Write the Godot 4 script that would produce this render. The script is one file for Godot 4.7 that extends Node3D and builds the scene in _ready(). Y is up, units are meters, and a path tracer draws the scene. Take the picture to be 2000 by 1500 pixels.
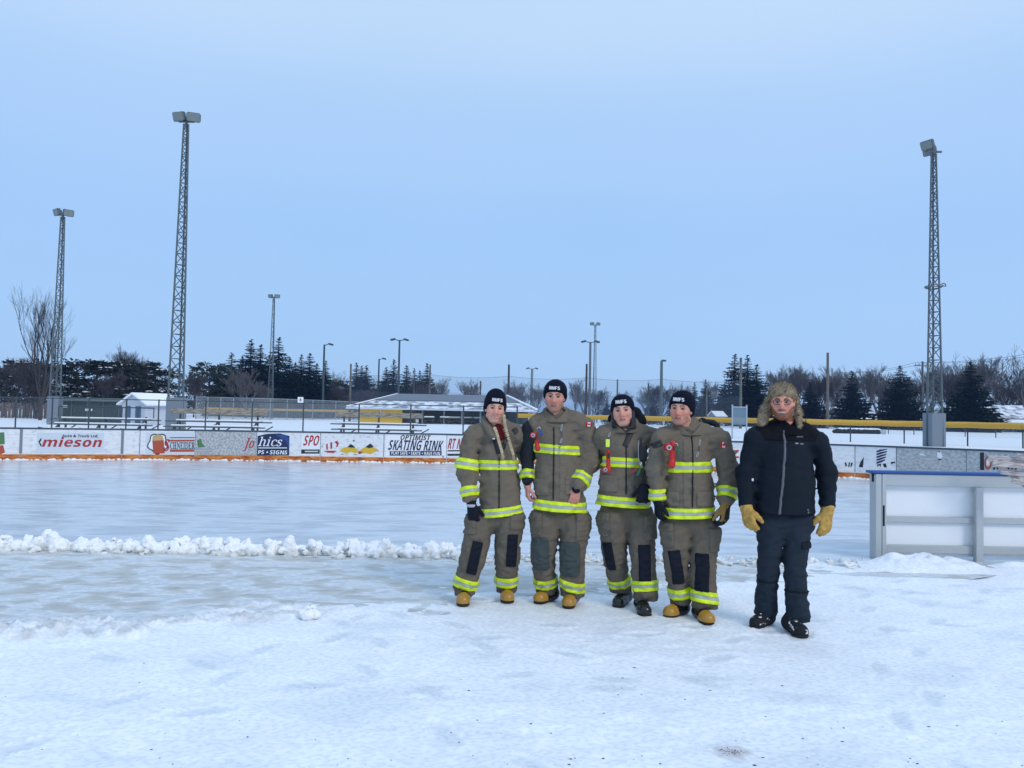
extends Node3D
# An outdoor skating rink in winter: four people in turnout gear and one in a black jacket stand before it.

const EYE := Vector3(0, 1.55, 0)
const FOC := 1504.0
const FIELD := 0.5
var cam_basis := Basis()
var used := {}
var mats := {}
var rng := RandomNumberGenerator.new()
var cloth_normal: NoiseTexture2D
var knit_normal: NoiseTexture2D
var wrinkle := FastNoiseLite.new()
var fine := FastNoiseLite.new()
var cellular := FastNoiseLite.new()
var broad := FastNoiseLite.new()

# ---------------------------------------------------------------- meshes
class MB:
	var v := PackedVector3Array()
	var n := PackedVector3Array()
	var c := PackedColorArray()
	var uv := PackedVector2Array()
	var ix := PackedInt32Array()
	var tint := Color(1, 1, 1)

	func tri(a: Vector3, b: Vector3, d: Vector3) -> void:
		var m := (d - a).cross(b - a).normalized()
		var k := v.size()
		for p in [a, b, d]:
			v.append(p); n.append(m); c.append(tint); uv.append(Vector2())
		ix.append(k); ix.append(k + 1); ix.append(k + 2)

	func quad(a: Vector3, b: Vector3, d: Vector3, e: Vector3) -> void:
		var m := (e - a).cross(b - a) + (e - d).cross(d - b) * 0.0
		if m.length_squared() < 1e-16:
			m = (d - a).cross(b - a)
		m = m.normalized()
		var k := v.size()
		for p in [a, b, d, e]:
			v.append(p); n.append(m); c.append(tint)
		uv.append(Vector2(0, 1)); uv.append(Vector2(0, 0)); uv.append(Vector2(1, 0)); uv.append(Vector2(1, 1))
		for q in [0, 1, 2, 0, 2, 3]:
			ix.append(k + q)

	# a box with its edges chamfered by ch
	func box(xf: Transform3D, s: Vector3, ch := 0.0) -> void:
		var h := s * 0.5
		if ch <= 0.0:
			for ax in 3:
				for sg in [-1.0, 1.0]:
					var w := Vector3(); w[ax] = h[ax] * sg
					var u := Vector3(); u[(ax + 1) % 3] = h[(ax + 1) % 3]
					var t := Vector3(); t[(ax + 2) % 3] = h[(ax + 2) % 3]
					if sg < 0:
						t = -t
					quad(xf * (w - u - t), xf * (w - u + t), xf * (w + u + t), xf * (w + u - t))
			return
		ch = minf(ch, minf(h.x, minf(h.y, h.z)) * 0.9)
		var g := h - Vector3(ch, ch, ch)
		for ax in 3:
			for sg in [-1.0, 1.0]:
				var w := Vector3(); w[ax] = h[ax] * sg
				var u := Vector3(); u[(ax + 1) % 3] = g[(ax + 1) % 3]
				var t := Vector3(); t[(ax + 2) % 3] = g[(ax + 2) % 3]
				if sg < 0:
					t = -t
				quad(xf * (w - u - t), xf * (w - u + t), xf * (w + u + t), xf * (w + u - t))
		for ax in 3:
			var b1 := (ax + 1) % 3
			var b2 := (ax + 2) % 3
			for s1 in [-1.0, 1.0]:
				for s2 in [-1.0, 1.0]:
					var p := Vector3(); p[b1] = h[b1] * s1; p[b2] = g[b2] * s2
					var q := Vector3(); q[b1] = g[b1] * s1; q[b2] = h[b2] * s2
					var l := Vector3(); l[ax] = g[ax]
					if s1 * s2 > 0:
						l = -l
					quad(xf * (p - l), xf * (q - l), xf * (q + l), xf * (p + l))

	func bar(a: Vector3, b: Vector3, w: float, t: float, up := Vector3.UP) -> void:
		var y := (b - a).normalized()
		var x := up.cross(y)
		if x.length() < 0.01:
			x = Vector3.RIGHT.cross(y) if absf(y.x) < 0.9 else Vector3.FORWARD.cross(y)
		x = x.normalized()
		box(Transform3D(Basis(x, y, x.cross(y)), (a + b) * 0.5), Vector3(w, a.distance_to(b), t))

	func tube(a: Vector3, b: Vector3, ra: float, rb: float, sides := 6, caps := false) -> void:
		var y := (b - a).normalized()
		var x := (Vector3.UP if absf(y.y) < 0.9 else Vector3.RIGHT).cross(y).normalized()
		var z := x.cross(y)
		var k := v.size()
		for i in sides:
			var f := TAU * i / sides
			var m := x * cos(f) + z * sin(f)
			v.append(a + m * ra); v.append(b + m * rb)
			n.append(m); n.append(m); c.append(tint); c.append(tint)
			uv.append(Vector2(float(i) / sides, 0)); uv.append(Vector2(float(i) / sides, 1))
		for i in sides:
			var p := k + i * 2
			var q := k + (i + 1) % sides * 2
			for w in [p, q, p + 1, q, q + 1, p + 1]:
				ix.append(w)
		if caps:
			for i in range(1, sides - 1):
				tri(v[k], v[k + i * 2 + 2], v[k + i * 2])
				tri(v[k + 1], v[k + i * 2 + 1], v[k + i * 2 + 3])

	func path(pts: Array, radii: Array, sides := 6) -> void:
		for i in pts.size() - 1:
			tube(pts[i], pts[i + 1], radii[i], radii[i + 1], sides, i == 0 or i == pts.size() - 2)

	# a lumpy closed ball
	func lump(at: Vector3, r: Vector3, rough: float, rn: RandomNumberGenerator, rows := 4, cols := 7) -> void:
		var k := v.size()
		for i in rows + 1:
			var t := PI * i / rows
			for j in cols:
				var f := TAU * j / cols + i * 0.4
				var m := Vector3(sin(t) * cos(f), cos(t), sin(t) * sin(f))
				if i == 0 or i == rows:
					m = Vector3(0, cos(t), 0)
				v.append(at + m * r * (1.0 + rn.randf_range(-rough, rough)))
				n.append((m / r).normalized()); c.append(tint); uv.append(Vector2())
		for i in rows:
			for j in cols:
				var p := k + i * cols + j
				var q := k + i * cols + (j + 1) % cols
				for w in [p, p + cols, q, q, p + cols, q + cols]:
					ix.append(w)

	func ball(at: Vector3, r: Vector3, rows := 8, cols := 12, b := Basis()) -> void:
		var k := v.size()
		for i in rows + 1:
			var t := PI * i / rows
			for j in cols:
				var f := TAU * j / cols
				var m := Vector3(sin(t) * cos(f), cos(t), sin(t) * sin(f))
				v.append(at + b * (m * r))
				n.append((b * (m / r)).normalized()); c.append(tint); uv.append(Vector2())
		for i in rows:
			for j in cols:
				var p := k + i * cols + j
				var q := k + i * cols + (j + 1) % cols
				for w in [p, p + cols, q, q, p + cols, q + cols]:
					ix.append(w)

	# a flat outline in the xy plane of xf, drawn out towards +z
	func slab(pts: PackedVector2Array, xf: Transform3D, t: float) -> void:
		var idx := Geometry2D.triangulate_polygon(pts)
		for i in range(0, idx.size(), 3):
			var a := pts[idx[i]]; var b := pts[idx[i + 1]]; var d := pts[idx[i + 2]]
			if (b - a).cross(d - a) > 0:
				var sw := b; b = d; d = sw
			tri(xf * Vector3(a.x, a.y, t), xf * Vector3(b.x, b.y, t), xf * Vector3(d.x, d.y, t))
		var turn := 1.0
		if Geometry2D.is_polygon_clockwise(pts):
			turn = -1.0
		for i in pts.size():
			var a := pts[i]; var b := pts[(i + 1) % pts.size()]
			if turn < 0:
				var sw := a; a = b; b = sw
			quad(xf * Vector3(a.x, a.y, 0), xf * Vector3(a.x, a.y, t), xf * Vector3(b.x, b.y, t), xf * Vector3(b.x, b.y, 0))

	func mesh() -> ArrayMesh:
		var a := []
		a.resize(Mesh.ARRAY_MAX)
		a[Mesh.ARRAY_VERTEX] = v; a[Mesh.ARRAY_NORMAL] = n; a[Mesh.ARRAY_COLOR] = c; a[Mesh.ARRAY_TEX_UV] = uv; a[Mesh.ARRAY_INDEX] = ix
		var m := ArrayMesh.new()
		if v.size():
			m.add_surface_from_arrays(Mesh.PRIMITIVE_TRIANGLES, a)
		return m

# ---------------------------------------------------------------- naming and materials
func numbered(called: String) -> String:
	if not used.has(called):
		used[called] = 0
		return called
	used[called] += 1
	return "%s_%03d" % [called, used[called]]

func tag(o: Node3D, label: String, category: String, group := "", kind := "") -> Node3D:
	o.set_meta("label", label)
	if category:
		o.set_meta("category", category)
	if group:
		o.set_meta("group", group)
	if kind:
		o.set_meta("kind", kind)
	return o

func thing(called: String, label: String, category: String, where := Vector3.ZERO, turn := 0.0, group := "") -> Node3D:
	var o := Node3D.new()
	o.name = numbered(called)
	add_child(o)
	o.position = where
	o.rotation.y = turn
	return tag(o, label, category, group)

func obj(called: String, m, mat: Material, parent: Node = self) -> MeshInstance3D:
	var o := MeshInstance3D.new()
	o.mesh = m.mesh() if m is MB else m
	o.name = numbered(called) if parent == self else called
	parent.add_child(o, true)
	o.material_override = mat
	return o

func structure(called: String, m, mat: Material, label: String) -> MeshInstance3D:
	var o := obj(called, m, mat)
	o.set_meta("label", label)
	o.set_meta("kind", "structure")
	return o

func copy_of(o: Node3D, where: Vector3, turn: float, label: String, sc := Vector3.ONE) -> Node3D:
	var r: Node3D = o.duplicate()
	var base := String(o.name)
	var cut := base.length() - 4
	if cut > 0 and base[cut] == "_" and base.substr(cut + 1).is_valid_int():
		base = base.substr(0, cut)
	r.name = numbered(base)
	add_child(r)
	r.position = where
	r.rotation.y = turn
	r.scale = sc
	r.set_meta("label", label)
	return r

func mat(r: float, g: float, b: float, rough := 0.8, metal := 0.0, normal: Texture2D = null, uvs := 1.0, depth := 1.0) -> StandardMaterial3D:
	var key := [r, g, b, rough, metal, normal, uvs, depth]
	if mats.has(key):
		return mats[key]
	var m := StandardMaterial3D.new()
	m.albedo_color = Color(r, g, b).linear_to_srgb()
	m.roughness = rough
	m.metallic = metal
	if rough >= 0.6:
		m.metallic_specular = 0.22
	m.vertex_color_use_as_albedo = true
	if normal:
		m.normal_enabled = true
		m.normal_texture = normal
		m.normal_scale = depth
		m.uv1_triplanar = true
		m.uv1_scale = Vector3.ONE * uvs
	mats[key] = m
	return m

func noise_tex(freq: float, kind: int, size := 512, bump := 0.0, ramp: Gradient = null, sd := 1, octaves := 4) -> NoiseTexture2D:
	var f := FastNoiseLite.new()
	f.noise_type = kind as FastNoiseLite.NoiseType
	f.frequency = freq
	f.seed = sd
	f.fractal_octaves = octaves
	var t := NoiseTexture2D.new()
	t.width = size
	t.height = size
	t.seamless = true
	t.noise = f
	if bump > 0.0:
		t.as_normal_map = true
		t.bump_strength = bump
	if ramp:
		t.color_ramp = ramp
	return t

func ramp_of(stops: Array) -> Gradient:
	var g := Gradient.new()
	var o := PackedFloat32Array()
	var c := PackedColorArray()
	for s in stops:
		o.append(s[0]); c.append(s[1])
	g.offsets = o
	g.colors = c
	return g

# ---------------------------------------------------------------- the surveyed place
# the point that lies depth metres ahead of the tripod, along the sight line surveyed at (px, py)
func at(px: float, py: float, depth: float) -> Vector3:
	var dir := cam_basis * Vector3((px - 1000.0) / FOC, (750.0 - py) / FOC, -1.0)
	return EYE + dir * (depth / -dir.z)

func base(px: float, depth: float, y := FIELD) -> Vector3:
	var a := at(px, 700, depth)
	var b := at(px, 900, depth)
	return a.lerp(b, (y - a.y) / (b.y - a.y))

func ground_at(px: float, py: float) -> Vector3:
	var dir := cam_basis * Vector3((px - 1000.0) / FOC, (750.0 - py) / FOC, -1.0)
	return EYE + dir * (EYE.y / -dir.y)

# ---------------------------------------------------------------- rounded bodies as one skin (surface nets over smoothly joined tapered capsules)
func cap(a: Vector3, b: Vector3, ra: float, rb: float, fz := 1.0) -> PackedFloat32Array:
	var d := b - a
	d.z /= fz
	return PackedFloat32Array([a.x, a.y, a.z / fz, d.x, d.y, d.z, 1.0 / maxf(d.length_squared(), 1e-9), ra, rb - ra, 1.0 / fz])

func chain(pts: Array, radii: Array, fz := 1.0) -> Array:
	var r := []
	for i in pts.size() - 1:
		r.append(cap(pts[i], pts[i + 1], radii[i], radii[i + 1], fz))
	return r

func field(P: PackedFloat32Array, list: PackedInt32Array, k: float, x: float, y: float, z: float) -> float:
	var best := 1e3
	for i in list:
		var px := x - P[i]
		var py := y - P[i + 1]
		var pz := z * P[i + 9] - P[i + 2]
		var dx := P[i + 3]
		var dy := P[i + 4]
		var dz := P[i + 5]
		var h := clampf((px * dx + py * dy + pz * dz) * P[i + 6], 0.0, 1.0)
		px -= dx * h
		py -= dy * h
		pz -= dz * h
		var d := sqrt(px * px + py * py + pz * pz) - P[i + 7] - P[i + 8] * h
		if best > 1e2:
			best = d
		else:
			var e := k - absf(best - d)
			best = minf(best, d)
			if e > 0.0:
				best -= e * e * 0.25 / k
	return best

# o: cell, k, offset, shell, cut (prims taken away), boxes [[Transform3D, half, round]], planes [[normal, limit]], holes (boxes taken away), crease [amp, scale Vector3]
func skin(prims: Array, o: Dictionary) -> MB:
	var cell: float = o.get("cell", 0.012)
	var k: float = o.get("k", 0.04)
	var off: float = o.get("offset", 0.0)
	var shell: float = o.get("shell", 0.0)
	var boxes: Array = o.get("boxes", [])
	var holes: Array = o.get("holes", [])
	var planes: Array = o.get("planes", [])
	var cut: Array = o.get("cut", [])
	var crease: Array = o.get("crease", [])
	var P := PackedFloat32Array()
	var lo := Vector3.ONE * 1e3
	var hi := -lo
	for p in prims:
		P.append_array(p)
		var a := Vector3(p[0], p[1], p[2] / p[9])
		var b := a + Vector3(p[3], p[4], p[5] / p[9])
		var r := maxf(p[7], p[7] + p[8]) + off + 0.01
		var e := Vector3(r, r, r * maxf(1.0, 1.0 / p[9]))
		lo = lo.min(a.min(b) - e)
		hi = hi.max(a.max(b) + e)
	var inv := []
	for b in boxes:
		inv.append((b[0] as Transform3D).affine_inverse())
		var h: Vector3 = b[1]
		var ext: Vector3 = ((b[0] as Transform3D).basis.x.abs() * h.x + (b[0] as Transform3D).basis.y.abs() * h.y + (b[0] as Transform3D).basis.z.abs() * h.z) + Vector3.ONE * (b[2] + 0.01)
		lo = lo.max((b[0] as Transform3D).origin - ext)
		hi = hi.min((b[0] as Transform3D).origin + ext)
	var inv_holes := []
	for b in holes:
		inv_holes.append((b[0] as Transform3D).affine_inverse())
	for p in planes:
		for ax in 3:
			if (p[0] as Vector3)[ax] > 0.97:
				hi[ax] = minf(hi[ax], p[1] + 0.05)
			elif (p[0] as Vector3)[ax] < -0.97:
				lo[ax] = maxf(lo[ax], -p[1] - 0.05)
	var C := PackedFloat32Array()
	for p in cut:
		C.append_array(p)
	var cuts := PackedInt32Array()
	for i in cut.size():
		cuts.append(i * 10)
	lo -= Vector3.ONE * cell * 2
	hi += Vector3.ONE * cell * 2
	var B := 5
	var nb := Vector3i(((hi - lo) / (cell * B)).ceil()).max(Vector3i.ONE)
	var nx := nb.x * B + 1
	var ny := nb.y * B + 1
	var nz := nb.z * B + 1
	var val := PackedFloat32Array()
	val.resize(nx * ny * nz)
	val.fill(1.0)
	var all := PackedInt32Array()
	for i in prims.size():
		all.append(i * 10)
	var half := cell * B * 0.5
	var reach: float = half * 1.7321 * 1.5 + cell + ((crease[0] + (crease[2] if crease.size() > 2 else 0.0)) if crease else 0.0)
	var live := []
	for bz in nb.z:
		for by in nb.y:
			for bx in nb.x:
				var cx := lo.x + (bx * B) * cell + half
				var cy := lo.y + (by * B) * cell + half
				var cz := lo.z + (bz * B) * cell + half
				var d := field(P, all, k, cx, cy, cz) - off
				var wide := absf(d)
				if shell > 0.0:
					d = wide - shell
				var dd := d
				for i in inv.size():
					var q: Vector3 = ((inv[i] as Transform3D) * Vector3(cx, cy, cz)).abs() - (boxes[i][1] as Vector3)
					dd = maxf(dd, q.max(Vector3.ZERO).length() + minf(maxf(q.x, maxf(q.y, q.z)), 0.0) - boxes[i][2])
				for p in planes:
					dd = maxf(dd, (p[0] as Vector3).dot(Vector3(cx, cy, cz)) - p[1])
				if dd > reach:
					continue
				if d < -reach and dd < -reach and cut.is_empty() and holes.is_empty():
					for z in range(bz * B, bz * B + B + 1):
						for y in range(by * B, by * B + B + 1):
							var row := (z * ny + y) * nx + bx * B
							for x in B + 1:
								if val[row + x] == 1.0:
									val[row + x] = -1.0
					continue
				live.append(Vector3i(bx, by, bz))
	for b: Vector3i in live:
		var near := PackedInt32Array()
		var cx := lo.x + (b.x * B) * cell + half
		var cy := lo.y + (b.y * B) * cell + half
		var cz := lo.z + (b.z * B) * cell + half
		var ds := PackedFloat32Array()
		var least := 1e3
		for i in all:
			var one := PackedInt32Array([i])
			var d := field(P, one, k, cx, cy, cz)
			ds.append(d)
			least = minf(least, d)
		for i in all.size():
			if ds[i] < least + half * 1.7321 * 2.3 + k:
				near.append(all[i])
		for z in range(b.z * B, b.z * B + B + 1):
			var pz := lo.z + z * cell
			for y in range(b.y * B, b.y * B + B + 1):
				var py := lo.y + y * cell
				var row := (z * ny + y) * nx
				for x in range(b.x * B, b.x * B + B + 1):
					var px := lo.x + x * cell
					var d := field(P, near, k, px, py, pz) - off
					if crease:
						if crease.size() == 4:
							d += crease[0] * (cellular.get_noise_3d(px * crease[1].x, py * crease[1].y, pz * crease[1].z) + 0.5)
							d += crease[2] * fine.get_noise_3d(px * 24.0, py * 24.0, pz * 24.0)
						else:
							d += crease[0] * wrinkle.get_noise_3d(px * crease[1].x, py * crease[1].y, pz * crease[1].z)
							if crease.size() == 3:
								d -= crease[2] * (0.45 - 1.6 * absf(broad.get_noise_3d(px * 5.0 + py * 2.0, py * 10.0 - px * 3.0, pz * 5.0)))
					if shell > 0.0:
						d = absf(d) - shell
					if inv or planes or holes:
						var pt := Vector3(px, py, pz)
						for i in inv.size():
							var q: Vector3 = ((inv[i] as Transform3D) * pt).abs() - (boxes[i][1] as Vector3)
							d = maxf(d, q.max(Vector3.ZERO).length() + minf(maxf(q.x, maxf(q.y, q.z)), 0.0) - boxes[i][2])
						for i in inv_holes.size():
							var q: Vector3 = ((inv_holes[i] as Transform3D) * pt).abs() - (holes[i][1] as Vector3)
							d = maxf(d, -(q.max(Vector3.ZERO).length() + minf(maxf(q.x, maxf(q.y, q.z)), 0.0) - holes[i][2]))
						for p in planes:
							d = maxf(d, (p[0] as Vector3).dot(pt) - p[1])
					if cuts:
						var e := field(C, cuts, 0.005, px, py, pz)
						var kk := 0.012
						var h := kk - absf(d + e)
						d = maxf(d, -e)
						if h > 0.0:
							d += h * h * 0.25 / kk
					val[row + x] = d if absf(d) > 1e-7 else 1e-7
	var m := MB.new()
	var where := PackedInt32Array()
	where.resize(nx * ny * nz)
	where.fill(-1)
	var sy := nx
	var sz := nx * ny
	var corner := PackedInt32Array([0, 1, sy, sy + 1, sz, sz + 1, sz + sy, sz + sy + 1])
	var ea := PackedInt32Array([0, 2, 4, 6, 0, 1, 4, 5, 0, 1, 2, 3])
	var eb := PackedInt32Array([1, 3, 5, 7, 2, 3, 6, 7, 4, 5, 6, 7])
	var fx := PackedFloat32Array([0, 1, 0, 1, 0, 1, 0, 1])
	var fy := PackedFloat32Array([0, 0, 1, 1, 0, 0, 1, 1])
	var fzz := PackedFloat32Array([0, 0, 0, 0, 1, 1, 1, 1])
	for b: Vector3i in live:
		for z in range(b.z * B, b.z * B + B):
			for y in range(b.y * B, b.y * B + B):
				for x in range(b.x * B, b.x * B + B):
					var i := (z * ny + y) * nx + x
					var mask := 0
					for j in 8:
						if val[i + corner[j]] < 0.0:
							mask |= 1 << j
					if mask == 0 or mask == 255:
						continue
					var cnt := 0
					var ax := 0.0
					var ay := 0.0
					var az := 0.0
					for e in 12:
						var p := ea[e]
						var q := eb[e]
						if ((mask >> p) & 1) == ((mask >> q) & 1):
							continue
						var va := val[i + corner[p]]
						var vb := val[i + corner[q]]
						var t := va / (va - vb)
						ax += fx[p] + (fx[q] - fx[p]) * t
						ay += fy[p] + (fy[q] - fy[p]) * t
						az += fzz[p] + (fzz[q] - fzz[p]) * t
						cnt += 1
					where[i] = m.v.size()
					m.v.append(lo + Vector3(x + ax / cnt, y + ay / cnt, z + az / cnt) * cell)
	var nrm := PackedVector3Array()
	nrm.resize(m.v.size())
	for b: Vector3i in live:
		for z in range(b.z * B, b.z * B + B):
			for y in range(b.y * B, b.y * B + B):
				for x in range(b.x * B, b.x * B + B):
					var i := (z * ny + y) * nx + x
					var s := val[i] < 0.0
					for ax in 3:
						var j := i + (1 if ax == 0 else (sy if ax == 1 else sz))
						if s == (val[j] < 0.0):
							continue
						var u := sy if ax == 0 else (sz if ax == 1 else 1)
						var w := sz if ax == 0 else (1 if ax == 1 else sy)
						if i - u - w < 0:
							continue
						var a := where[i]
						var c := where[i - u]
						var d := where[i - u - w]
						var e := where[i - w]
						if a < 0 or c < 0 or d < 0 or e < 0:
							continue
						if s:
							var sw := c; c = e; e = sw
						for q in [a, c, d, a, d, e]:
							m.ix.append(q)
						var f := (m.v[d] - m.v[a]).cross(m.v[c] - m.v[a]) + (m.v[e] - m.v[a]).cross(m.v[d] - m.v[a])
						nrm[a] += f; nrm[c] += f; nrm[d] += f; nrm[e] += f
	m.n = nrm
	var paint = o.get("paint")
	var unwrap = o.get("unwrap")
	var tint: Color = o.get("tint", Color(1, 1, 1))
	m.c.resize(m.v.size())
	m.uv.resize(m.v.size())
	for i in m.v.size():
		m.n[i] = m.n[i].normalized()
		m.c[i] = paint.call(m.v[i], m.n[i]) if paint else tint
		if unwrap:
			m.uv[i] = unwrap.call(m.v[i])
	return m

func joined(a: MB, b: MB) -> MB:
	var k := a.v.size()
	a.v.append_array(b.v); a.n.append_array(b.n); a.c.append_array(b.c); a.uv.append_array(b.uv)
	for i in b.ix:
		a.ix.append(i + k)
	return a

# ---------------------------------------------------------------- the scene
func _ready() -> void:
	# camera: a phone held at eye height, tipped up two degrees and rolled by one
	cam_basis = Basis(Vector3.RIGHT, atan(58.0 / FOC)) * Basis(Vector3.BACK, 0.019)
	var cam := Camera3D.new()
	cam.name = "camera"
	cam.transform = Transform3D(cam_basis, EYE)
	cam.fov = rad_to_deg(2.0 * atan(750.0 / FOC))
	cam.near = 0.05
	cam.far = 3000.0
	add_child(cam)
	# sky and exposure
	var env := Environment.new()
	env.background_mode = Environment.BG_SKY
	env.sky = Sky.new()
	env.sky.sky_material = overcast_sky()
	env.tonemap_mode = Environment.TONE_MAPPER_LINEAR
	env.tonemap_exposure = 1.0
	env.sdfgi_enabled = true
	env.ssao_enabled = true
	env.ssil_enabled = true
	env.fog_enabled = true
	env.fog_density = 0.0005
	env.fog_light_color = Color(0.62, 0.78, 0.98)
	var we := WorldEnvironment.new()
	we.name = "overcast_environment"
	we.environment = env
	add_child(we)
	# the veiled sun behind the photographer
	var sun := DirectionalLight3D.new()
	sun.name = "sun"
	sun.light_energy = 0.42
	sun.light_color = Color(1.0, 0.96, 0.91)
	sun.light_angular_distance = 18.0
	sun.shadow_enabled = true
	sun.rotation_degrees = Vector3(-36, 40, 0)
	add_child(sun)

	rng.seed = 7
	wrinkle.noise_type = FastNoiseLite.TYPE_SIMPLEX_SMOOTH
	wrinkle.frequency = 1.0
	wrinkle.fractal_octaves = 3
	wrinkle.seed = 4
	fine.noise_type = FastNoiseLite.TYPE_SIMPLEX_SMOOTH
	fine.frequency = 1.0
	fine.fractal_octaves = 4
	fine.seed = 11
	broad.noise_type = FastNoiseLite.TYPE_SIMPLEX_SMOOTH
	broad.frequency = 1.0
	broad.fractal_octaves = 3
	broad.seed = 23
	cellular.noise_type = FastNoiseLite.TYPE_CELLULAR
	cellular.cellular_return_type = FastNoiseLite.RETURN_DISTANCE
	cellular.frequency = 1.0
	cellular.fractal_octaves = 2
	cellular.seed = 5
	cloth_normal = noise_tex(0.05, FastNoiseLite.TYPE_SIMPLEX, 256, 6.0, null, 3, 3)
	knit_normal = noise_tex(0.12, FastNoiseLite.TYPE_SIMPLEX, 256, 8.0, null, 8, 2)

	build_ground()
	build_rink_boards()
	build_near_boards()
	build_towers()
	build_fences()
	build_buildings()
	build_poles()
	build_trees()
	build_people()
	build_small_things()

func overcast_sky() -> PanoramaSkyMaterial:
	var w := 512
	var h := 256
	var im := Image.create(w, h, false, Image.FORMAT_RGBF)
	var cl := FastNoiseLite.new()
	cl.noise_type = FastNoiseLite.TYPE_SIMPLEX_SMOOTH
	cl.frequency = 1.4
	cl.fractal_octaves = 4
	cl.seed = 31
	var stops := [[-90.0, Vector3(0.44, 0.62, 0.90)], [-1.0, Vector3(0.44, 0.64, 0.95)], [1.0, Vector3(0.43, 0.65, 0.96)], [6.0, Vector3(0.40, 0.63, 0.97)], [13.0, Vector3(0.38, 0.61, 0.97)], [20.0, Vector3(0.42, 0.64, 0.97)], [28.0, Vector3(0.53, 0.72, 0.975)], [48.0, Vector3(0.56, 0.78, 1.12)], [90.0, Vector3(0.55, 0.80, 1.19)]]
	for y in h:
		var el := 90.0 - 180.0 * (y + 0.5) / h
		var col: Vector3 = stops[0][1]
		for i in stops.size() - 1:
			if el >= stops[i][0] and el <= stops[i + 1][0]:
				var t: float = (el - stops[i][0]) / (stops[i + 1][0] - stops[i][0])
				col = (stops[i][1] as Vector3).lerp(stops[i + 1][1], smoothstep(0.0, 1.0, t))
		var up := deg_to_rad(el)
		for x in w:
			var f := TAU * (x + 0.5) / w
			var d := Vector3(cos(up) * cos(f), sin(up) * 2.2, cos(up) * sin(f))
			var q := cl.get_noise_3dv(d * 0.9)
			var c := col * (1.0 + 0.022 * q)
			c.x += 0.012 * q
			im.set_pixel(x, y, Color(c.x, c.y, c.z))
	var p := PanoramaSkyMaterial.new()
	p.panorama = ImageTexture.create_from_image(im)
	p.energy_multiplier = 1.0
	return p

# ---------------------------------------------------------------- ground, ice and snow
const BOARD_LINE := [[-480.0, 16.5], [-340.0, 18.9], [-215.0, 20.3], [-100.0, 21.0], [0.0, 21.4], [400.0, 22.9], [880.0, 23.5], [1250.0, 22.6], [1640.0, 20.7], [1888.0, 18.9], [2150.0, 17.0]]

func board_depth(px: float) -> float:
	for i in BOARD_LINE.size() - 1:
		if px <= BOARD_LINE[i + 1][0]:
			return lerpf(BOARD_LINE[i][1], BOARD_LINE[i + 1][1], (px - BOARD_LINE[i][0]) / (BOARD_LINE[i + 1][0] - BOARD_LINE[i][0]))
	return 17.0

func board_z(x: float) -> float:
	# the z of the far boards over x
	var pts := []
	for p in BOARD_LINE:
		pts.append(Vector2((p[0] - 1000.0) / FOC * p[1], -p[1]))
	if x <= pts[0].x:
		return pts[0].y + (pts[0].x - x) * 0.6
	for i in pts.size() - 1:
		if x <= pts[i + 1].x:
			return lerpf(pts[i].y, pts[i + 1].y, (x - pts[i].x) / (pts[i + 1].x - pts[i].x))
	return pts[-1].y + (x - pts[-1].x) * 0.8

# how deep the slushy ice lies below the packed snow (1 = inside the icy patch)
func icy(x: float, z: float) -> float:
	# left of the group the ground is wet ice from the ridge to about five metres off
	var edge := -4.9 - 0.41 * (x + 3.36) - 0.45 * broad.get_noise_2d(x * 0.8, z * 1.6)
	var w := clampf((edge - z) / 0.8, 0.0, 1.0)
	if x > 0.5:
		w *= clampf(1.0 - (x - 0.5) / 5.0, 0.25, 1.0)
	return w

var prints := {}

func tread() -> void:
	var rn := RandomNumberGenerator.new()
	rn.seed = 303
	var paths := [[-2.6, -3.2, 0.5, 9], [0.2, -3.0, -0.3, 9], [1.8, -3.1, 0.25, 10], [2.6, -4.6, 1.25, 8], [-0.6, -5.4, 1.4, 10], [0.9, -4.9, 0.9, 8], [3.4, -6.6, -0.4, 7], [-1.4, -4.4, -1.1, 8], [2.2, -6.9, 1.5, 7], [1.4, -4.2, -0.8, 7], [-2.0, -4.0, 1.5, 6]]
	for p in paths:
		var pos := Vector2(p[0], p[1])
		var a: float = p[2]
		for k in int(p[3]):
			a += rn.randfn(0, 0.12)
			var dir := Vector2(sin(a), -cos(a))
			pos += dir * rn.randf_range(0.42, 0.6)
			var c := pos + Vector2(dir.y, -dir.x) * (0.11 if k % 2 else -0.11)
			var f := [c.x, c.y, -a + rn.randfn(0, 0.15), rn.randf_range(0.014, 0.028)]
			for i in range(floori((c.x - 0.24) * 2.0), floori((c.x + 0.24) * 2.0) + 1):
				for j in range(floori((c.y - 0.24) * 2.0), floori((c.y + 0.24) * 2.0) + 1):
					var key := Vector2i(i, j)
					if not prints.has(key):
						prints[key] = []
					prints[key].append(f)

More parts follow.
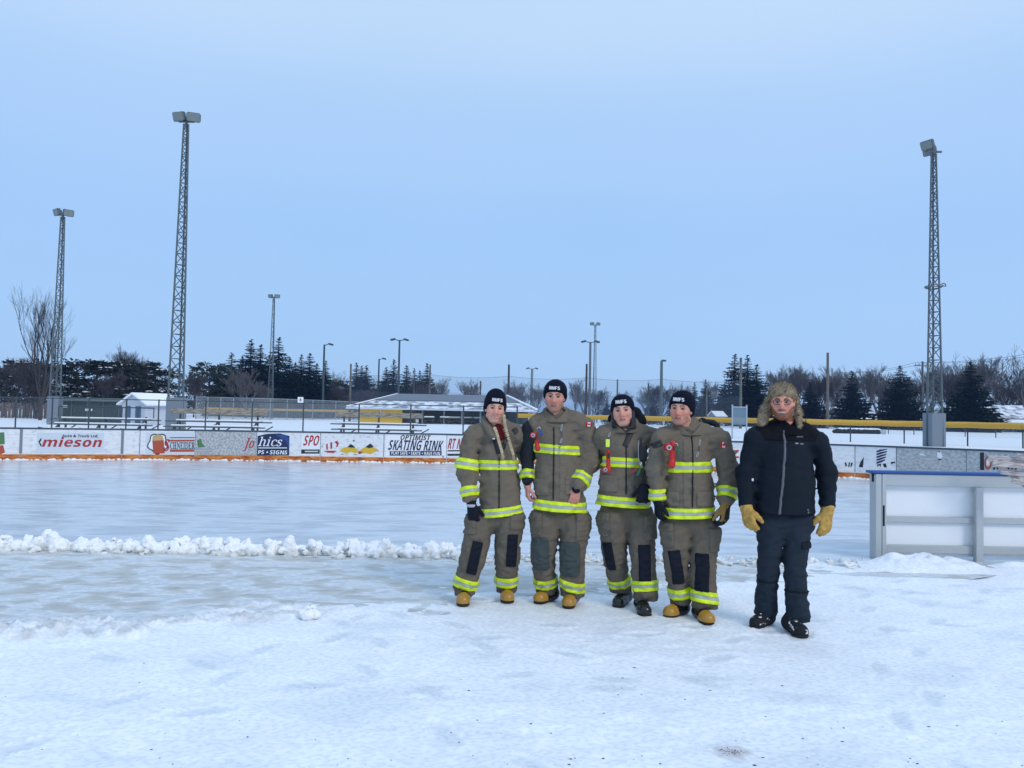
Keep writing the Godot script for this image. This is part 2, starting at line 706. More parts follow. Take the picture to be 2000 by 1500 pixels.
func near_height(x: float, z: float) -> float:
	var y := 0.014 * broad.get_noise_2d(x * 0.5, z * 0.7)
	y += 0.007 * fine.get_noise_2d(x * 2.2, z * 2.8)
	y += 0.0035 * fine.get_noise_2d(x * 9.0 + 40.0, z * 13.0)
	# boot prints
	for f in prints.get(Vector2i(floori(x * 2.0), floori(z * 2.0)), []):
		var q := Vector2(x - f[0], z - f[1]).rotated(f[2])
		var e := pow(q.x / 0.055, 2.0) + pow(q.y / 0.15, 2.0)
		if e < 2.2:
			y -= f[3] * clampf(1.25 - e, -0.35, 1.0) * (0.8 + 0.3 * sin(q.y * 130.0))
	# trodden dents
	var dent := broad.get_noise_2d(x * 3.1 - 7.0, z * 4.2)
	y -= 0.010 * clampf(dent - 0.1, 0.0, 1.0) * 2.0
	var w := icy(x, z)
	if w < 0.12:
		y = maxf(y + 0.004, -0.0015)
	if w > 0.0 and z > -8.3:
		var lumps := 0.012 * broad.get_noise_2d(x * 1.3 + 9.0, z * 3.0) + 0.006 * fine.get_noise_2d(x * 6.0, z * 11.0)
		var rim := smoothstep(0.0, 0.3, w) * (1.0 - smoothstep(0.5, 1.0, w)) * clampf(0.25 + 1.1 * broad.get_noise_2d(x * 0.9 + 50.0, z * 1.2), 0.0, 1.0)
		y = lerpf(y, lumps - 0.017, w)
		var rough := smoothstep(0.0, 0.25, w) * (1.0 - smoothstep(0.6, 1.0, w)) * smoothstep(-0.9, -2.0, x)
		y += rough * (0.014 + 0.05 * absf(fine.get_noise_2d(x * 7.0, z * 9.0)) + 0.03 * broad.get_noise_2d(x * 3.0 + 20.0, z * 4.0) + 0.02 * fine.get_noise_2d(x * 21.0, z * 25.0))
		if x < -1.2:
			y += rim * (0.03 + 0.05 * absf(fine.get_noise_2d(x * 5.0, z * 6.0)) + 0.025 * fine.get_noise_2d(x * 16.0, z * 18.0))
	# drift against the near boards
	var bx := x - 4.15
	if x > 2.6:
		var dr := exp(-pow((z + 8.36) / 0.24, 2.0)) * (0.8 + 0.8 * fine.get_noise_2d(x * 3.0, z * 4.0)) * clampf(0.045 + 0.085 * exp(-pow((x - 4.4) / 0.5, 2.0)) + 0.09 * exp(-pow((x - 6.2) / 0.6, 2.0)) - 0.06 * exp(-pow((x - 5.18) / 0.16, 2.0)), 0.0, 1.0)
		y += dr * clampf((x - 3.6) / 0.5, 0.0, 1.0)
		y -= 0.05 * exp(-pow((z + 7.85) / 0.12, 2.0)) * exp(-pow(bx / 0.7, 2.0))
	return y

func ground_height(x: float, z: float) -> float:
	var zb := board_z(x)
	if z < zb - 0.6:
		# banked snow behind the boards, then the level field
		var dd := zb - 0.6 - z
		var y := lerpf(0.60, FIELD, clampf(dd / 5.0, 0.0, 1.0))
		y += 0.05 * broad.get_noise_2d(x * 0.12, z * 0.12) * clampf(dd / 3.0, 0.0, 1.0)
		y += 0.012 * fine.get_noise_2d(x * 0.8, z * 0.8)
		return y
	if z < -8.9:
		return -0.06
	var y := near_height(x, z)
	if z < -8.45:
		y = lerpf(y, -0.06, clampf((-8.45 - z) / 0.35, 0.0, 1.0))
	return y

func ground_tint(x: float, z: float) -> Color:
	var q := fine.get_noise_2d(x * 1.1, z * 1.6)
	var q2 := fine.get_noise_2d(x * 6.0, z * 9.0)
	var s := 0.925 + 0.06 * q + 0.04 * q2
	var c := Color(s, s, s)
	# trodden ice shows greyer than loose snow
	var worn := smoothstep(0.12, 0.55, broad.get_noise_2d(x * 0.9 + 3.0, z * 1.5 + 5.0))
	c = c.lerp(Color(0.70, 0.735, 0.76), 0.45 * worn)
	if z > -8.4:
		var w := icy(x, z)
		c = c.lerp(Color(0.70, 0.72, 0.715), 0.8 * w * clampf(0.75 + 0.9 * broad.get_noise_2d(x * 0.7, z * 2.0), 0.0, 1.0))
		for f in prints.get(Vector2i(floori(x * 2.0), floori(z * 2.0)), []):
			var b := Vector2(x - f[0], z - f[1]).rotated(f[2])
			var e := pow(b.x / 0.055, 2.0) + pow(b.y / 0.15, 2.0)
			if e < 1.3:
				c = c.lerp(Color(0.66, 0.70, 0.73), 0.6 * clampf(1.3 - e, 0.0, 1.0))
		# broken dirty slush along the front of the icy patch
		var mush := smoothstep(0.0, 0.25, w) * (1.0 - smoothstep(0.7, 1.0, w)) * smoothstep(-0.9, -2.0, x)
		c = c.lerp(Color(0.58, 0.57, 0.54), mush * clampf(0.35 + 1.3 * fine.get_noise_2d(x * 4.0, z * 6.0), 0.0, 0.85))
		# brown stains trodden into the snow
		for s4 in [[1.05, -3.62, 0.085, 0.6], [0.35, -3.36, 0.06, 0.45], [-1.85, -5.65, 0.16, 0.28], [1.35, -3.45, 0.05, 0.2]]:
			var d: float = Vector2((x - s4[0]) * 0.8, z - s4[1]).length() / s4[2] + 0.7 * fine.get_noise_2d(x * 22.0, z * 22.0)
			c = c.lerp(Color(0.30, 0.22, 0.19), s4[3] * clampf(1.0 - d, 0.0, 1.0) ** 0.6 if d < 1.0 else 0.0)
	return c

func grid_lines(stops: Array) -> PackedFloat32Array:
	# [[from, step], ..., [end]]
	var r := PackedFloat32Array()
	for i in stops.size() - 1:
		var a: float = stops[i][0]
		var b: float = stops[i + 1][0]
		var cnt := maxi(1, int(round(absf(b - a) / stops[i][1])))
		for j in cnt:
			r.append(lerpf(a, b, float(j) / cnt))
	r.append(stops[-1][0])
	return r

func build_ground() -> void:
	tread()
	var xs := grid_lines([[-900.0, 120.0], [-180.0, 25.0], [-60.0, 6.0], [-18.0, 1.0], [-7.0, 0.06], [-5.0, 0.028], [4.6, 0.06], [7.0, 0.5], [16.0, 3.0], [60.0, 20.0], [180.0, 120.0], [900.0]])
	var zs := grid_lines([[4.0, 0.8], [-2.4, 0.022], [-6.6, 0.03], [-9.0, 0.6], [-16.8, 0.14], [-24.5, 0.5], [-36.0, 3.0], [-90.0, 15.0], [-240.0, 120.0], [-1500.0]])
	var m := MB.new()
	var nx := xs.size()
	for z in zs:
		for x in xs:
			m.v.append(Vector3(x, ground_height(x, z), z))
			m.c.append(ground_tint(x, z) if z > -10.0 else Color(0.88, 0.88, 0.88))
			m.uv.append(Vector2())
	m.n.resize(m.v.size())
	for j in zs.size() - 1:
		for i in nx - 1:
			var a := j * nx + i
			for q in [a, a + nx, a + 1, a + 1, a + nx, a + nx + 1]:
				m.ix.append(q)
	for j in zs.size():
		for i in nx:
			var i0 := maxi(i - 1, 0)
			var i1 := mini(i + 1, nx - 1)
			var j0 := maxi(j - 1, 0)
			var j1 := mini(j + 1, zs.size() - 1)
			var dx := (m.v[j * nx + i1].y - m.v[j * nx + i0].y) / (xs[i1] - xs[i0])
			var dz := (m.v[j1 * nx + i].y - m.v[j0 * nx + i].y) / (zs[j1] - zs[j0])
			m.n[j * nx + i] = Vector3(-dx, 1, -dz).normalized()
	var sm := StandardMaterial3D.new()
	sm.vertex_color_use_as_albedo = true
	sm.roughness = 0.62
	sm.normal_enabled = true
	sm.normal_texture = noise_tex(0.035, FastNoiseLite.TYPE_SIMPLEX, 512, 4.0, null, 14, 5)
	sm.normal_scale = 0.3
	sm.uv1_triplanar = true
	sm.uv1_world_triplanar = true
	sm.uv1_scale = Vector3(1.5, 1.5, 2.1)
	sm.albedo_texture = noise_tex(0.02, FastNoiseLite.TYPE_SIMPLEX, 512, 0.0, ramp_of([[0.15, Color(0.91, 0.93, 0.95)], [0.5, Color(0.98, 0.985, 0.99)], [0.8, Color(1, 1, 1)]]), 21, 5)
	sm.subsurf_scatter_enabled = false
	structure("snow_ground", m, sm, "trodden bluish white snow ground in front of and around the rink")
	# rink ice
	var ice := StandardMaterial3D.new()
	ice.albedo_color = Color(0.68, 0.705, 0.72).linear_to_srgb()
	ice.albedo_texture = noise_tex(0.012, FastNoiseLite.TYPE_SIMPLEX, 512, 0.0, ramp_of([[0.15, Color(0.84, 0.85, 0.86)], [0.48, Color(0.93, 0.935, 0.945)], [0.53, Color(0.985, 0.985, 0.99)], [0.8, Color(0.95, 0.955, 0.96)]]), 41, 8)
	ice.roughness = 0.24
	ice.normal_enabled = true
	ice.normal_texture = noise_tex(0.03, FastNoiseLite.TYPE_SIMPLEX, 512, 5.0, null, 44, 4)
	ice.normal_scale = 0.16
	ice.uv1_triplanar = true
	ice.uv1_world_triplanar = true
	ice.uv1_scale = Vector3(0.11, 0.5, 0.3)
	var im := MB.new()
	var line := PackedVector2Array()
	for k in 34:
		var px := -480.0 + k * 80.0
		var d := board_depth(clampf(px, -480, 2150))
		line.append(Vector2((px - 1000.0) / FOC * d, -d - 0.02))
	for k in line.size() - 1:
		var a := line[k]
		var b := line[k + 1]
		var na := Vector3(clampf(a.x, -14, 14) * 0.75, 0.0, -8.3)
		var nb := Vector3(clampf(b.x, -14, 14) * 0.75, 0.0, -8.3)
		im.quad(na, Vector3(a.x, 0.0, a.y), Vector3(b.x, 0.0, b.y), nb)
	structure("rink_ice", im, ice, "smooth grey blue skating rink ice stretching to the far boards")
	# the frozen puddle between the ridge and the packed snow
	var pud := StandardMaterial3D.new()
	pud.albedo_color = Color(0.70, 0.72, 0.715).linear_to_srgb()
	pud.albedo_texture = noise_tex(0.010, FastNoiseLite.TYPE_SIMPLEX, 1024, 0.0, ramp_of([[0.2, Color(0.83, 0.815, 0.78)], [0.42, Color(0.89, 0.885, 0.87)], [0.52, Color(0.92, 0.922, 0.92)], [0.55, Color(0.985, 0.99, 1.0)], [0.66, Color(0.95, 0.955, 0.965)], [0.69, Color(0.89, 0.90, 0.905)], [0.8, Color(0.95, 0.96, 0.97)]]), 51, 9)
	pud.roughness = 0.45
	pud.normal_enabled = true
	pud.normal_texture = noise_tex(0.03, FastNoiseLite.TYPE_SIMPLEX, 512, 6.0, null, 54, 5)
	pud.normal_scale = 0.6
	pud.uv1_triplanar = true
	pud.uv1_world_triplanar = true
	pud.uv1_scale = Vector3(0.17, 0.5, 0.30)
	var pm := MB.new()
	var edge := PackedVector2Array([Vector2(-9.5, -8.5), Vector2(6.0, -8.5), Vector2(4.4, -7.6), Vector2(2.2, -7.1), Vector2(0.4, -6.6), Vector2(-0.9, -5.75), Vector2(-3.4, -4.6), Vector2(-9.0, -2.4)])
	var tri := Geometry2D.triangulate_polygon(edge)
	for i in range(0, tri.size(), 3):
		var p := []
		for q in 3:
			p.append(Vector3(edge[tri[i + q]].x, -0.006, edge[tri[i + q]].y))
		if ((p[2] - p[0]) as Vector3).cross(p[1] - p[0]).y < 0:
			p.reverse()
		pm.tri(p[0], p[1], p[2])
	structure("slushy_ice", pm, pud, "dirty beige and grey frozen slush in front of the snow ridge")
	# the lumpy ridge ploughed along the near edge of the rink
	var snow := mat(0.90, 0.90, 0.90, 0.7, 0.0, noise_tex(0.05, FastNoiseLite.TYPE_SIMPLEX, 256, 6.0, null, 61, 4), 4.0, 0.8)
	var ridge := thing("snow_ridge", "lumpy ridge of ploughed snow along the near left edge of the rink", "snow bank", Vector3(-3.4, 0, -8.4))
	clods(ridge, -7.2, -0.35, 5, 0.155, 0.16, snow, 900)
	var low := thing("snow_ridge", "low worn line of slush and snow running behind the group to the near boards", "snow bank", Vector3(1.8, 0, -8.35))
	clods(low, -0.36, 4.05, 3, 0.05, 0.24, snow, 950)
	# a thrown clump
	var cl := MB.new()
	var cp := ground_at(605, 1210)
	for i in 9:
		var r := rng.randf_range(0.025, 0.05)
		cl.lump(Vector3(rng.randf_range(-0.06, 0.06), r * 0.5 + rng.randf_range(0, 0.04), rng.randf_range(-0.04, 0.04)), Vector3(r * 1.2, r * 0.9, r), 0.25, rng, 6, 9)
	tag(obj("snow_clump", cl, snow), "small loose clump of white snow lying alone on the slushy ice", "snow clump").position = cp
	# grit and bark on the snow
	var grit := MB.new()
	for i in 85:
		var p := ground_at(rng.randf_range(900, 2000) if i > 25 else rng.randf_range(0, 900), 1270 + 230 * sqrt(rng.randf()))
		var r := rng.randf_range(0.0015, 0.0055)
		p.y = near_height(p.x, p.z) + r * 0.2
		grit.lump(p, Vector3(r * rng.randf_range(1.0, 2.2), r * 0.5, r), 0.35, rng, 3, 5)
	for i in 40:
		var p := Vector3(1.05 + rng.randfn(0, 0.03), 0, -3.62 + rng.randfn(0, 0.02))
		p.y = near_height(p.x, p.z)
		grit.lump(p, Vector3(0.004, 0.0015, 0.003), 0.35, rng, 3, 5)
	var gr := obj("grit", grit, mat(0.09, 0.075, 0.07, 0.9))
	tag(gr, "dark specks of grit and bark scattered on the foreground snow", "grit", "", "stuff")
	# sky is the panorama; a pale far rise closes the field

# ploughed snow: heaped balls melted together and roughened
func clods(parent: Node3D, x0: float, x1: float, pieces: int, h: float, w: float, m: Material, sd: int) -> void:
	var rn := RandomNumberGenerator.new()
	rn.seed = sd
	var o := parent.position
	var pr := []
	var n := int((x1 - x0) * 11.0)
	for i in n:
		var x := lerpf(x0, x1, (i + 0.5) / n) + rn.randf_range(-0.04, 0.04)
		var swell := clampf(0.8 + 0.9 * broad.get_noise_2d(x * 2.3, 3.0) + rn.randf_range(-0.12, 0.12), 0.45, 1.35)
		var r := rn.randf_range(0.34, 0.46) * h
		var z := rn.randf_range(-w, w) * 0.4
		pr.append(cap(Vector3(x - o.x, 0, z), Vector3(x - o.x + rn.randf_range(-0.05, 0.05), maxf(0.0, h * swell - r), z + rn.randf_range(-0.05, 0.05)), r * 1.2, r * 0.75))
		z = rn.randf_range(-w, w) * 0.9
		pr.append(cap(Vector3(x - o.x, 0, z), Vector3(x - o.x + rn.randf_range(-0.08, 0.08), h * 0.25 * swell, z * 0.8), r * 0.75, r * 0.5))
	for i in int((x1 - x0) * 44.0):
		var x := rn.randf_range(x0, x1)
		var side := rn.randf_range(-1.0, 1.0)
		var y := h * maxf(0.03, 1.0 - absf(side) * 1.05) * rn.randf_range(0.5, 0.95)
		var r := rn.randf_range(0.07, 0.20) * minf(h, 0.2)
		pr.append(cap(Vector3(x - o.x, y - r * 0.5, side * w * 1.5), Vector3(x - o.x + rn.randf_range(-1, 1) * r, y - r * 0.6, side * w * 1.5 + rn.randf_range(-1, 1) * r), r, r * 0.8))
	var tint := func(v: Vector3, _n: Vector3) -> Color:
		var dirty := smoothstep(0.07, 0.0, v.y - 0.06 * fine.get_noise_2d(v.x * 5.0, v.z * 5.0))
		return Color(1, 1, 1).lerp(Color(0.70, 0.69, 0.63), 0.75 * dirty)
	for k in pieces:
		var a := lerpf(x0, x1, float(k) / pieces) - o.x
		var b := lerpf(x0, x1, float(k + 1) / pieces) - o.x
		var part := []
		for p in pr:
			if p[0] > a - 0.4 and p[0] < b + 0.4:
				part.append(p)
		obj("packed_snow", skin(part, {"cell": 0.0135 if h > 0.1 else 0.018, "k": 0.03, "crease": [0.020 if h > 0.1 else 0.012, Vector3(10, 10, 10), 0.026 if h > 0.1 else 0.014, 1], "offset": 0.008, "paint": tint, "planes": [[Vector3.DOWN, 0.03], [Vector3.RIGHT, b + (0.0 if k < pieces - 1 else 1.0)], [Vector3.LEFT, -a + (0.0 if k else 1.0)]]}), m, parent).set_meta("kind", "stuff")

# ---------------------------------------------------------------- rink boards with their advertisements
const SEAMS := [-85.0, 40.0, 238.0, 272.0, 380.0, 500.0, 625.0, 749.0, 872.0, 995.0, 1118.0, 1241.0, 1364.0, 1487.0, 1580.0, 1670.0, 1751.0, 1888.0, 2020.0, 2150.0]
const CORNER := [-480.0, -345.0, -215.0, -85.0]
const BOARD_TOP := 0.885
var panels := []

func board_point(px: float) -> Vector3:
	var d := board_depth(px)
	return base(px, d, 0.0)

func lerp_table(t: Array, x: float) -> float:
	for i in t.size() - 1:
		if x <= t[i + 1][0]:
			return lerpf(t[i][1], t[i + 1][1], (x - t[i][0]) / (t[i + 1][0] - t[i][0]))
	return t[-1][1]

# photo survey of the boards: where a mark lies on its panel, as (along, up) in metres
func on_board(i: int, px: float, py: float) -> Vector2:
	var p: Dictionary = panels[i]
	var top := lerp_table([[-100, 835.5], [0, 837.5], [400, 841.5], [880, 848.5], [1640, 867.0], [2000, 882.0], [2150, 889.0]], px)
	var bot := lerp_table([[-100, 893.5], [0, 894.5], [400, 897.5], [880, 905.0], [1640, 938.0], [2000, 962.0], [2150, 973.0]], px)
	return Vector2((px - SEAMS[i]) / (SEAMS[i + 1] - SEAMS[i]) * p.w - p.w * 0.5, (bot - py) / (bot - top) * BOARD_TOP)

func panel_of(px: float) -> int:
	for i in SEAMS.size() - 1:
		if px < SEAMS[i + 1]:
			return i
	return SEAMS.size() - 2

func text_mesh(s: String, bold := true, serif := false) -> TextMesh:
	var t := TextMesh.new()
	var f := SystemFont.new()
	f.font_names = PackedStringArray(["Droid Serif" if serif else "Droid Sans"])
	f.font_weight = 700 if bold else 400
	t.font = f
	t.text = s
	t.font_size = 32
	t.pixel_size = 0.01
	t.depth = 0.004
	t.curve_step = 4.0
	return t

# lettering stretched between two surveyed corners of a panel
func lettering(i: int, s: String, x0: float, y0: float, x1: float, y1: float, m: Material, slant := 0.0, called := "lettering", bold := true, serif := false, out := 0.0) -> void:
	var t := text_mesh(s, bold, serif)
	var bb := t.get_aabb()
	var a := on_board(i, x0, y1)
	var b := on_board(i, x1, y0)
	var sx := (b.x - a.x - slant * (b.y - a.y)) / bb.size.x
	var sy := (b.y - a.y) / bb.size.y
	var o := obj(called, t, m, panels[i].node)
	o.transform = Transform3D(Basis(Vector3(sx, 0, 0), Vector3(slant * sy, sy, 0), Vector3(0, 0, 1)), Vector3())
	o.position = Vector3(a.x, a.y, 0.0285 + out) - o.transform.basis * Vector3(bb.position.x, bb.position.y, 0)

func patch(i: int, pts: Array, m: Material, called := "print", out := 0.0) -> void:
	var q := PackedVector2Array()
	for p in pts:
		q.append(on_board(i, p[0], p[1]))
	var mb := MB.new()
	mb.slab(q, Transform3D(Basis(), Vector3(0, 0, 0.0252 + out)), 0.0022)
	obj(called, mb, m, panels[i].node)

func rect(i: int, x0: float, y0: float, x1: float, y1: float, m: Material, called := "print", out := 0.0) -> void:
	patch(i, [[x0, y0], [x1, y0], [x1, y1], [x0, y1]], m, called, out)

func build_rink_boards() -> void:
	var white := StandardMaterial3D.new()
	white.vertex_color_use_as_albedo = true
	white.roughness = 0.42
	white.albedo_texture = noise_tex(0.02, FastNoiseLite.TYPE_SIMPLEX, 512, 0.0, ramp_of([[0.15, Color(0.86, 0.87, 0.88)], [0.4, Color(0.97, 0.97, 0.97)], [1.0, Color(1, 1, 1)]]), 71, 5)
	white.uv1_triplanar = true
	white.uv1_world_triplanar = true
	white.uv1_scale = Vector3(0.4, 0.7, 0.4)
	var worn := StandardMaterial3D.new()
	worn.vertex_color_use_as_albedo = true
	worn.roughness = 0.6
	worn.albedo_texture = noise_tex(0.022, FastNoiseLite.TYPE_SIMPLEX, 512, 0.0, ramp_of([[0.15, Color(0.58, 0.60, 0.61)], [0.45, Color(0.72, 0.73, 0.73)], [0.8, Color(0.82, 0.82, 0.82)]]), 73, 7)
	worn.uv1_triplanar = true
	worn.uv1_world_triplanar = true
	worn.uv1_scale = Vector3(0.9, 0.9, 0.9)
	var kick := StandardMaterial3D.new()
	kick.albedo_texture = noise_tex(0.03, FastNoiseLite.TYPE_SIMPLEX, 256, 0.0, ramp_of([[0.2, Color(0.60, 0.29, 0.08)], [0.5, Color(0.80, 0.46, 0.15)], [0.85, Color(0.86, 0.58, 0.28)]]), 77, 5)
	kick.roughness = 0.45
	kick.uv1_triplanar = true
	kick.uv1_world_triplanar = true
	kick.uv1_scale = Vector3(0.3, 1.0, 0.3)
	var rail := mat(0.05, 0.07, 0.09, 0.5)
	var seam := mat(0.22, 0.25, 0.28, 0.7)
	var snow := mat(0.9, 0.9, 0.9, 0.75)
	var wall := thing("rink_boards", "long white far boards of the rink with faded advertisements and an orange kick plate", "rink boards", Vector3(0, 0, -21))
	for i in SEAMS.size() + 2:
		# the last three turn the corner at the far left
		var a := board_point(SEAMS[i] if i < SEAMS.size() - 1 else CORNER[i - SEAMS.size() + 1])
		var b := board_point(SEAMS[i + 1] if i < SEAMS.size() - 1 else CORNER[i - SEAMS.size() + 2])
		var w := Vector2(a.x, a.z).distance_to(Vector2(b.x, b.z))
		var x := (b - a).normalized()
		var n := MeshInstance3D.new()
		n.name = "panel"
		var mb := MB.new()
		var grey: bool = i in [16, 17] or i == 4
		mb.tint = Color(0.84, 0.85, 0.86) if not grey else Color(0.92, 0.92, 0.92)
		mb.box(Transform3D(Basis(), Vector3(0, BOARD_TOP * 0.5 + 0.03, 0)), Vector3(w - 0.012, BOARD_TOP - 0.08, 0.05), 0.004)
		n.mesh = mb.mesh()
		n.material_override = worn if grey else white
		wall.add_child(n, true)
		n.transform = Transform3D(Basis(x, Vector3.UP, x.cross(Vector3.UP)), (a + b) * 0.5 - wall.position)
		panels.append({"node": n, "w": w})
		var k := MB.new()
		k.box(Transform3D(Basis(), Vector3(0, 0.078, 0.012)), Vector3(w - 0.02, 0.165, 0.055), 0.006)
		obj("kick_plate", k, kick, n)
		var r := MB.new()
		r.box(Transform3D(Basis(), Vector3(0, BOARD_TOP, 0.004)), Vector3(w - 0.002, 0.045, 0.085), 0.01)
		obj("cap_rail", r, rail, n)
		var s := MB.new()
		s.box(Transform3D(Basis(), Vector3(w * 0.5, 0.52, 0.004)), Vector3(0.022, 0.69, 0.046))
		if i == 0 or i == 1:
			s.box(Transform3D(Basis(), Vector3(w * 0.5, 0.52, 0.026)), Vector3(0.075, 0.67, 0.012), 0.003)
		obj("seam_strip", s, seam, n)
		var cr := MB.new()
		for q in int(w * 26):
			var rr := rng.randf_range(0.01, 0.035) * (0.6 + 0.7 * absf(sin(q * 0.35 + i)))
			cr.lump(Vector3(rng.randf_range(-w * 0.5, w * 0.5), rr * 0.3, 0.05 + rng.randf_range(0.0, 0.06)), Vector3(rr * 1.8, rr * 1.1, rr), 0.3, rng, 3, 6)
		obj("snow_crumbs", cr, snow, n).set_meta("kind", "stuff")
	var red := mat(0.42, 0.025, 0.03, 0.55)
	var brick := mat(0.45, 0.10, 0.06, 0.6)
	var black := mat(0.015, 0.015, 0.018, 0.55)
	var navy := mat(0.012, 0.02, 0.085, 0.5)
	var blue := mat(0.02, 0.07, 0.25, 0.5)
	var paper := mat(0.86, 0.87, 0.88, 0.5)
	var pale := mat(0.62, 0.68, 0.74, 0.5)
	var green := mat(0.10, 0.22, 0.10, 0.6)
	var yellow := mat(0.70, 0.46, 0.03, 0.55)
	var tan := mat(0.55, 0.38, 0.18, 0.6)
	var grey := mat(0.35, 0.38, 0.40, 0.6)
	# torn sign at the far left
	patch(0, [[-14, 846], [6, 845], [8, 866], [-14, 868]], green)
	patch(0, [[-14, 869], [5, 868], [9, 881], [2, 884], [-14, 884]], brick)
	# a white sheet with torn red lettering
	rect(1, 70, 846, 201, 882, pale, "sheet")
	lettering(1, "mieson", 80, 854.5, 200, 871, red, 0.28, "lettering", true, false, 0.003)
	patch(1, [[73, 862], [78, 855], [79, 859], [76, 863], [80, 869], [78, 871]], black, "print", 0.003)
	lettering(1, "Auto & Truck Ltd.", 118, 849.5, 190, 854, black, 0.1, "lettering", true, false, 0.003)
	# beer mug and red band
	rect(3, 284, 845.5, 379.5, 885, pale, "sheet")
	var foam := []
	for q in 22:
		var f := TAU * q / 22
		foam.append([307 + (20 + 2.4 * sin(f * 5)) * cos(f) * 0.98, 866 + (19 + 2.0 * sin(f * 5)) * sin(f)])
	patch(3, foam, black, "print", 0.003)
	var foam2 := []
	for q in 22:
		var f := TAU * q / 22
		foam2.append([307 + (17.6 + 2.4 * sin(f * 5)) * cos(f) * 0.98, 866 + (16.6 + 2.0 * sin(f * 5)) * sin(f)])
	patch(3, foam2, paper, "print", 0.0055)
	patch(3, [[296, 859], [318, 858], [321, 884], [299, 884.5]], brick, "print", 0.008)
	patch(3, [[297, 852], [306, 849], [316, 852], [318, 860], [296, 861]], tan, "print", 0.0105)
	rect(3, 330, 859, 379, 862.5, brick, "print", 0.003)
	rect(3, 331, 877, 379, 881.5, brick, "print", 0.003)
	rect(3, 330, 854.5, 379, 856, navy, "print", 0.003)
	lettering(3, "S", 318, 858, 331, 880, red, 0.1, "lettering", true, true, 0.013)
	lettering(3, "CHNEIDER", 331, 864, 379.5, 876, black, 0.0, "lettering", true, true, 0.003)
	# the worn panel with scraps left of it
	patch(4, [[384, 860], [392, 857], [394, 866], [400, 872], [386, 874]], green)
	rect(4, 382, 875.5, 415, 877.5, grey)
	rect(4, 382, 880.5, 415, 882.5, grey)
	lettering(4, "Jo", 474, 856, 499.5, 881, red, 0.3, "lettering", true, true)
	# blue sign
	patch(5, [[502, 852], [520, 848], [545, 847], [564, 852], [564.5, 889], [501.5, 889]], navy, "sheet")
	patch(5, [[535, 849], [557, 850], [564, 857], [564, 876], [558, 862]], blue, "print", 0.003)
	lettering(5, "hics", 503, 854, 553, 871, paper, 0.3, "lettering", false, true, 0.006)
	rect(5, 504, 873.5, 560, 875.5, pale, "print", 0.003)
	lettering(5, "PS • SIGNS", 504, 879.5, 561, 886, paper, 0.1, "lettering", true, false, 0.003)
	# sports sign cut by the seam
	rect(5, 588, 850, 624.5, 888, paper, "sheet")
	lettering(5, "SPO", 591, 851, 624.5, 870, red, 0.22, "lettering", true, false, 0.003)
	rect(5, 588, 877.5, 624, 885.5, black, "print", 0.003)
	rect(5, 595, 880, 621, 882.5, pale, "print", 0.006)
	# scraped red and yellow remains
	patch(6, [[632, 881], [640, 884], [652, 884], [657, 880], [648, 880], [640, 880]], red)
	patch(6, [[636, 868], [639, 866], [640, 878], [637, 878]], red)
	patch(6, [[644, 865], [648, 863], [648, 876], [645, 877]], red)
	patch(6, [[652, 863], [658, 861], [661, 866], [659, 872], [655, 874], [657, 868]], red)
	patch(6, [[627, 871], [630, 869], [630, 873], [628, 874]], grey)
	patch(6, [[662, 882], [668, 875], [680, 872], [692, 874], [700, 879], [694, 885], [684, 882], [676, 886], [668, 882]], yellow)
	patch(6, [[703, 878], [712, 873], [724, 872], [735, 876], [741, 881], [731, 882], [724, 887], [714, 884], [706, 885]], yellow)
	patch(6, [[678, 873], [684, 867], [689, 870], [693, 874], [684, 874]], black, "print", 0.003)
	patch(6, [[713, 873], [722, 866], [727, 870], [729, 873], [720, 875]], black, "print", 0.003)
	patch(6, [[688, 860], [692, 859], [691, 862], [689, 863]], black)
	patch(6, [[697, 882], [703, 880], [709, 884], [701, 887]], brick)
	for q in [[666, 886, 672, 887.5], [690, 886, 697, 888], [733, 878, 738, 880], [715, 853, 722, 854.2], [700, 851, 704, 852]]:
		rect(6, q[0], q[1], q[2], q[3], grey, "print", 0.003)
	# the skating rink sign
	rect(7, 752, 849.5, 870.5, 895, paper, "sheet")
	lettering(7, "OPTIMIST", 780, 850.5, 840, 859, black, 0.25, "lettering", true, false, 0.003)
	lettering(7, "SKATING RINK", 757, 861, 866, 878.5, navy, 0.22, "lettering", true, false, 0.003)
	rect(7, 761, 880.5, 862, 889.5, navy, "print", 0.003)
	lettering(7, "PLAY SAFE • SKATE • HAVE FUN", 764, 882.5, 859, 887.5, paper, 0.0, "lettering", true, false, 0.006)
	rect(7, 783, 891, 840, 893, pale, "print", 0.003)
	rect(7, 863, 889.5, 867, 893.5, grey, "print", 0.003)
	# the sports sign's other half
	rect(8, 872.6, 851, 930, 893, paper, "sheet")
	lettering(8, "RT N", 874, 857, 903, 876, red, 0.2, "lettering", true, false, 0.003)
	rect(8, 874, 879, 926, 881.5, black, "print", 0.003)
	rect(8, 874, 886, 926, 890, black, "print", 0.003)
	# reddish sign beside the fourth person
	rect(12, 1425, 876, 1446, 912, paper, "sheet")
	patch(12, [[1427, 881], [1444, 879], [1443, 884], [1436, 890], [1428, 889]], brick, "print", 0.003)
	rect(12, 1427, 893, 1444, 897, brick, "print", 0.003)
	# torn black scraps right of the group
	patch(14, [[1650, 906], [1653, 904], [1655, 912], [1652, 914]], black)
	patch(14, [[1658, 905], [1661, 904], [1659, 915], [1657, 915]], black)
	patch(14, [[1662, 906], [1666, 905], [1664, 913], [1661, 915]], black)
	patch(15, [[1678, 913], [1682, 903], [1688, 893], [1687, 908], [1686, 916], [1679, 915]], black)
	patch(15, [[1713, 876], [1737, 874], [1731, 890], [1729, 905], [1713, 906]], paper, "sheet")
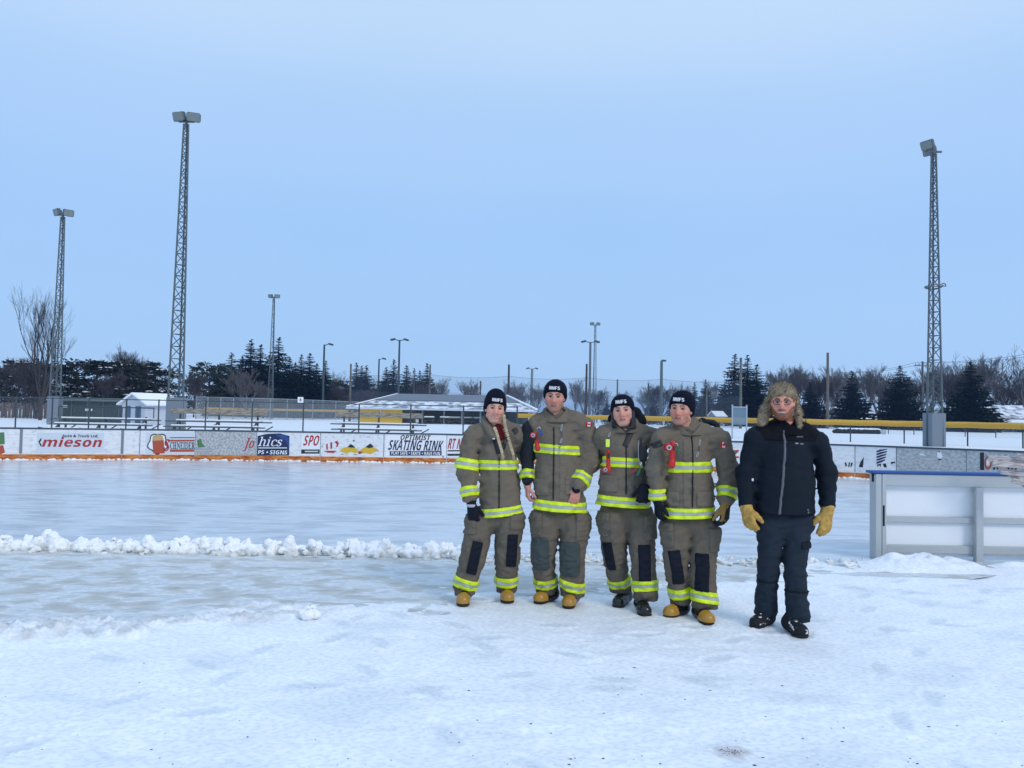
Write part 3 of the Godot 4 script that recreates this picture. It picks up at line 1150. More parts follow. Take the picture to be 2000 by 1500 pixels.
	for q in 5:
		var y := 876.0 + q * 6.0
		patch(15, [[1713, y + 4], [1720, y + 1], [1735 - q * 1.2, y - 2 if q > 0 else y], [1734 - q * 1.2, y + 1.2], [1722, y + 5], [1713, y + 8.0]], navy, "print", 0.003)
	patch(15, [[1714, 909], [1722, 908], [1721, 915], [1718, 911], [1715, 915]], black)
	patch(15, [[1725, 908], [1731, 907], [1733, 916], [1727, 915]], black)
	patch(15, [[1740, 904], [1749, 903], [1749, 906], [1744, 907], [1742, 910]], black)
	# worn right panels
	patch(16, [[1796, 885], [1806, 888], [1810, 891], [1800, 889]], paper)
	patch(16, [[1833, 884], [1839, 882], [1843, 892], [1840, 897], [1833, 895]], paper)
	patch(16, [[1834, 898], [1842, 897], [1839, 900], [1835, 901]], black)
	patch(16, [[1835, 881], [1838, 881.5], [1838, 884], [1836, 884]], black)
	rect(17, 1916, 883.5, 1924, 921, black)
	rect(17, 1927, 893, 1936, 911, paper, "sheet")
	lettering(17, "O", 1925, 892, 1939, 919, brick, 0.0, "lettering", true, false, 0.003)
	for q in 7:
		rect(17, 1942 + q * 7, 915, 1946 + q * 7, 920 - q % 2, black, "print", 0.003)

# the near boards at the right: an aluminium frame with white sheets and a blue cap
func build_near_boards() -> void:
	var z := -8.75
	var alu := mat(0.45, 0.47, 0.47, 0.42, 0.3, noise_tex(0.06, FastNoiseLite.TYPE_SIMPLEX, 256, 3.0, null, 81, 3), 3.0, 0.3)
	var sheet := mat(0.80, 0.81, 0.82, 0.38)
	var blue := mat(0.015, 0.075, 0.27, 0.45)
	var black := mat(0.012, 0.012, 0.014, 0.6)
	var x0 := at(1703, 1000, 8.75).x
	var x1 := x0 + 3.4
	var t := thing("rink_board_section", "near right rink boards seen from behind with grey metal frame and blue cap rail", "rink boards", Vector3(x0, 0, z))
	var l := x1 - x0
	var m := MB.new()
	m.box(Transform3D(Basis(), Vector3(l * 0.5 - 0.02, 0.972, 0.01)), Vector3(l + 0.05, 0.032, 0.16), 0.01)
	obj("cap_rail", m, blue, t)
	m = MB.new()
	m.box(Transform3D(Basis(), Vector3(l * 0.5, 0.888, 0.03)), Vector3(l, 0.135, 0.08), 0.006)
	obj("top_beam", m, alu, t)
	m = MB.new()
	m.box(Transform3D(Basis(), Vector3(l * 0.5, 0.445, 0.02)), Vector3(l, 0.066, 0.05), 0.005)
	obj("mid_rail", m, alu, t)
	m = MB.new()
	m.box(Transform3D(Basis(), Vector3(l * 0.5, 0.115, 0.02)), Vector3(l, 0.09, 0.05), 0.005)
	obj("bottom_rail", m, alu, t)
	m = MB.new()
	m.box(Transform3D(Basis(), Vector3(0.032, 0.475, 0.02)), Vector3(0.07, 0.95, 0.15), 0.006)
	m.box(Transform3D(Basis(), Vector3(0.095, 0.475, 0.045)), Vector3(0.05, 0.95, 0.10), 0.006)
	var ep := obj("end_post", m, alu, t)
	m = MB.new()
	m.box(Transform3D(Basis(), Vector3(0.088, 0.49, 0.0965)), Vector3(0.02, 0.23, 0.004), 0.001)
	obj("slot", m, black, ep)
	m = MB.new()
	m.box(Transform3D(Basis(), Vector3(-0.0042, 0.92, 0.03)), Vector3(0.003, 0.12, 0.05))
	obj("latch", m, black, ep)
	for k in 3:
		var px := 1.155 + k * 1.12
		m = MB.new()
		m.box(Transform3D(Basis(), Vector3(px, 0.40, 0.075)), Vector3(0.085, 0.845, 0.07), 0.006)
		obj("post", m, alu, t)
	for k in 3:
		var a := 0.12 + (0.0 if k == 0 else 1.035 + (k - 1) * 1.12)
		var b := 1.155 + k * 1.12
		m = MB.new()
		m.box(Transform3D(Basis(), Vector3((a + b) * 0.5, 0.50, -0.012)), Vector3(b - a - 0.006, 0.93, 0.014), 0.002)
		obj("white_panel", m, sheet, t)
	# grey weathered lumber thrown over the rail
	var wood := StandardMaterial3D.new()
	wood.albedo_texture = noise_tex(0.04, FastNoiseLite.TYPE_SIMPLEX, 256, 0.0, ramp_of([[0.2, Color(0.52, 0.47, 0.45)], [0.5, Color(0.74, 0.69, 0.67)], [0.9, Color(0.86, 0.82, 0.80)]]), 83, 5)
	wood.uv1_triplanar = true
	wood.uv1_scale = Vector3(0.6, 6.0, 6.0)
	wood.roughness = 0.85
	var d := 8.35
	var pr := thing("broken_pallet", "grey weathered wooden planks nailed together and leaning on the near boards at right edge", "wooden pallet", at(1960, 930, d))
	var boards := [[1930, 895, 2045, 901, 0.062, 0.0], [1938, 904, 2050, 916, 0.062, 0.05], [1954, 920, 2050, 934, 0.062, 0.02], [1976, 938, 2052, 952, 0.06, 0.06], [1934, 896, 2004, 950, 0.05, -0.045], [1985, 889, 2040, 902, 0.04, 0.08]]
	for q in boards:
		m = MB.new()
		var a := at(q[0], q[1], d - q[5]) - pr.position
		var b := at(q[2], q[3], d - q[5] - 0.1) - pr.position
		var x := (b - a).normalized()
		var zz := (Vector3.BACK - x * x.z).normalized()
		m.box(Transform3D(Basis(x, zz.cross(x), zz), (a + b) * 0.5), Vector3(a.distance_to(b), q[4], 0.022), 0.004)
		obj("plank", m, wood, pr)

# ---------------------------------------------------------------- floodlight towers
func lattice_tower(label: String, px: float, d: float, tpx: float, tpy: float, wb: float, wt: float, box_h: float, box_w: float, turn: float, heads: Array, levels: int) -> Node3D:
	var steel := mat(0.115, 0.14, 0.15, 0.6, 0.1)
	var sheet := mat(0.19, 0.225, 0.26, 0.6, 0.1, noise_tex(0.04, FastNoiseLite.TYPE_SIMPLEX, 256, 3.0, null, 91, 3), 1.5, 0.3)
	var lamp := mat(0.11, 0.13, 0.125, 0.5, 0.1)
	var glass := mat(0.19, 0.22, 0.21, 0.35)
	var b := base(px, d)
	var top := at(tpx, tpy, d)
	var h := top.y - b.y
	var t := thing("floodlight_tower", label, "light tower", Vector3((b.x + top.x) * 0.5, b.y - 0.15, b.z), 0.0, "lattice floodlight towers round the field")
	h += 0.15
	var lb := []
	var lt := []
	for k in 3:
		var f := turn + TAU * k / 3
		lb.append(Vector3(cos(f), 0, sin(f)) * wb * 0.577)
		lt.append(Vector3(cos(f), 0, sin(f)) * wt * 0.577 + Vector3(0, h, 0))
	for k in 3:
		var m := MB.new()
		m.tube(lb[k], lt[k], 0.042, 0.034, 6, true)
		obj("leg", m, steel, t)
	var br := MB.new()
	for k in 3:
		var q := (k + 1) % 3
		for i in levels:
			# steps shorten as the tower narrows
			var f0 := 1.0 - pow(1.0 - float(i) / levels, 1.25)
			var f1 := 1.0 - pow(1.0 - float(i + 1) / levels, 1.25)
			var a0: Vector3 = (lb[k] as Vector3).lerp(lt[k], f0)
			var a1: Vector3 = (lb[k] as Vector3).lerp(lt[k], f1)
			var c0: Vector3 = (lb[q] as Vector3).lerp(lt[q], f0)
			var c1: Vector3 = (lb[q] as Vector3).lerp(lt[q], f1)
			if i % 2 == 0:
				br.tube(a0, c1, 0.021, 0.021, 4)
			else:
				br.tube(c0, a1, 0.021, 0.021, 4)
			br.tube(a1, c1, 0.015, 0.015, 4)
	obj("bracing", br, steel, t).set_meta("kind", "stuff")
	if box_h > 0.0:
		var m := MB.new()
		m.box(Transform3D(Basis(Vector3.UP, 0.12), Vector3(0, box_h * 0.5, 0)), Vector3(box_w, box_h, box_w), 0.015)
		obj("base_guard", m, sheet, t)
	var m := MB.new()
	m.tube(Vector3(0, h - 0.1, 0), Vector3(0, h + 0.25, 0), 0.06, 0.05, 8, true)
	m.bar(Vector3(-0.34, h + 0.12, 0), Vector3(0.34, h + 0.12, 0), 0.07, 0.07)
	obj("crossarm", m, steel, t)
	for q in heads:
		# [x, y above the top, z, yaw, pitch, size]
		var o := Basis(Vector3.UP, q[3]) * Basis(Vector3.RIGHT, q[4])
		var c := Vector3(q[0], h + q[1], q[2])
		var s: float = q[5]
		m = MB.new()
		m.box(Transform3D(o, c), Vector3(0.58, 0.40, 0.22) * s, 0.05 * s)
		m.box(Transform3D(o, c + o * Vector3(0, 0, -0.16) * s), Vector3(0.26, 0.22, 0.16) * s, 0.03 * s)
		m.bar(c + o * Vector3(0, -0.22, 0) * s, Vector3(q[0], h + 0.12, 0), 0.04, 0.04)
		var f := obj("floodlight", m, lamp, t)
		m = MB.new()
		m.box(Transform3D(o, c + o * Vector3(0, 0, 0.112) * s), Vector3(0.50, 0.33, 0.01) * s, 0.003)
		obj("lens", m, glass, f)
	return t

func build_towers() -> void:
	lattice_tower("tall lattice floodlight tower left of centre with two lamp heads and a grey sheet base", 345, 33.0, 362, 243, 0.66, 0.20, 1.62, 0.66, 0.35, [[-0.30, 0.32, 0.05, -0.25, 0.32, 1.0], [0.32, 0.30, 0.05, 0.35, 0.30, 1.0]], 30)
	var right := lattice_tower("lattice floodlight tower at right with a grey sheet base and lamp heads turned left", 1821, 32.3, 1827, 302, 0.61, 0.18, 1.56, 0.63, 0.9, [[-0.34, 0.36, 0.15, -1.05, 0.42, 0.95], [-0.06, 0.22, -0.2, -1.0, 0.3, 0.95]], 28)
	var steel := mat(0.13, 0.16, 0.17, 0.55, 0.3)
	var m := MB.new()
	var hy := at(1824, 560, 32.3).y - right.position.y
	for k in 12:
		var f := TAU * k / 12
		var g := TAU * (k + 1) / 12
		m.tube(Vector3(cos(f) * 0.34, hy + 0.04 * sin(f), sin(f) * 0.34), Vector3(cos(g) * 0.34, hy + 0.04 * sin(g), sin(g) * 0.34), 0.025, 0.025, 5)
	m.tube(Vector3(-0.38, hy - 0.02, 0.1), Vector3(0.46, hy + 0.02, 0.1), 0.022, 0.022, 6, true)
	m.path([Vector3(0.28, hy + 0.13, 0.1), Vector3(0.42, hy + 0.12, 0.1), Vector3(0.46, hy, 0.1)], [0.025, 0.025, 0.02], 5)
	m.ball(Vector3(-0.36, hy - 0.04, 0.1), Vector3(0.1, 0.06, 0.1), 5, 8)
	obj("ring_bracket", m, steel, right)
	lattice_tower("lattice floodlight tower at far left behind the bare tree, cut by pines", 108, 45.0, 121, 424, 0.62, 0.2, 1.7, 0.62, 0.1, [[-0.32, 0.28, 0.05, -0.6, 0.3, 1.0], [0.34, 0.24, 0.05, 0.75, 0.3, 1.0]], 26)
	lattice_tower("thin distant lattice floodlight tower in front of the left spruces", 528, 83.0, 535, 584, 0.62, 0.2, 0.0, 0.0, 0.5, [[-0.36, 0.3, 0.05, -0.4, 0.3, 1.0], [0.36, 0.3, 0.05, 0.4, 0.3, 1.0]], 24)
	lattice_tower("thin distant lattice floodlight tower behind the middle of the group", 1159, 103.0, 1163, 637, 0.62, 0.2, 0.0, 0.0, 0.2, [[-0.42, 0.3, 0.05, -0.4, 0.3, 1.0], [0.42, 0.3, 0.05, 0.4, 0.3, 1.0]], 24)

# ---------------------------------------------------------------- fences, bleachers, nets
func mesh_material(alpha: float, r := 0.25, g := 0.29, b := 0.32) -> StandardMaterial3D:
	var m := StandardMaterial3D.new()
	m.albedo_color = Color(Color(r, g, b).linear_to_srgb(), alpha)
	m.transparency = BaseMaterial3D.TRANSPARENCY_ALPHA
	m.roughness = 0.8
	m.cull_mode = BaseMaterial3D.CULL_DISABLED
	return m

# posts along a line of [px, depth], with a top rail, a wire mesh and perhaps a yellow cap
func wire_fence(label: String, stops: Array, top: float, post_r: float, alpha: float, cap_r := 0.0, dark := true, group := "") -> Node3D:
	var post := mat(0.035, 0.05, 0.055, 0.5, 0.2) if dark else mat(0.28, 0.32, 0.34, 0.5, 0.3)
	var a0 := base(stops[0][0], stops[0][1])
	var t := thing("wire_fence", label, "fence", a0, 0.0, group)
	var pts := []
	for s in stops:
		pts.append(base(s[0], s[1]) - a0)
	var web := MB.new()
	for i in pts.size():
		var m := MB.new()
		m.tube(pts[i] + Vector3(0, -0.25, 0), pts[i] + Vector3(0, top, 0), post_r, post_r, 8, true)
		obj("post", m, post, t)
		if i + 1 < pts.size():
			var p: Vector3 = pts[i]
			var q: Vector3 = pts[i + 1]
			m = MB.new()
			if cap_r > 0.0:
				# corrugated yellow drain pipe slipped over the rail
				var n := 10
				for k in n:
					m.tube(p.lerp(q, float(k) / n) + Vector3(0, top, 0), p.lerp(q, float(k + 1) / n) + Vector3(0, top + 0.012 * sin(i * 2.0 + k), 0), cap_r, cap_r * 1.0, 12)
				obj("yellow_cap", m, mat(0.60, 0.33, 0.03, 0.55), t)
			else:
				m.tube(p + Vector3(0, top - 0.03, 0), q + Vector3(0, top - 0.03, 0), post_r * 0.7, post_r * 0.7, 6)
				obj("top_rail", m, post, t)
			web.quad(p + Vector3(0, 0, 0.03), p + Vector3(0, top, 0.03), q + Vector3(0, top, 0.03), q + Vector3(0, 0, 0.03))
	if alpha > 0.0:
		obj("wire_mesh", web, mesh_material(alpha), t)
	return t

func bleacher(label: String, px0: float, px1: float, d: float, back: bool) -> void:
	var a := base(px0, d)
	var b := base(px1, d)
	var l := b.x - a.x
	var t := thing("bleacher", label, "bleacher", (a + b) * 0.5, -atan2(b.z - a.z, l), "bleachers behind the far boards")
	var frame := mat(0.03, 0.04, 0.045, 0.5, 0.3)
	var plank := mat(0.10, 0.115, 0.12, 0.6)
	var snow := mat(0.9, 0.9, 0.9, 0.75)
	var wood := StandardMaterial3D.new()
	wood.albedo_texture = noise_tex(0.03, FastNoiseLite.TYPE_SIMPLEX, 256, 0.0, ramp_of([[0.2, Color(0.42, 0.38, 0.33)], [0.6, Color(0.60, 0.56, 0.50)], [0.9, Color(0.68, 0.65, 0.60)]]), 97, 4)
	wood.uv1_triplanar = true
	wood.uv1_scale = Vector3(0.3, 3, 3)
	wood.roughness = 0.85
	for k in 3:
		var y := 0.12 + k * 0.20
		var z := 0.55 - k * 0.42
		var m := MB.new()
		m.box(Transform3D(Basis(), Vector3(0, y, z)), Vector3(l + 0.25 * k, 0.045, 0.25), 0.006)
		var p := obj("seat_plank", m, plank, t)
		m = MB.new()
		m.box(Transform3D(Basis(), Vector3(0.02, y + 0.052, z - 0.01)), Vector3(l * 0.93, 0.055, 0.23), 0.02)
		obj("snow_cover", m, snow, p)
	var n := 3
	for k in n:
		var x := lerpf(-l * 0.42, l * 0.42, float(k) / (n - 1))
		var m := MB.new()
		m.bar(Vector3(x, -0.2, 0.6), Vector3(x, 0.2, 0.6), 0.05, 0.05)
		m.bar(Vector3(x, -0.2, 0.14), Vector3(x, 0.42, 0.14), 0.05, 0.05)
		m.bar(Vector3(x, -0.2, -0.3), Vector3(x, 1.02 if back else 0.64, -0.3), 0.06, 0.06)
		m.bar(Vector3(x, 0.0, 0.65), Vector3(x, 0.62, -0.35), 0.05, 0.05)
		m.bar(Vector3(x + 0.04, 0.05, -0.28), Vector3(x + l * 0.2, 0.38, 0.1), 0.035, 0.035)
		m.bar(Vector3(x - 0.04, 0.05, 0.1), Vector3(x - l * 0.16, 0.2, 0.5), 0.035, 0.035)
		obj("support", m, frame, t)
	if back:
		var m := MB.new()
		m.box(Transform3D(Basis(Vector3.BACK, -0.008), Vector3(0, 0.90, -0.262)), Vector3(l * 1.04, 0.20, 0.04), 0.005)
		obj("back_plank", m, wood, t)
	else:
		var m := MB.new()
		m.tube(Vector3(-l * 0.5, 1.0, -0.3), Vector3(l * 0.5, 1.0, -0.3), 0.025, 0.025, 6, true)
		for k in 7:
			var x := lerpf(-l * 0.5, l * 0.5, k / 6.0)
			m.tube(Vector3(x, 0.6, -0.3), Vector3(x, 1.0, -0.3), 0.02, 0.02, 5)
		obj("back_rail", m, frame, t)

func build_fences() -> void:
	wire_fence("dark chain link fence on thin posts right behind the left far boards", [[-60, 26.5], [29, 26.8], [100, 27], [172, 27], [245, 27.2], [308, 27.2], [400, 27.4], [491, 27.5], [591, 27.6], [700, 27.8], [801, 27.9], [904, 28], [1009, 28]], 1.32, 0.026, 0.07)
	wire_fence("long low outfield fence capped with fat yellow corrugated pipe at right", [[1011, 49], [1085, 47.5], [1160, 46], [1240, 44.5], [1322, 43], [1405, 41.5], [1490, 39.8], [1575, 38], [1661, 37.2], [1766, 36.2], [1890, 34.4], [1998, 32.6], [2120, 31], [2250, 29.5]], 0.93, 0.032, 0.10, 0.135)
	wire_fence("distant thin yellow capped fence between the bleachers and the backstop at left", [[398, 84], [455, 85], [515, 86], [575, 87], [632, 88], [690, 89]], 0.98, 0.04, 0.12, 0.13)
	wire_fence("tall grey chain link backstop in front of the left spruces", [[382, 72], [405, 73], [430, 73], [455, 74], [491, 74], [527, 75], [560, 77], [610, 80], [655, 84], [700, 88]], 2.1, 0.05, 0.42, 0.0, false)
	wire_fence("low dark wire fence crossing the snow behind the yellow capped fence at right", [[1735, 62], [1785, 60], [1835, 58.5], [1885, 57], [1945, 55], [2010, 53]], 0.95, 0.035, 0.08)
	bleacher("dark snow dusted bleacher without a back board at far left", 104, 292, 30.0, false)
	bleacher("long bleacher with a weathered back plank in front of the left tower's base", 330, 512, 29.5, true)
	bleacher("snow covered bleacher with a weathered back plank before the yellow wall", 655, 818, 30.0, true)
	# sign on a fence post
	var p := at(587, 781, 27.4)
	var s := thing("number_sign", "small white square sign with a black numeral on a fence post", "sign", p)
	var m := MB.new()
	m.box(Transform3D(), Vector3(0.2, 0.2, 0.012), 0.003)
	obj("plate", m, mat(0.85, 0.86, 0.87, 0.5), s)
	var t := text_mesh("8")
	var o := obj("numeral", t, mat(0.01, 0.01, 0.012, 0.6), s)
	o.scale = Vector3(0.42, 0.42, 1)
	o.position = Vector3(0, 0, 0.008)
	# high safety netting strung between the wooden poles
	var net := thing("safety_net", "high faint ball netting hung between the wooden poles behind the group", "net", base(1145, 76))
	var pxs := [683.0, 840.0, 993.0, 1145.0, 1293.0, 1447.0]
	for i in pxs.size() - 1:
		var a := base(pxs[i], 76) - net.position
		var b := base(pxs[i + 1], 76) - net.position
		var w := MB.new()
		var rope := MB.new()
		var n := 10
		for k in n:
			var f := float(k) / n
			var g := float(k + 1) / n
			var ya := 4.75 - 0.9 * f * (1.0 - f)
			var yb := 4.75 - 0.9 * g * (1.0 - g)
			var pa := a.lerp(b, f)
			var pb := a.lerp(b, g)
			w.quad(pa, pa + Vector3(0, ya, 0), pb + Vector3(0, yb, 0), pb)
			rope.tube(pa + Vector3(0, ya, 0), pb + Vector3(0, yb, 0), 0.02, 0.02, 4)
			w.quad(pa + Vector3(0, 0, 0.4), pa + Vector3(0, ya - 1.55, 0.4), pb + Vector3(0, yb - 1.55, 0.4), pb + Vector3(0, 0, 0.4))
		obj("netting", w, mesh_material(0.14, 0.10, 0.13, 0.18), net)
		obj("rope", rope, mesh_material(0.35, 0.10, 0.13, 0.16), net)
	# the practice screen
	var q := base(1444, 39)
	var sc := thing("practice_screen", "grey blue meshed practice screen on two posts behind the fence", "screen", q)
	for k in [-0.36, 0.36]:
		m = MB.new()
		m.tube(Vector3(k, -0.2, 0), Vector3(k, 1.72, 0), 0.04, 0.04, 8, true)
		obj("post", m, mat(0.42, 0.46, 0.50, 0.5, 0.3), sc)
	m = MB.new()
	m.box(Transform3D(Basis(), Vector3(0, 1.14, 0.02)), Vector3(0.70, 0.86, 0.02), 0.0)
	obj("mesh_panel", m, mesh_material(0.6, 0.20, 0.30, 0.38), sc)
	m = MB.new()
	m.tube(Vector3(-0.36, 1.6, 0), Vector3(0.36, 1.6, 0), 0.03, 0.03, 6, true)
	obj("top_bar", m, mat(0.42, 0.46, 0.50, 0.5, 0.3), sc)

# ---------------------------------------------------------------- buildings
func gable(called: String, label: String, where: Vector3, turn: float, w: float, l: float, hw: float, hr: float, wall: Material, roof: Material) -> Node3D:
	# ridge along local x; w across (z), l along (x)
	var t := thing(called, label, called.replace("_", " "), where, turn)
	var m := MB.new()
	m.box(Transform3D(Basis(), Vector3(0, hw * 0.5 - 0.1, 0)), Vector3(l, hw + 0.2, w))
	for sg in [-1.0, 1.0]:
		var a := Vector3(sg * l * 0.5, hw, -w * 0.5)
		var b := Vector3(sg * l * 0.5, hw, w * 0.5)
		var c := Vector3(sg * l * 0.5, hw + hr, 0)
		if sg > 0:
			m.tri(a, c, b)
		else:
			m.tri(a, b, c)
	obj("wall", m, wall, t)
	m = MB.new()
	for sg in [-1.0, 1.0]:
		var e := Vector3(0, hw - 0.12, sg * (w * 0.5 + 0.3))
		var r := Vector3(0, hw + hr + 0.04, 0)
		var up := (r - e).normalized()
		var x := Vector3.RIGHT
		m.box(Transform3D(Basis(x, up, x.cross(up)), (e + r) * 0.5 + Vector3(0, 0.05, 0)), Vector3(l + 0.3, e.distance_to(r), 0.09), 0.0)
	obj("roof", m, roof, t)
	return t

func build_buildings() -> void:
	var snow := StandardMaterial3D.new()
	snow.albedo_texture = noise_tex(0.02, FastNoiseLite.TYPE_SIMPLEX, 256, 0.0, ramp_of([[0.3, Color(0.48, 0.51, 0.55)], [0.5, Color(0.86, 0.87, 0.89)], [1.0, Color(0.96, 0.96, 0.97)]]), 103, 4)
	snow.uv1_triplanar = true
	snow.uv1_scale = Vector3.ONE * 0.15
	snow.roughness = 0.75
	var clear := mat(0.88, 0.88, 0.89, 0.75)
	var grey_metal := mat(0.15, 0.17, 0.20, 0.5, 0.2)
	# open pavilion with a yellow end
	var d := 70.0
	var q := base(866, d)
	var pav := thing("pavilion", "long open pavilion with a snowy hip roof and a yellow wall at its left end", "pavilion", q)
	var e := func(px: float, py: float, dz: float) -> Vector3: return at(px, py, d - dz) - q
	var ey := at(866, 799, d).y - q.y
	var ry := ey + 1.28
	var xl: float = e.call(688, 797, 0).x
	var xr: float = e.call(1046, 806, 0).x
	var zf := 2.5
	var zb := -7.0
	var rl: float = e.call(774, 771, -2.2).x + 0.1
	var rr: float = e.call(990, 775, -2.2).x
	var f0 := 0.52
	var lower := MB.new()
	var upper := MB.new()
	var cor := [Vector3(xl, ey, zf), Vector3(xr, ey, zf), Vector3(xr, ey, zb), Vector3(xl, ey, zb)]
	var rid := [Vector3(rl, ry, -2.2), Vector3(rr, ry, -2.2), Vector3(rr, ry, -2.3), Vector3(rl, ry, -2.3)]
	var mid := []
	for k in 4:
		mid.append((cor[k] as Vector3).lerp(rid[k], f0))
	for k in 4:
		var k2 := (k + 1) % 4
		lower.quad(cor[k], mid[k], mid[k2], cor[k2])
		upper.quad(mid[k] + Vector3(0, 0.1, 0), rid[k] + Vector3(0, 0.1, 0), rid[k2] + Vector3(0, 0.1, 0), mid[k2] + Vector3(0, 0.1, 0))
		upper.quad(mid[k], mid[k] + Vector3(0, 0.1, 0), mid[k2] + Vector3(0, 0.1, 0), mid[k2])
	lower.quad(cor[0] + Vector3(0, -0.02, 0), cor[1] + Vector3(0, -0.02, 0), cor[2] + Vector3(0, -0.02, 0), cor[3] + Vector3(0, -0.02, 0))
	obj("snowy_roof", lower, snow, pav)
	obj("roof_top", upper, grey_metal, pav)
	var m := MB.new()
	for k in 4:
		m.bar(cor[k] + Vector3(0, -0.07, 0), cor[(k + 1) % 4] + Vector3(0, -0.07, 0), 0.13, 0.13)
	obj("fascia", m, mat(0.55, 0.60, 0.66, 0.6), pav)
	m = MB.new()
	m.bar((cor[1] as Vector3) + Vector3(0, 0.12, 0), (rid[1] as Vector3) + Vector3(0, 0.12, 0), 0.22, 0.12)
	obj("hip_snow", m, clear, pav)
	m = MB.new()
	m.bar((cor[0] as Vector3) + Vector3(0, 0.10, 0), (rid[0] as Vector3) + Vector3(0, 0.10, 0), 0.12, 0.08)
	obj("hip_snow", m, clear, pav)
	var yellow := mat(0.86, 0.54, 0.06, 0.6)
	var wx0: float = e.call(709, 815, 0).x
	var wx1: float = e.call(790, 815, 0).x
	m = MB.new()
	m.box(Transform3D(Basis(), Vector3((wx0 + wx1) * 0.5, ey * 0.5 - 0.15, -2.2)), Vector3(wx1 - wx0 - 0.04, ey + 0.1, 7.3))
	var yw := obj("yellow_wall", m, mat(0.45, 0.29, 0.05, 0.7), pav)
	for k in 8:
		m = MB.new()
		m.box(Transform3D(Basis(), Vector3((wx0 + wx1) * 0.5, ey - 0.20 - k * 0.17, 1.465)), Vector3(wx1 - wx0, 0.158, 0.03), 0.004)
		obj("siding_board", m, yellow, yw)
	m = MB.new()
	m.box(Transform3D(Basis(), Vector3(e.call(749, 800, 0).x, ey - 0.15, 1.53)), Vector3(0.06, 0.6, 0.06))
	obj("downpipe", m, mat(0.8, 0.8, 0.78, 0.5), yw)
	m = MB.new()
	var bx: float = e.call(802, 815, 0).x
	m.box(Transform3D(Basis(), Vector3(bx, ey * 0.5 - 0.1, 0.6)), Vector3(1.05, ey, 0.2))
	obj("brown_partition", m, mat(0.13, 0.09, 0.085, 0.7), pav)
	for px in [830.0, 871.0, 905.0, 940.0, 975.0, 1010.0, 1036.0]:
		m = MB.new()
		var x: float = e.call(px, 815, 0).x
		m.bar(Vector3(x, -0.2, 2.0), Vector3(x, ey, 2.0), 0.14, 0.14)
		obj("post", m, mat(0.20, 0.24, 0.26, 0.6), pav)
	m = MB.new()
	m.box(Transform3D(Basis(), Vector3((wx1 + xr) * 0.5, ey * 0.45, -6.6)), Vector3(xr - wx1 - 1.0, ey * 0.9, 0.1))
	obj("back_wall", m, mat(0.16, 0.18, 0.19, 0.8), pav)
	# stored picnic tables under it
	var tw := mat(0.06, 0.055, 0.05, 0.8)
	var pt := thing("picnic_table", "snow topped picnic table in the open pavilion, nearest its brown partition", "picnic table", base(838, 68.0), 0.1, "picnic tables kept under the pavilion")
	m = MB.new()
	m.box(Transform3D(Basis(), Vector3(0, 0.56, 0)), Vector3(1.0, 0.05, 0.7), 0.01)
	var top := obj("table_top", m, mat(0.16, 0.15, 0.14, 0.8), pt)
	m = MB.new()
	m.box(Transform3D(Basis(), Vector3(0, 0.64, 0)), Vector3(0.92, 0.11, 0.62), 0.04)
	obj("snow_cover", m, clear, top)
	for sg in [-1.0, 1.0]:
		m = MB.new()
		m.box(Transform3D(Basis(), Vector3(0, 0.32, sg * 0.62)), Vector3(1.0, 0.05, 0.24), 0.01)
		obj("bench", m, tw, pt)
		m = MB.new()
		m.bar(Vector3(sg * 0.36, -0.1, 0.55), Vector3(sg * 0.36, 0.54, -0.15), 0.12, 0.09)
		m.bar(Vector3(sg * 0.36, -0.1, -0.55), Vector3(sg * 0.36, 0.54, 0.15), 0.12, 0.09)
		obj("leg", m, tw, pt)
	var words := ["second from the partition", "middle one of the row", "second from the right end", "rightmost of the row"]
	var tx := [870.0, 890.0, 911.0, 932.0]
	for k in 4:
		copy_of(pt, base(tx[k], 68.0 + 0.4 * k), 0.25 * k - 0.2, "snow topped picnic table in the open pavilion, " + words[k])
	# shed
	var shed := gable("equipment_shed", "pale grey shed with a snowy gable roof and blue doors left of the tall tower", base(293, 45), 1.12, 1.9, 2.3, 1.22, 0.5, mat(0.50, 0.54, 0.60, 0.7), clear)
	for k in 2:
		m = MB.new()
		m.box(Transform3D(Basis(), Vector3(-1.17, 0.55, -0.42 + k * 0.85)), Vector3(0.04, 1.05, 0.42), 0.008)
		obj("door", m, mat(0.03, 0.085, 0.16, 0.5), shed)
	# dugout
	var dq := base(183, 47)
	var dug := thing("dugout", "long low dark green dugout with a mesh front behind the left bleacher", "dugout", dq)
	m = MB.new()
	m.box(Transform3D(Basis(), Vector3(0, 0.62, -0.9)), Vector3(3.9, 1.5, 0.1))
	for sg in [-1.0, 1.0]:
		m.box(Transform3D(Basis(), Vector3(sg * 1.92, 0.62, -0.05)), Vector3(0.1, 1.5, 1.58))
	obj("wall", m, mat(0.06, 0.085, 0.09, 0.8), dug)
	m = MB.new()
	m.box(Transform3D(Basis(Vector3.RIGHT, 0.06), Vector3(0, 1.42, -0.05)), Vector3(4.2, 0.1, 2.1), 0.01)
	obj("roof", m, mat(0.12, 0.15, 0.15, 0.7), dug)
	m = MB.new()
	m.quad(Vector3(-1.9, -0.1, 0.76), Vector3(-1.9, 1.36, 0.76), Vector3(1.9, 1.36, 0.76), Vector3(1.9, -0.1, 0.76))
	obj("mesh_front", m, mesh_material(0.45, 0.10, 0.135, 0.14), dug)
	for k in 5:
		m = MB.new()
		m.tube(Vector3(-1.9 + k * 0.95, -0.2, 0.78), Vector3(-1.9 + k * 0.95, 1.4, 0.78), 0.03, 0.03, 6)
		obj("post", m, mat(0.10, 0.13, 0.14, 0.5, 0.2), dug)
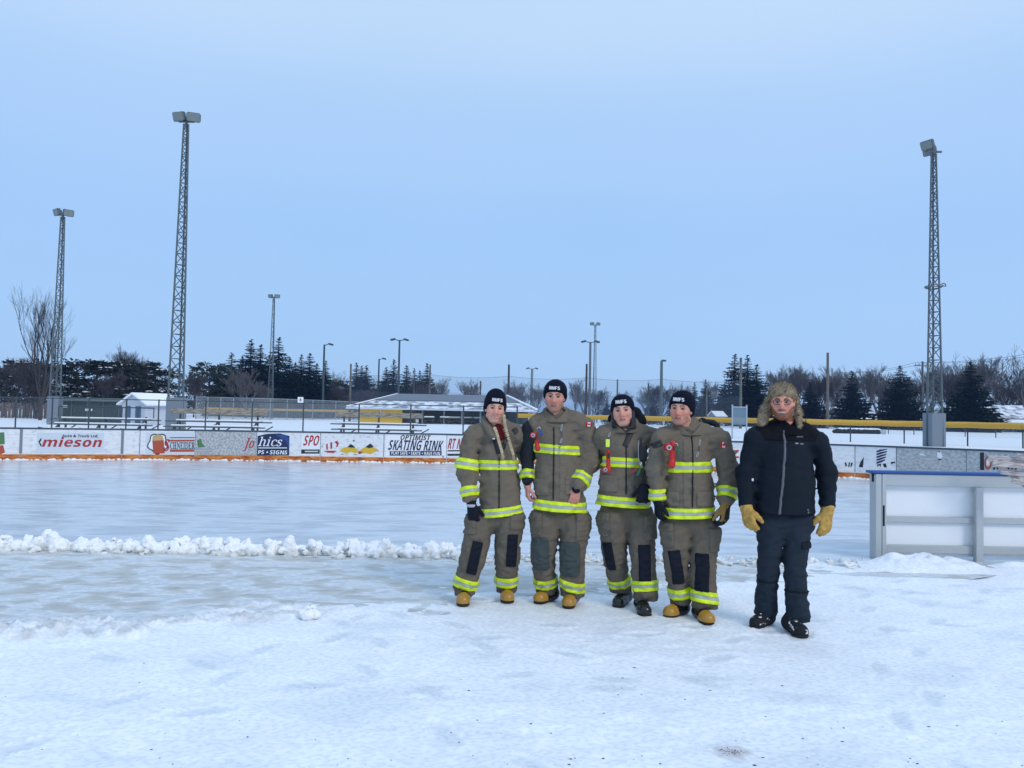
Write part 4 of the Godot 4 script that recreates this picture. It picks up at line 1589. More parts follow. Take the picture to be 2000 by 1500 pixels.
	for k in [[-1.36, 0.98, 0.34], [0.1, 0.80, 0.42]]:
		m = MB.new()
		m.box(Transform3D(Basis(), Vector3(k[0], k[1], 0.79)), Vector3(k[2], 0.13, 0.012))
		obj("white_plate", m, mat(0.8, 0.82, 0.84, 0.5), dug)
	# weathered board fence and the snowbank at the far left
	var bf := thing("board_fence", "weathered brown board fence under the pines at far left", "fence", base(30, 58))
	for k in 22:
		m = MB.new()
		m.box(Transform3D(Basis(), Vector3(-2.9 + k * 0.27, 0.45 + rng.randf_range(-0.04, 0.04), 0)), Vector3(0.22, 1.4, 0.03), 0.003)
		obj("board", m, mat(0.15, 0.11, 0.10, 0.85) if k % 3 else mat(0.19, 0.145, 0.125, 0.85), bf)
	# houses at right
	var pale := mat(0.42, 0.46, 0.52, 0.7)
	var h1 := gable("house", "low bungalow with a snowy roof at the right edge behind the last spruce", base(1985, 92), -0.12, 7.0, 8.4, 1.7, 1.35, pale, snow)
	m = MB.new()
	m.box(Transform3D(Basis(Vector3.RIGHT, 0.22), Vector3(-1.9, 1.35, 4.1)), Vector3(4.0, 0.1, 1.9))
	obj("porch_roof", m, clear, h1)
	m = MB.new()
	m.box(Transform3D(Basis(), Vector3(-1.2, 0.65, 3.52)), Vector3(1.0, 1.3, 0.06))
	obj("door", m, mat(0.05, 0.05, 0.06, 0.5), h1)
	for k in [-3.2, 1.4]:
		m = MB.new()
		m.box(Transform3D(Basis(), Vector3(k, 0.95, 3.52)), Vector3(0.9, 0.6, 0.06), 0.01)
		var w := obj("window", m, mat(0.75, 0.77, 0.8, 0.5), h1)
		m = MB.new()
		m.box(Transform3D(Basis(), Vector3(k, 0.95, 3.555)), Vector3(0.76, 0.46, 0.02))
		obj("pane", m, mat(0.02, 0.03, 0.04, 0.1), w)
	var h2 := gable("house", "house with a steep white roof between two spruces right of the fur hat", base(1655, 112), 0.5, 5.0, 5.5, 1.3, 1.5, mat(0.16, 0.15, 0.16, 0.8), clear)
	m = MB.new()
	m.box(Transform3D(Basis(), Vector3(0.2, 0.75, 2.53)), Vector3(1.2, 0.7, 0.06), 0.01)
	obj("window", m, mat(0.03, 0.04, 0.06, 0.2), h2)
	var h3 := gable("house", "white walled house peeping out just right of the right tower", base(1852, 115), 0.1, 5.0, 3.2, 2.0, 1.0, mat(0.75, 0.76, 0.78, 0.7), clear)
	m = MB.new()
	m.box(Transform3D(Basis(), Vector3(-0.5, 1.0, 2.53)), Vector3(0.8, 0.8, 0.06), 0.01)
	obj("window", m, mat(0.03, 0.04, 0.06, 0.2), h3)
	var h4 := gable("house", "house under snow half hidden left of the right tower", base(1722, 118), 0.05, 6.0, 5.2, 1.4, 1.1, mat(0.10, 0.12, 0.13, 0.8), clear)
	m = MB.new()
	m.box(Transform3D(Basis(), Vector3(0.6, 0.8, 3.03)), Vector3(1.0, 0.7, 0.06), 0.01)
	obj("window", m, mat(0.03, 0.04, 0.06, 0.2), h4)
	# booth beside the pale pole
	var hb := gable("ticket_booth", "tiny white and grey booth behind the fence left of the practice screen", base(1400, 96), 0.4, 1.3, 1.5, 1.25, 0.5, mat(0.36, 0.35, 0.38, 0.7), clear)
	m = MB.new()
	m.box(Transform3D(Basis(), Vector3(0, 0.8, 0.67)), Vector3(0.5, 0.5, 0.04), 0.01)
	obj("window", m, mat(0.75, 0.77, 0.8, 0.4), hb)
	# white cabinet on the grass and the covered pile
	var cb := thing("utility_cabinet", "small white cabinet by the wooden pole right of the fur hat", "cabinet", base(1622, 98))
	m = MB.new()
	m.box(Transform3D(Basis(), Vector3(0, 0.95, 0)), Vector3(0.75, 1.6, 0.6), 0.02)
	obj("housing", m, mat(0.75, 0.79, 0.82, 0.6), cb)
	m = MB.new()
	m.box(Transform3D(Basis(), Vector3(0, 1.0, 0.308)), Vector3(0.6, 1.2, 0.02), 0.006)
	obj("door", m, mat(0.45, 0.55, 0.6, 0.6), cb)
	var pile := thing("covered_pile", "long low heap under a black tarp with snow on top behind the yellow capped fence", "tarp covered heap", base(1677, 61))
	m = MB.new()
	for k in 9:
		m.lump(Vector3(-1.6 + k * 0.38, 0.14, 0), Vector3(0.45, 0.24, 0.45), 0.12, rng, 6, 10)
	obj("tarp", m, mat(0.012, 0.015, 0.02, 0.6), pile)
	m = MB.new()
	for k in 8:
		m.lump(Vector3(-1.35 + k * 0.4, 0.34, -0.1), Vector3(0.36, 0.10, 0.38), 0.15, rng, 5, 9)
	obj("snow_cover", m, clear, pile)
	m = MB.new()
	m.box(Transform3D(Basis(), Vector3(1.75, 0.16, 0.1)), Vector3(0.55, 0.34, 0.6), 0.05)
	obj("grey_crate", m, mat(0.4, 0.43, 0.47, 0.6), pile)

# ---------------------------------------------------------------- poles
var pole_wood := []

func lamp_pole(label: String, px: float, d: float, tpx: float, tpy: float, r: float, arms: Array, m: Material) -> void:
	var b := base(px, d)
	var top := at(tpx, tpy, d)
	var h := top.y - b.y
	var t := thing("lamp_post", label, "lamp post", Vector3((b.x + top.x) * 0.5, b.y - 0.2, b.z))
	h += 0.2
	var k := MB.new()
	k.tube(Vector3(), Vector3(0, h, 0), r, r * 0.72, 8, true)
	obj("post", k, m, t)
	for a in arms:
		k = MB.new()
		k.bar(Vector3(0, h - 0.1, 0), Vector3(a * 0.55, h + 0.05, 0), 0.09, 0.09)
		obj("arm", k, m, t)
		k = MB.new()
		k.box(Transform3D(Basis(Vector3.BACK, -0.25 * a), Vector3(a * 0.8, h + 0.06, 0)), Vector3(0.62, 0.2, 0.4), 0.05)
		k.box(Transform3D(Basis(Vector3.BACK, -0.25 * a), Vector3(a * 0.82, h - 0.055, 0)), Vector3(0.46, 0.04, 0.28), 0.01)
		obj("lamp_head", k, mat(0.05, 0.07, 0.08, 0.5), t)

func wood_pole(label: String, px: float, d: float, tpx: float, tpy: float, r: float, arm := false, pale := true) -> Node3D:
	var b := base(px, d)
	var top := at(tpx, tpy, d)
	var h := top.y - b.y + 0.3
	if pole_wood.is_empty():
		for c in [[Color(0.33, 0.31, 0.29), Color(0.47, 0.45, 0.42)], [Color(0.2, 0.19, 0.18), Color(0.3, 0.29, 0.28)]]:
			var n := StandardMaterial3D.new()
			n.albedo_texture = noise_tex(0.03, FastNoiseLite.TYPE_SIMPLEX, 128, 0.0, ramp_of([[0.2, c[0]], [0.8, c[1]]]), 111, 4)
			n.uv1_triplanar = true
			n.uv1_scale = Vector3(3, 0.3, 3)
			n.roughness = 0.9
			pole_wood.append(n)
	var w: StandardMaterial3D = pole_wood[0 if pale else 1]
	var t := thing("wooden_pole", label, "pole", Vector3((b.x + top.x) * 0.5, b.y - 0.3, b.z))
	var k := MB.new()
	k.tube(Vector3(), Vector3(0, h, 0), r, r * 0.75, 8, true)
	obj("shaft", k, w, t)
	k = MB.new()
	k.tube(Vector3(0, h, 0), Vector3(0, h + 0.06, 0), r * 0.85, r * 0.6, 8, true)
	obj("pole_cap", k, mat(0.05, 0.07, 0.09, 0.6), t)
	if arm:
		k = MB.new()
		k.bar(Vector3(-1.1, h - 0.5, 0.1), Vector3(1.1, h - 0.5, 0.1), 0.12, 0.1)
		obj("crossarm", k, w, t)
		for q in [-0.95, -0.5, 0.5, 0.95]:
			k = MB.new()
			k.tube(Vector3(q, h - 0.44, 0.1), Vector3(q, h - 0.2, 0.1), 0.07, 0.05, 6, true)
			obj("insulator", k, mat(0.25, 0.3, 0.32, 0.3), t)
	return t

func build_poles() -> void:
	var dark := mat(0.045, 0.065, 0.075, 0.5, 0.2)
	var grey := mat(0.10, 0.13, 0.14, 0.5, 0.2)
	lamp_pole("slim dark lamp post with one head turned right, at the edge of the left spruces", 629, 95, 634, 673, 0.16, [1.0], dark)
	lamp_pole("short distant lamp post with a single head left of the pavilion roof ridge", 738, 120, 740, 701, 0.16, [1.0], dark)
	lamp_pole("dark lamp post with two heads above the pavilion, left of the smiling person", 778, 92, 779, 664, 0.15, [-1.0, 1.0], dark)
	lamp_pole("pale distant lamp post with two heads among the bare trees left of the tallest person", 1037, 140, 1040, 720, 0.3, [-1.0, 1.0], mat(0.2, 0.25, 0.25, 0.6))
	lamp_pole("dark lamp post with two heads beside the thin middle tower", 1150, 90, 1154, 668, 0.17, [-1.0, 1.0], grey)
	lamp_pole("grey lamp post with a small head between the third and fourth person", 1290, 100, 1293, 705, 0.24, [0.35], grey)
	wood_pole("bare wooden pole standing before the small spruces left of the pavilion", 684, 76, 684, 712, 0.12)
	wood_pole("thin bare wooden pole rising over the pavilion roof at the edge of the small spruces", 838, 76, 840, 713, 0.1)
	wood_pole("dark bare wooden pole right above the smiling person's hat", 992, 76, 994, 713, 0.13, false, false)
	wood_pole("dark bare wooden pole between the tallest person and the middle tower", 1144, 76, 1146, 712, 0.13, false, false)
	wood_pole("short thin bare pole right above the third person's hood", 1266, 100, 1266, 750, 0.13, false, false)
	wood_pole("short bare pole over the pavilion roof right of its ridge", 938, 110, 938, 745, 0.13, false, false)
	wood_pole("pale thin pole just right of the fourth person's hat", 1379, 76, 1381, 757, 0.09)
	wood_pole("weathered wooden pole in front of the spruce trio left of the fur hat", 1444, 76, 1449, 700, 0.16)
	wood_pole("tall wooden pole right of the fur hat", 1613, 90, 1620, 690, 0.2)
	var u := wood_pole("utility pole with a crossarm just left of the right tower", 1801, 100, 1803, 707, 0.17, true)
	wood_pole("thin dark pole before the small spruces under the double lamp post", 808, 100, 808, 742, 0.13, false, false)
	wood_pole("thin wooden post in the middle of the yellow capped fence behind the third person", 1205, 90, 1206, 742, 0.12)
	# wires
	var m := MB.new()
	var uo := u.position + Vector3(0, at(1803, 707, 100).y - u.position.y - 0.1, 0)
	for q in [-0.95, 0.5]:
		for e in [at(1630, 727 + q, 118), at(2080, 682 + 4 * q, 92)]:
			var a := uo + Vector3(q, 0, 0.1)
			for k in 8:
				var f := k / 8.0
				var g := (k + 1) / 8.0
				m.tube(a.lerp(e, f) - Vector3(0, 2.0 * f * (1 - f), 0), a.lerp(e, g) - Vector3(0, 2.0 * g * (1 - g), 0), 0.018, 0.018, 4)
	tag(obj("power_lines", m, mat(0.05, 0.06, 0.07, 0.6)), "thin power lines sagging from the utility pole over the right trees", "power line")

# ---------------------------------------------------------------- trees
func spruce(called: String, seed_at: int, slim: float, dense: float, green: Color) -> Node3D:
	var rn := RandomNumberGenerator.new()
	rn.seed = seed_at
	var t := Node3D.new()
	t.name = numbered(called)
	add_child(t)
	var trunk := MB.new()
	trunk.tube(Vector3(), Vector3(0, 0.97, 0), 0.016, 0.002, 6, true)
	obj("trunk", trunk, mat(0.06, 0.045, 0.04, 0.9), t)
	var m := MB.new()
	var tiers := 30
	for i in tiers:
		var f := float(i) / tiers
		var y := lerpf(0.07, 0.985, pow(f, 0.92))
		var reach := slim * (pow(1.0 - f, 0.85) + 0.035) * rn.randf_range(0.78, 1.12)
		if f < 0.12:
			reach *= 0.75 + 2.0 * f
		var n := int(lerpf(13.0, 5.0, f))
		var spin := rn.randf() * TAU
		for k in n:
			if rn.randf() > dense:
				continue
			var a := spin + TAU * k / n + rn.randf_range(-0.25, 0.25)
			var l := reach * rn.randf_range(0.65, 1.12)
			var out := Vector3(cos(a), 0, sin(a))
			var side := Vector3(-sin(a), 0, cos(a))
			var y0 := y + rn.randf_range(-0.012, 0.012)
			var segs := 4
			for s in segs:
				var u0 := float(s) / segs
				var u1 := float(s + 1) / segs
				# boughs droop and turn up at the tips
				var p0 := out * l * u0 + Vector3(0, y0 - l * 0.42 * u0 + l * 0.30 * u0 * u0, 0)
				var p1 := out * l * u1 + Vector3(0, y0 - l * 0.42 * u1 + l * 0.30 * u1 * u1, 0)
				var w := (0.46 - 0.30 * u0) * l * rn.randf_range(0.7, 1.2) + 0.008
				var v := rn.randf_range(0.55, 1.35)
				m.tint = Color(green.r * v, green.g * v, green.b * v)
				for sg in [-1.0, 1.0]:
					var tip: Vector3 = p1 + side * sg * w + Vector3(0, -w * rn.randf_range(0.25, 0.6), 0) + out * l * rn.randf_range(0.0, 0.12)
					m.tri(p0, p1, tip)
				if s > 0:
					m.tri(p0, p1, (p0 + p1) * 0.5 + Vector3(0, -w * rn.randf_range(0.5, 0.95), 0))
			var e := out * l
			var ty := y0 - l * 0.12
			m.tri(e * 0.8 + side * 0.012 + Vector3(0, ty, 0), e * 0.8 - side * 0.012 + Vector3(0, ty, 0), e * 1.1 + Vector3(0, ty + 0.004, 0))
	# leader
	for k in 9:
		var a := rn.randf() * TAU
		m.tint = green
		var y := rn.randf_range(0.9, 0.985)
		m.tri(Vector3(0, y + 0.018, 0), Vector3(0, y - 0.006, 0), Vector3(cos(a), 0.3, sin(a)) * 0.022 + Vector3(0, y, 0))
	obj("crown", m, mat(1, 1, 1, 0.85), t)
	return t

func bough(m: MB, a: Vector3, dir: Vector3, l: float, r: float, depth: int, rn: RandomNumberGenerator, rise: float, spread: float, twig: float) -> void:
	var p := a
	var d := dir
	var steps := 3 if depth > 1 else 2
	var pts := [p]
	for s in steps:
		d = (d + Vector3(rn.randfn(0, 0.13), rise * 0.13, rn.randfn(0, 0.13))).normalized()
		p += d * l / steps
		pts.append(p)
	for s in steps:
		var r0 := lerpf(r, r * 0.6, float(s) / steps)
		var r1 := lerpf(r, r * 0.6, float(s + 1) / steps)
		m.tube(pts[s], pts[s + 1], maxf(r0, twig), maxf(r1, twig), 5 if depth > 3 else 3)
	if depth <= 0:
		return
	var stems_thin := twig < 0.0008
	var n := 3 if depth > 1 or stems_thin else 4
	for k in n:
		var f := rn.randf_range(0.35, 1.0) if k > 0 else 1.0
		var at_: Vector3 = pts[0].lerp(pts[-1], f) if f < 0.99 else pts[-1]
		var ax := Vector3(rn.randfn(), rn.randfn() * 0.3, rn.randfn()).normalized()
		var nd := (d + ax * spread * (1.0 if k > 0 else 0.5)).normalized()
		bough(m, at_, nd, l * rn.randf_range(0.58, 0.82), r * (0.62 if k == 0 else 0.48), depth - 1, rn, rise, spread, twig)

# bare broadleaf tree of unit height
func bare_tree(called: String, seed_at: int, stems: int, spread: float, depth: int, twig: float, col: Color, low := 0.22) -> Node3D:
	var rn := RandomNumberGenerator.new()
	rn.seed = seed_at
	var t := Node3D.new()
	t.name = numbered(called)
	add_child(t)
	var bark := mat(1, 1, 1, 0.9)
	var m := MB.new()
	m.tint = col
	m.tube(Vector3(0, -0.02, 0), Vector3(0.005, low, 0), 0.022, 0.016, 7)
	obj("trunk", m, bark, t)
	m = MB.new()
	m.tint = col
	for k in stems:
		var a := TAU * k / stems + rn.randf_range(-0.4, 0.4)
		var lean := rn.randf_range(0.15, 0.55) * spread * 1.6 if k > 0 else 0.08
		var dir := Vector3(cos(a) * lean, 1, sin(a) * lean).normalized()
		bough(m, Vector3(0.005, low * rn.randf_range(0.6, 1.0), 0), dir, rn.randf_range(0.27, 0.36), 0.013 if k else 0.015, depth, rn, 1.0, spread, twig)
	# bring the crown to unit height
	var hi := 0.0
	for p in m.v:
		hi = maxf(hi, p.y)
	for i in m.v.size():
		var p := m.v[i]
		m.v[i] = Vector3(p.x, low * 0.6 + (p.y - low * 0.6) * (1.0 - low * 0.6) / (hi - low * 0.6), p.z) if p.y > low * 0.6 else p
	obj("branches", m, bark, t)
	return t

# spreading dark pine with snow lying on its boughs
func pine(called: String, seed_at: int, green: Color, snow_share: float) -> Node3D:
	var rn := RandomNumberGenerator.new()
	rn.seed = seed_at
	var t := Node3D.new()
	t.name = numbered(called)
	add_child(t)
	var wood := MB.new()
	wood.tint = Color(0.07, 0.055, 0.05)
	wood.tube(Vector3(0, -0.02, 0), Vector3(0.02, 0.8, 0), 0.03, 0.012, 6)
	var m := MB.new()
	var sn := MB.new()
	for k in 46:
		var y := rn.randf_range(0.16, 0.95)
		var a := rn.randf() * TAU
		var reach := 0.46 * sqrt(maxf(0.06, 1.0 - pow((y - 0.35) / 0.68, 2.0))) * rn.randf_range(0.5, 1.0)
		var c := Vector3(cos(a) * reach, y, sin(a) * reach)
		wood.tube(Vector3(0.02 * y, y - 0.12, 0), c, 0.009, 0.004, 4)
		var w := rn.randf_range(0.07, 0.13)
		for q in 34:
			var v := Vector3(rn.randfn(), rn.randfn() * 0.5, rn.randfn()).normalized()
			var p := c + v * Vector3(w * 1.3, w * 0.55, w * 1.3) * pow(rn.randf(), 0.5)
			var d := (v + Vector3(cos(a), 0.25, sin(a)) * 0.7).normalized() * rn.randf_range(0.03, 0.06)
			var s := d.cross(Vector3(rn.randfn(), rn.randfn(), rn.randfn())).normalized() * rn.randf_range(0.010, 0.022)
			var b := rn.randf_range(0.45, 1.5)
			m.tint = Color(green.r * b, green.g * b, green.b * b)
			m.tri(p - s, p + s, p + d)
			m.tri(p - s - d * 0.4, p + d * 0.3, p + s + Vector3(0, 0.015, 0))
		if rn.randf() < snow_share:
			for q in 3:
				sn.lump(c + Vector3(rn.randfn(0, w * 0.6), w * 0.42, rn.randfn(0, w * 0.6)), Vector3(w * 0.34, w * 0.10, w * 0.3), 0.3, rn, 3, 6)
	obj("trunk", wood, mat(1, 1, 1, 0.9), t)
	var cr := obj("crown", m, mat(1, 1, 1, 0.85), t)
	if snow_share > 0:
		obj("snow", sn, mat(0.9, 0.9, 0.9, 0.8), cr).set_meta("kind", "stuff")
	return t

# a tree whose base stands under px at depth d and whose top reaches py
func plant(proto: Node3D, first: bool, px: float, d: float, top_px: float, top_py: float, wide: float, label: String, category: String, group: String) -> void:
	var b := base(px, d)
	b.y -= 0.1
	var h := at(top_px, top_py, d).y - b.y
	var turn := fposmod(px * 1.7, TAU)
	if category == "spruce tree":
		wide *= 1.4
	var sc := Vector3(h * wide, h, h * wide)
	if first:
		proto.position = b
		proto.rotation.y = turn
		proto.scale = sc
		tag(proto, label, category, group)
	else:
		var c := copy_of(proto, b, turn, label, sc)
		c.set_meta("category", category)
		c.set_meta("group", group)

func build_trees() -> void:
	var dark := Color(0.016, 0.027, 0.024)
	var blue := Color(0.022, 0.036, 0.036)
	var sp := [spruce("spruce_tree", 1, 0.26, 0.97, dark), spruce("spruce_tree", 2, 0.225, 0.92, Color(0.015, 0.023, 0.021)), spruce("spruce_tree", 3, 0.29, 1.0, Color(0.019, 0.029, 0.021))]
	var fresh := [true, true, true]
	# [prototype, base px, depth, top px, top py, width, label]
	var rows := [
		[0, 486, 100, 487, 661, 1.1, "tall dark spruce left of the thin distant floodlight tower, rising above its neighbours"],
		[1, 449, 102, 451, 688, 1.3, "olive spruce with a single point left of the tall dark spruces"],
		[0, 505, 98, 505, 671, 1.0, "dark spruce leaning close to the thin tower's left side"],
		[1, 540, 98, 542, 658, 1.15, "tallest ragged spruce just right of the thin distant floodlight tower"],
		[0, 563, 97, 563, 697, 1.1, "shorter dark spruce right of the ragged tallest spruce"],
		[1, 585, 98, 586, 692, 1.1, "narrow spruce in the middle of the row left of the single lamp post"],
		[0, 602, 97, 603, 688, 1.15, "bushy dark spruce next left of the single lamp post"],
		[1, 633, 99, 634, 704, 1.0, "narrow spruce standing behind the single lamp post"],
		[1, 694, 110, 695, 708, 1.1, "small spruce right of the bare pole, leftmost of three points"],
		[0, 704, 112, 704, 713, 1.0, "small spruce in the middle of the three points left of the pavilion roof"],
		[1, 713, 111, 712, 713, 1.25, "small spruce rightmost of the three points left of the pavilion roof"],
		[0, 752, 112, 752, 716, 1.1, "small spruce left of the double lamp post over the roof"],
		[1, 767, 110, 768, 701, 1.05, "pointed spruce touching the double lamp post over the roof"],
		[0, 792, 112, 792, 712, 1.0, "small spruce just right of the double lamp post over the roof"],
		[1, 807, 113, 808, 719, 0.9, "thin spruce behind the thin dark pole over the pavilion"],
		[0, 818, 112, 818, 722, 0.9, "low spruce between the thin dark pole and the last clipped spruce"],
		[0, 832, 110, 833, 708, 0.85, "dense spruce at the right end of the row over the pavilion"],
		[2, 470, 104, 470, 694, 0.9, "full dark spruce filling the gap left of the tall pair by the thin tower"],
		[2, 523, 103, 523, 690, 0.9, "full dark spruce half hidden behind the thin distant tower"],
		[2, 574, 104, 574, 706, 0.95, "full low spruce between the ragged tallest spruce and the narrow one"],
		[2, 616, 103, 616, 708, 0.95, "full low spruce just left of the single lamp post's foot"],
		[2, 424, 104, 423, 716, 0.95, "full low spruce behind the rounded olive pines"],
		[1, 1316, 120, 1316, 760, 1.0, "low dark spruce half behind the fourth person's hat at left"],
		[1, 1356, 115, 1356, 746, 0.85, "thin small spruce just right of the fourth person's hat"],
		[2, 1377, 112, 1377, 740, 0.75, "narrow dark spruce between the fourth person's hat and the spruce trio"],
		[1, 1434, 100, 1435, 691, 1.25, "feathery spruce at the left of the trio left of the fur hat"],
		[1, 1459, 100, 1460, 693, 1.1, "feathery spruce with a knobbed tip right of the wooden pole in the trio"],
		[0, 1477, 98, 1476, 710, 1.15, "bushy shorter spruce at the right of the trio left of the fur hat"],
		[0, 1415, 108, 1415, 745, 0.9, "low dark spruce at the foot of the trio"],
		[0, 1582, 100, 1582, 745, 1.15, "broad low spruce right behind the fur hat"],
		[0, 1664, 95, 1665, 723, 1.05, "spruce with a thick tip right of the tall wooden pole"],
		[2, 1758, 92, 1758, 712, 1.1, "broad blue green spruce left of the right tower"],
		[2, 1896, 84, 1895, 705, 1.15, "dense pyramid shaped spruce right of the right tower"],
		[0, 1185, 125, 1181, 775, 0.9, "tiny dark spruce between the middle tower and the third person's hat"],
		[0, 1275, 125, 1275, 765, 1.0, "low dark spruce right of the third person's hood"],
	]
	for q in rows:
		plant(sp[q[0]], fresh[q[0]], q[1], q[2], q[3], q[4], q[5], q[6], "spruce tree", "spruces beyond the ball field")
		fresh[q[0]] = false
	# pines
	var pn := [pine("pine_tree", 5, Color(0.022, 0.029, 0.024), 0.42), pine("pine_tree", 6, Color(0.030, 0.040, 0.025), 0.0)]
	var pf := [true, true]
	var prow := [
		[0, 8, 68, 8, 724, 1.35, "dark snow flecked pine at the very left edge"],
		[0, 52, 66, 55, 702, 1.25, "dark pine behind the foot of the tall bare tree"],
		[0, 105, 70, 105, 712, 1.2, "snow flecked pine behind the base of the far left tower"],
		[0, 150, 68, 152, 703, 1.25, "rounded pine above the dugout, right of the far left tower"],
		[0, 186, 69, 187, 702, 1.2, "snow flecked pine above the right half of the dugout"],
		[0, 228, 68, 228, 708, 1.25, "brownish pine left of the shed roof"],
		[0, 268, 69, 268, 704, 1.2, "pine with bare twigs behind it, over the shed"],
		[0, 318, 70, 322, 716, 0.85, "small dark pine touching the left side of the tall tower"],
		[1, 408, 96, 408, 706, 1.1, "rounded olive pine just right of the tall tower"],
		[1, 432, 98, 434, 712, 1.0, "second rounded olive pine left of the pointed spruces"],
		[1, 660, 112, 660, 742, 1.0, "low rounded dark evergreen between the single lamp post and the bare pole"],
	]
	for q in prow:
		plant(pn[q[0]], pf[q[0]], q[1], q[2], q[3], q[4], q[5], q[6], "pine tree", "pines behind the left bleachers")
		pf[q[0]] = false
	# bare trees
	var bark := Color(0.065, 0.057, 0.057)
	var warm := Color(0.075, 0.066, 0.067)
	var light := Color(0.140, 0.128, 0.128)
	var bt := [bare_tree("bare_tree", 11, 5, 0.46, 5, 0.0006, bark, 0.16), bare_tree("bare_tree", 12, 6, 0.55, 5, 0.0016, light, 0.16), bare_tree("bare_tree", 13, 7, 0.62, 5, 0.0018, warm, 0.10), bare_tree("bare_tree", 14, 5, 0.48, 5, 0.0017, light, 0.2)]
	var bf := [true, true, true, true]
	var brow := [
		[0, 78, 52, 92, 548, 0.62, "tall bare tree with fine upright branches beside the far left tower"],
		[2, 28, 64, 34, 680, 0.9, "thin bare sapling in front of the pines at far left"],
		[2, 70, 56, 66, 700, 1.1, "low bare brown bush in front of the pines left of the dugout"],
		[2, 255, 78, 275, 668, 0.75, "bare crown sticking out above the pines left of the tall tower"],
		[2, 285, 74, 292, 690, 0.8, "bare brown twiggy tree over the shed roof"],
		[2, 205, 66, 208, 715, 1.2, "brown twiggy bush tangled in the pines over the dugout"],
		[2, 378, 84, 378, 718, 0.8, "faint bare shrub just right of the tall tower"],
		[3, 480, 84, 484, 712, 1.1, "round grey bare tree in front of the left spruces"],
		[1, 513, 86, 510, 742, 1.0, "grey bare bush at the foot of the thin tower"],
		[1, 658, 120, 655, 722, 0.9, "pale bare tree between the lamp post and the bare pole"],
		[2, 662, 98, 664, 748, 1.2, "brown grey bare bush left of the pavilion roof"],
		[2, 708, 98, 706, 752, 1.3, "brown bare bush under the three small spruces"],
		[1, 742, 130, 741, 735, 1.0, "pale bare tree behind the short distant lamp post"],
		[2, 823, 102, 822, 740, 1.0, "brown grey bare tree among the row over the pavilion roof"],
		[3, 858, 130, 861, 734, 0.9, "small pale bare tree right of the spruce row over the pavilion"],
		[1, 917, 130, 920, 737, 1.0, "vase shaped bare tree over the middle of the pavilion roof"],
		[1, 1000, 130, 1003, 738, 1.1, "bare tree between the smiling person's hat and the tallest person's hat"],
		[3, 1020, 125, 1018, 750, 1.0, "bare tree with pale limbs left of the tallest person"],
		[1, 1048, 130, 1050, 745, 1.0, "bare tree behind the pale distant lamp post"],
		[3, 1124, 125, 1126, 735, 0.75, "narrow bare tree right of the tallest person's hat"],
		[1, 1140, 128, 1138, 752, 0.9, "bare tree at the foot of the dark poles right of the tallest person"],
		[2, 1166, 130, 1170, 752, 0.9, "twiggy bare tree behind the middle tower"],
		[1, 1213, 140, 1213, 760, 1.0, "bare twigs rising just above the third person's hat"],
		[1, 1262, 120, 1262, 752, 1.0, "bare tree left of the small headed lamp post"],
		[2, 1290, 118, 1297, 742, 1.15, "dark bare tree behind the small headed lamp post"],
		[1, 1325, 118, 1325, 743, 1.0, "bare tree above the fourth person's hat"],
		[3, 1396, 118, 1397, 738, 0.8, "bare tree between the narrow spruce and the spruce trio"],
		[3, 1505, 110, 1508, 712, 0.95, "pale bare tree leaning over the left of the fur hat"],
		[1, 1535, 112, 1537, 706, 1.0, "pale bare tree straight above the fur hat"],
		[3, 1562, 112, 1563, 708, 0.9, "bare tree above the right of the fur hat"],
		[1, 1592, 108, 1595, 714, 0.95, "bare tree left of the tall wooden pole"],
		[2, 1608, 104, 1606, 722, 0.9, "brown bare tree right beside the tall wooden pole"],
		[3, 1632, 112, 1636, 708, 0.95, "bare tree right of the tall wooden pole"],
		[1, 1662, 116, 1664, 712, 1.0, "bare tree behind the thick tipped spruce"],
		[3, 1690, 112, 1690, 706, 0.9, "pale upright bare tree right of the thick tipped spruce"],
		[1, 1717, 114, 1716, 714, 0.95, "bare tree left of the broad blue green spruce"],
		[2, 1738, 104, 1736, 735, 0.9, "brown bare tree half behind the broad blue green spruce"],
		[2, 1785, 102, 1788, 722, 0.95, "brown bare tree behind the utility pole"],
		[3, 1812, 112, 1808, 704, 0.95, "bare tree behind the right tower"],
		[1, 1850, 110, 1853, 698, 1.05, "full bare tree just right of the right tower"],
		[2, 1868, 104, 1866, 712, 0.9, "dense brown bare tree between the right tower and the dense spruce"],
		[1, 1890, 112, 1892, 684, 1.05, "tallest round bare tree behind the dense pyramid shaped spruce"],
		[3, 1915, 110, 1918, 690, 1.0, "bare tree right behind the dense pyramid shaped spruce"],
		[3, 1962, 105, 1964, 724, 1.0, "bare tree over the bungalow roof"],
		[2, 1985, 100, 1985, 735, 1.1, "brown bare tree over the right end of the bungalow"],
		[1, 2012, 84, 2012, 668, 1.0, "bare tree cut by the right edge of the picture"],
	]
	for q in brow:
		plant(bt[q[0]], bf[q[0]], q[1], q[2], q[3], q[4], q[5], q[6], "bare tree", "leafless trees beyond the field")
		bf[q[0]] = false
	# hedge row that closes the far side of the field at right and left
	var rn := RandomNumberGenerator.new()
	rn.seed = 77
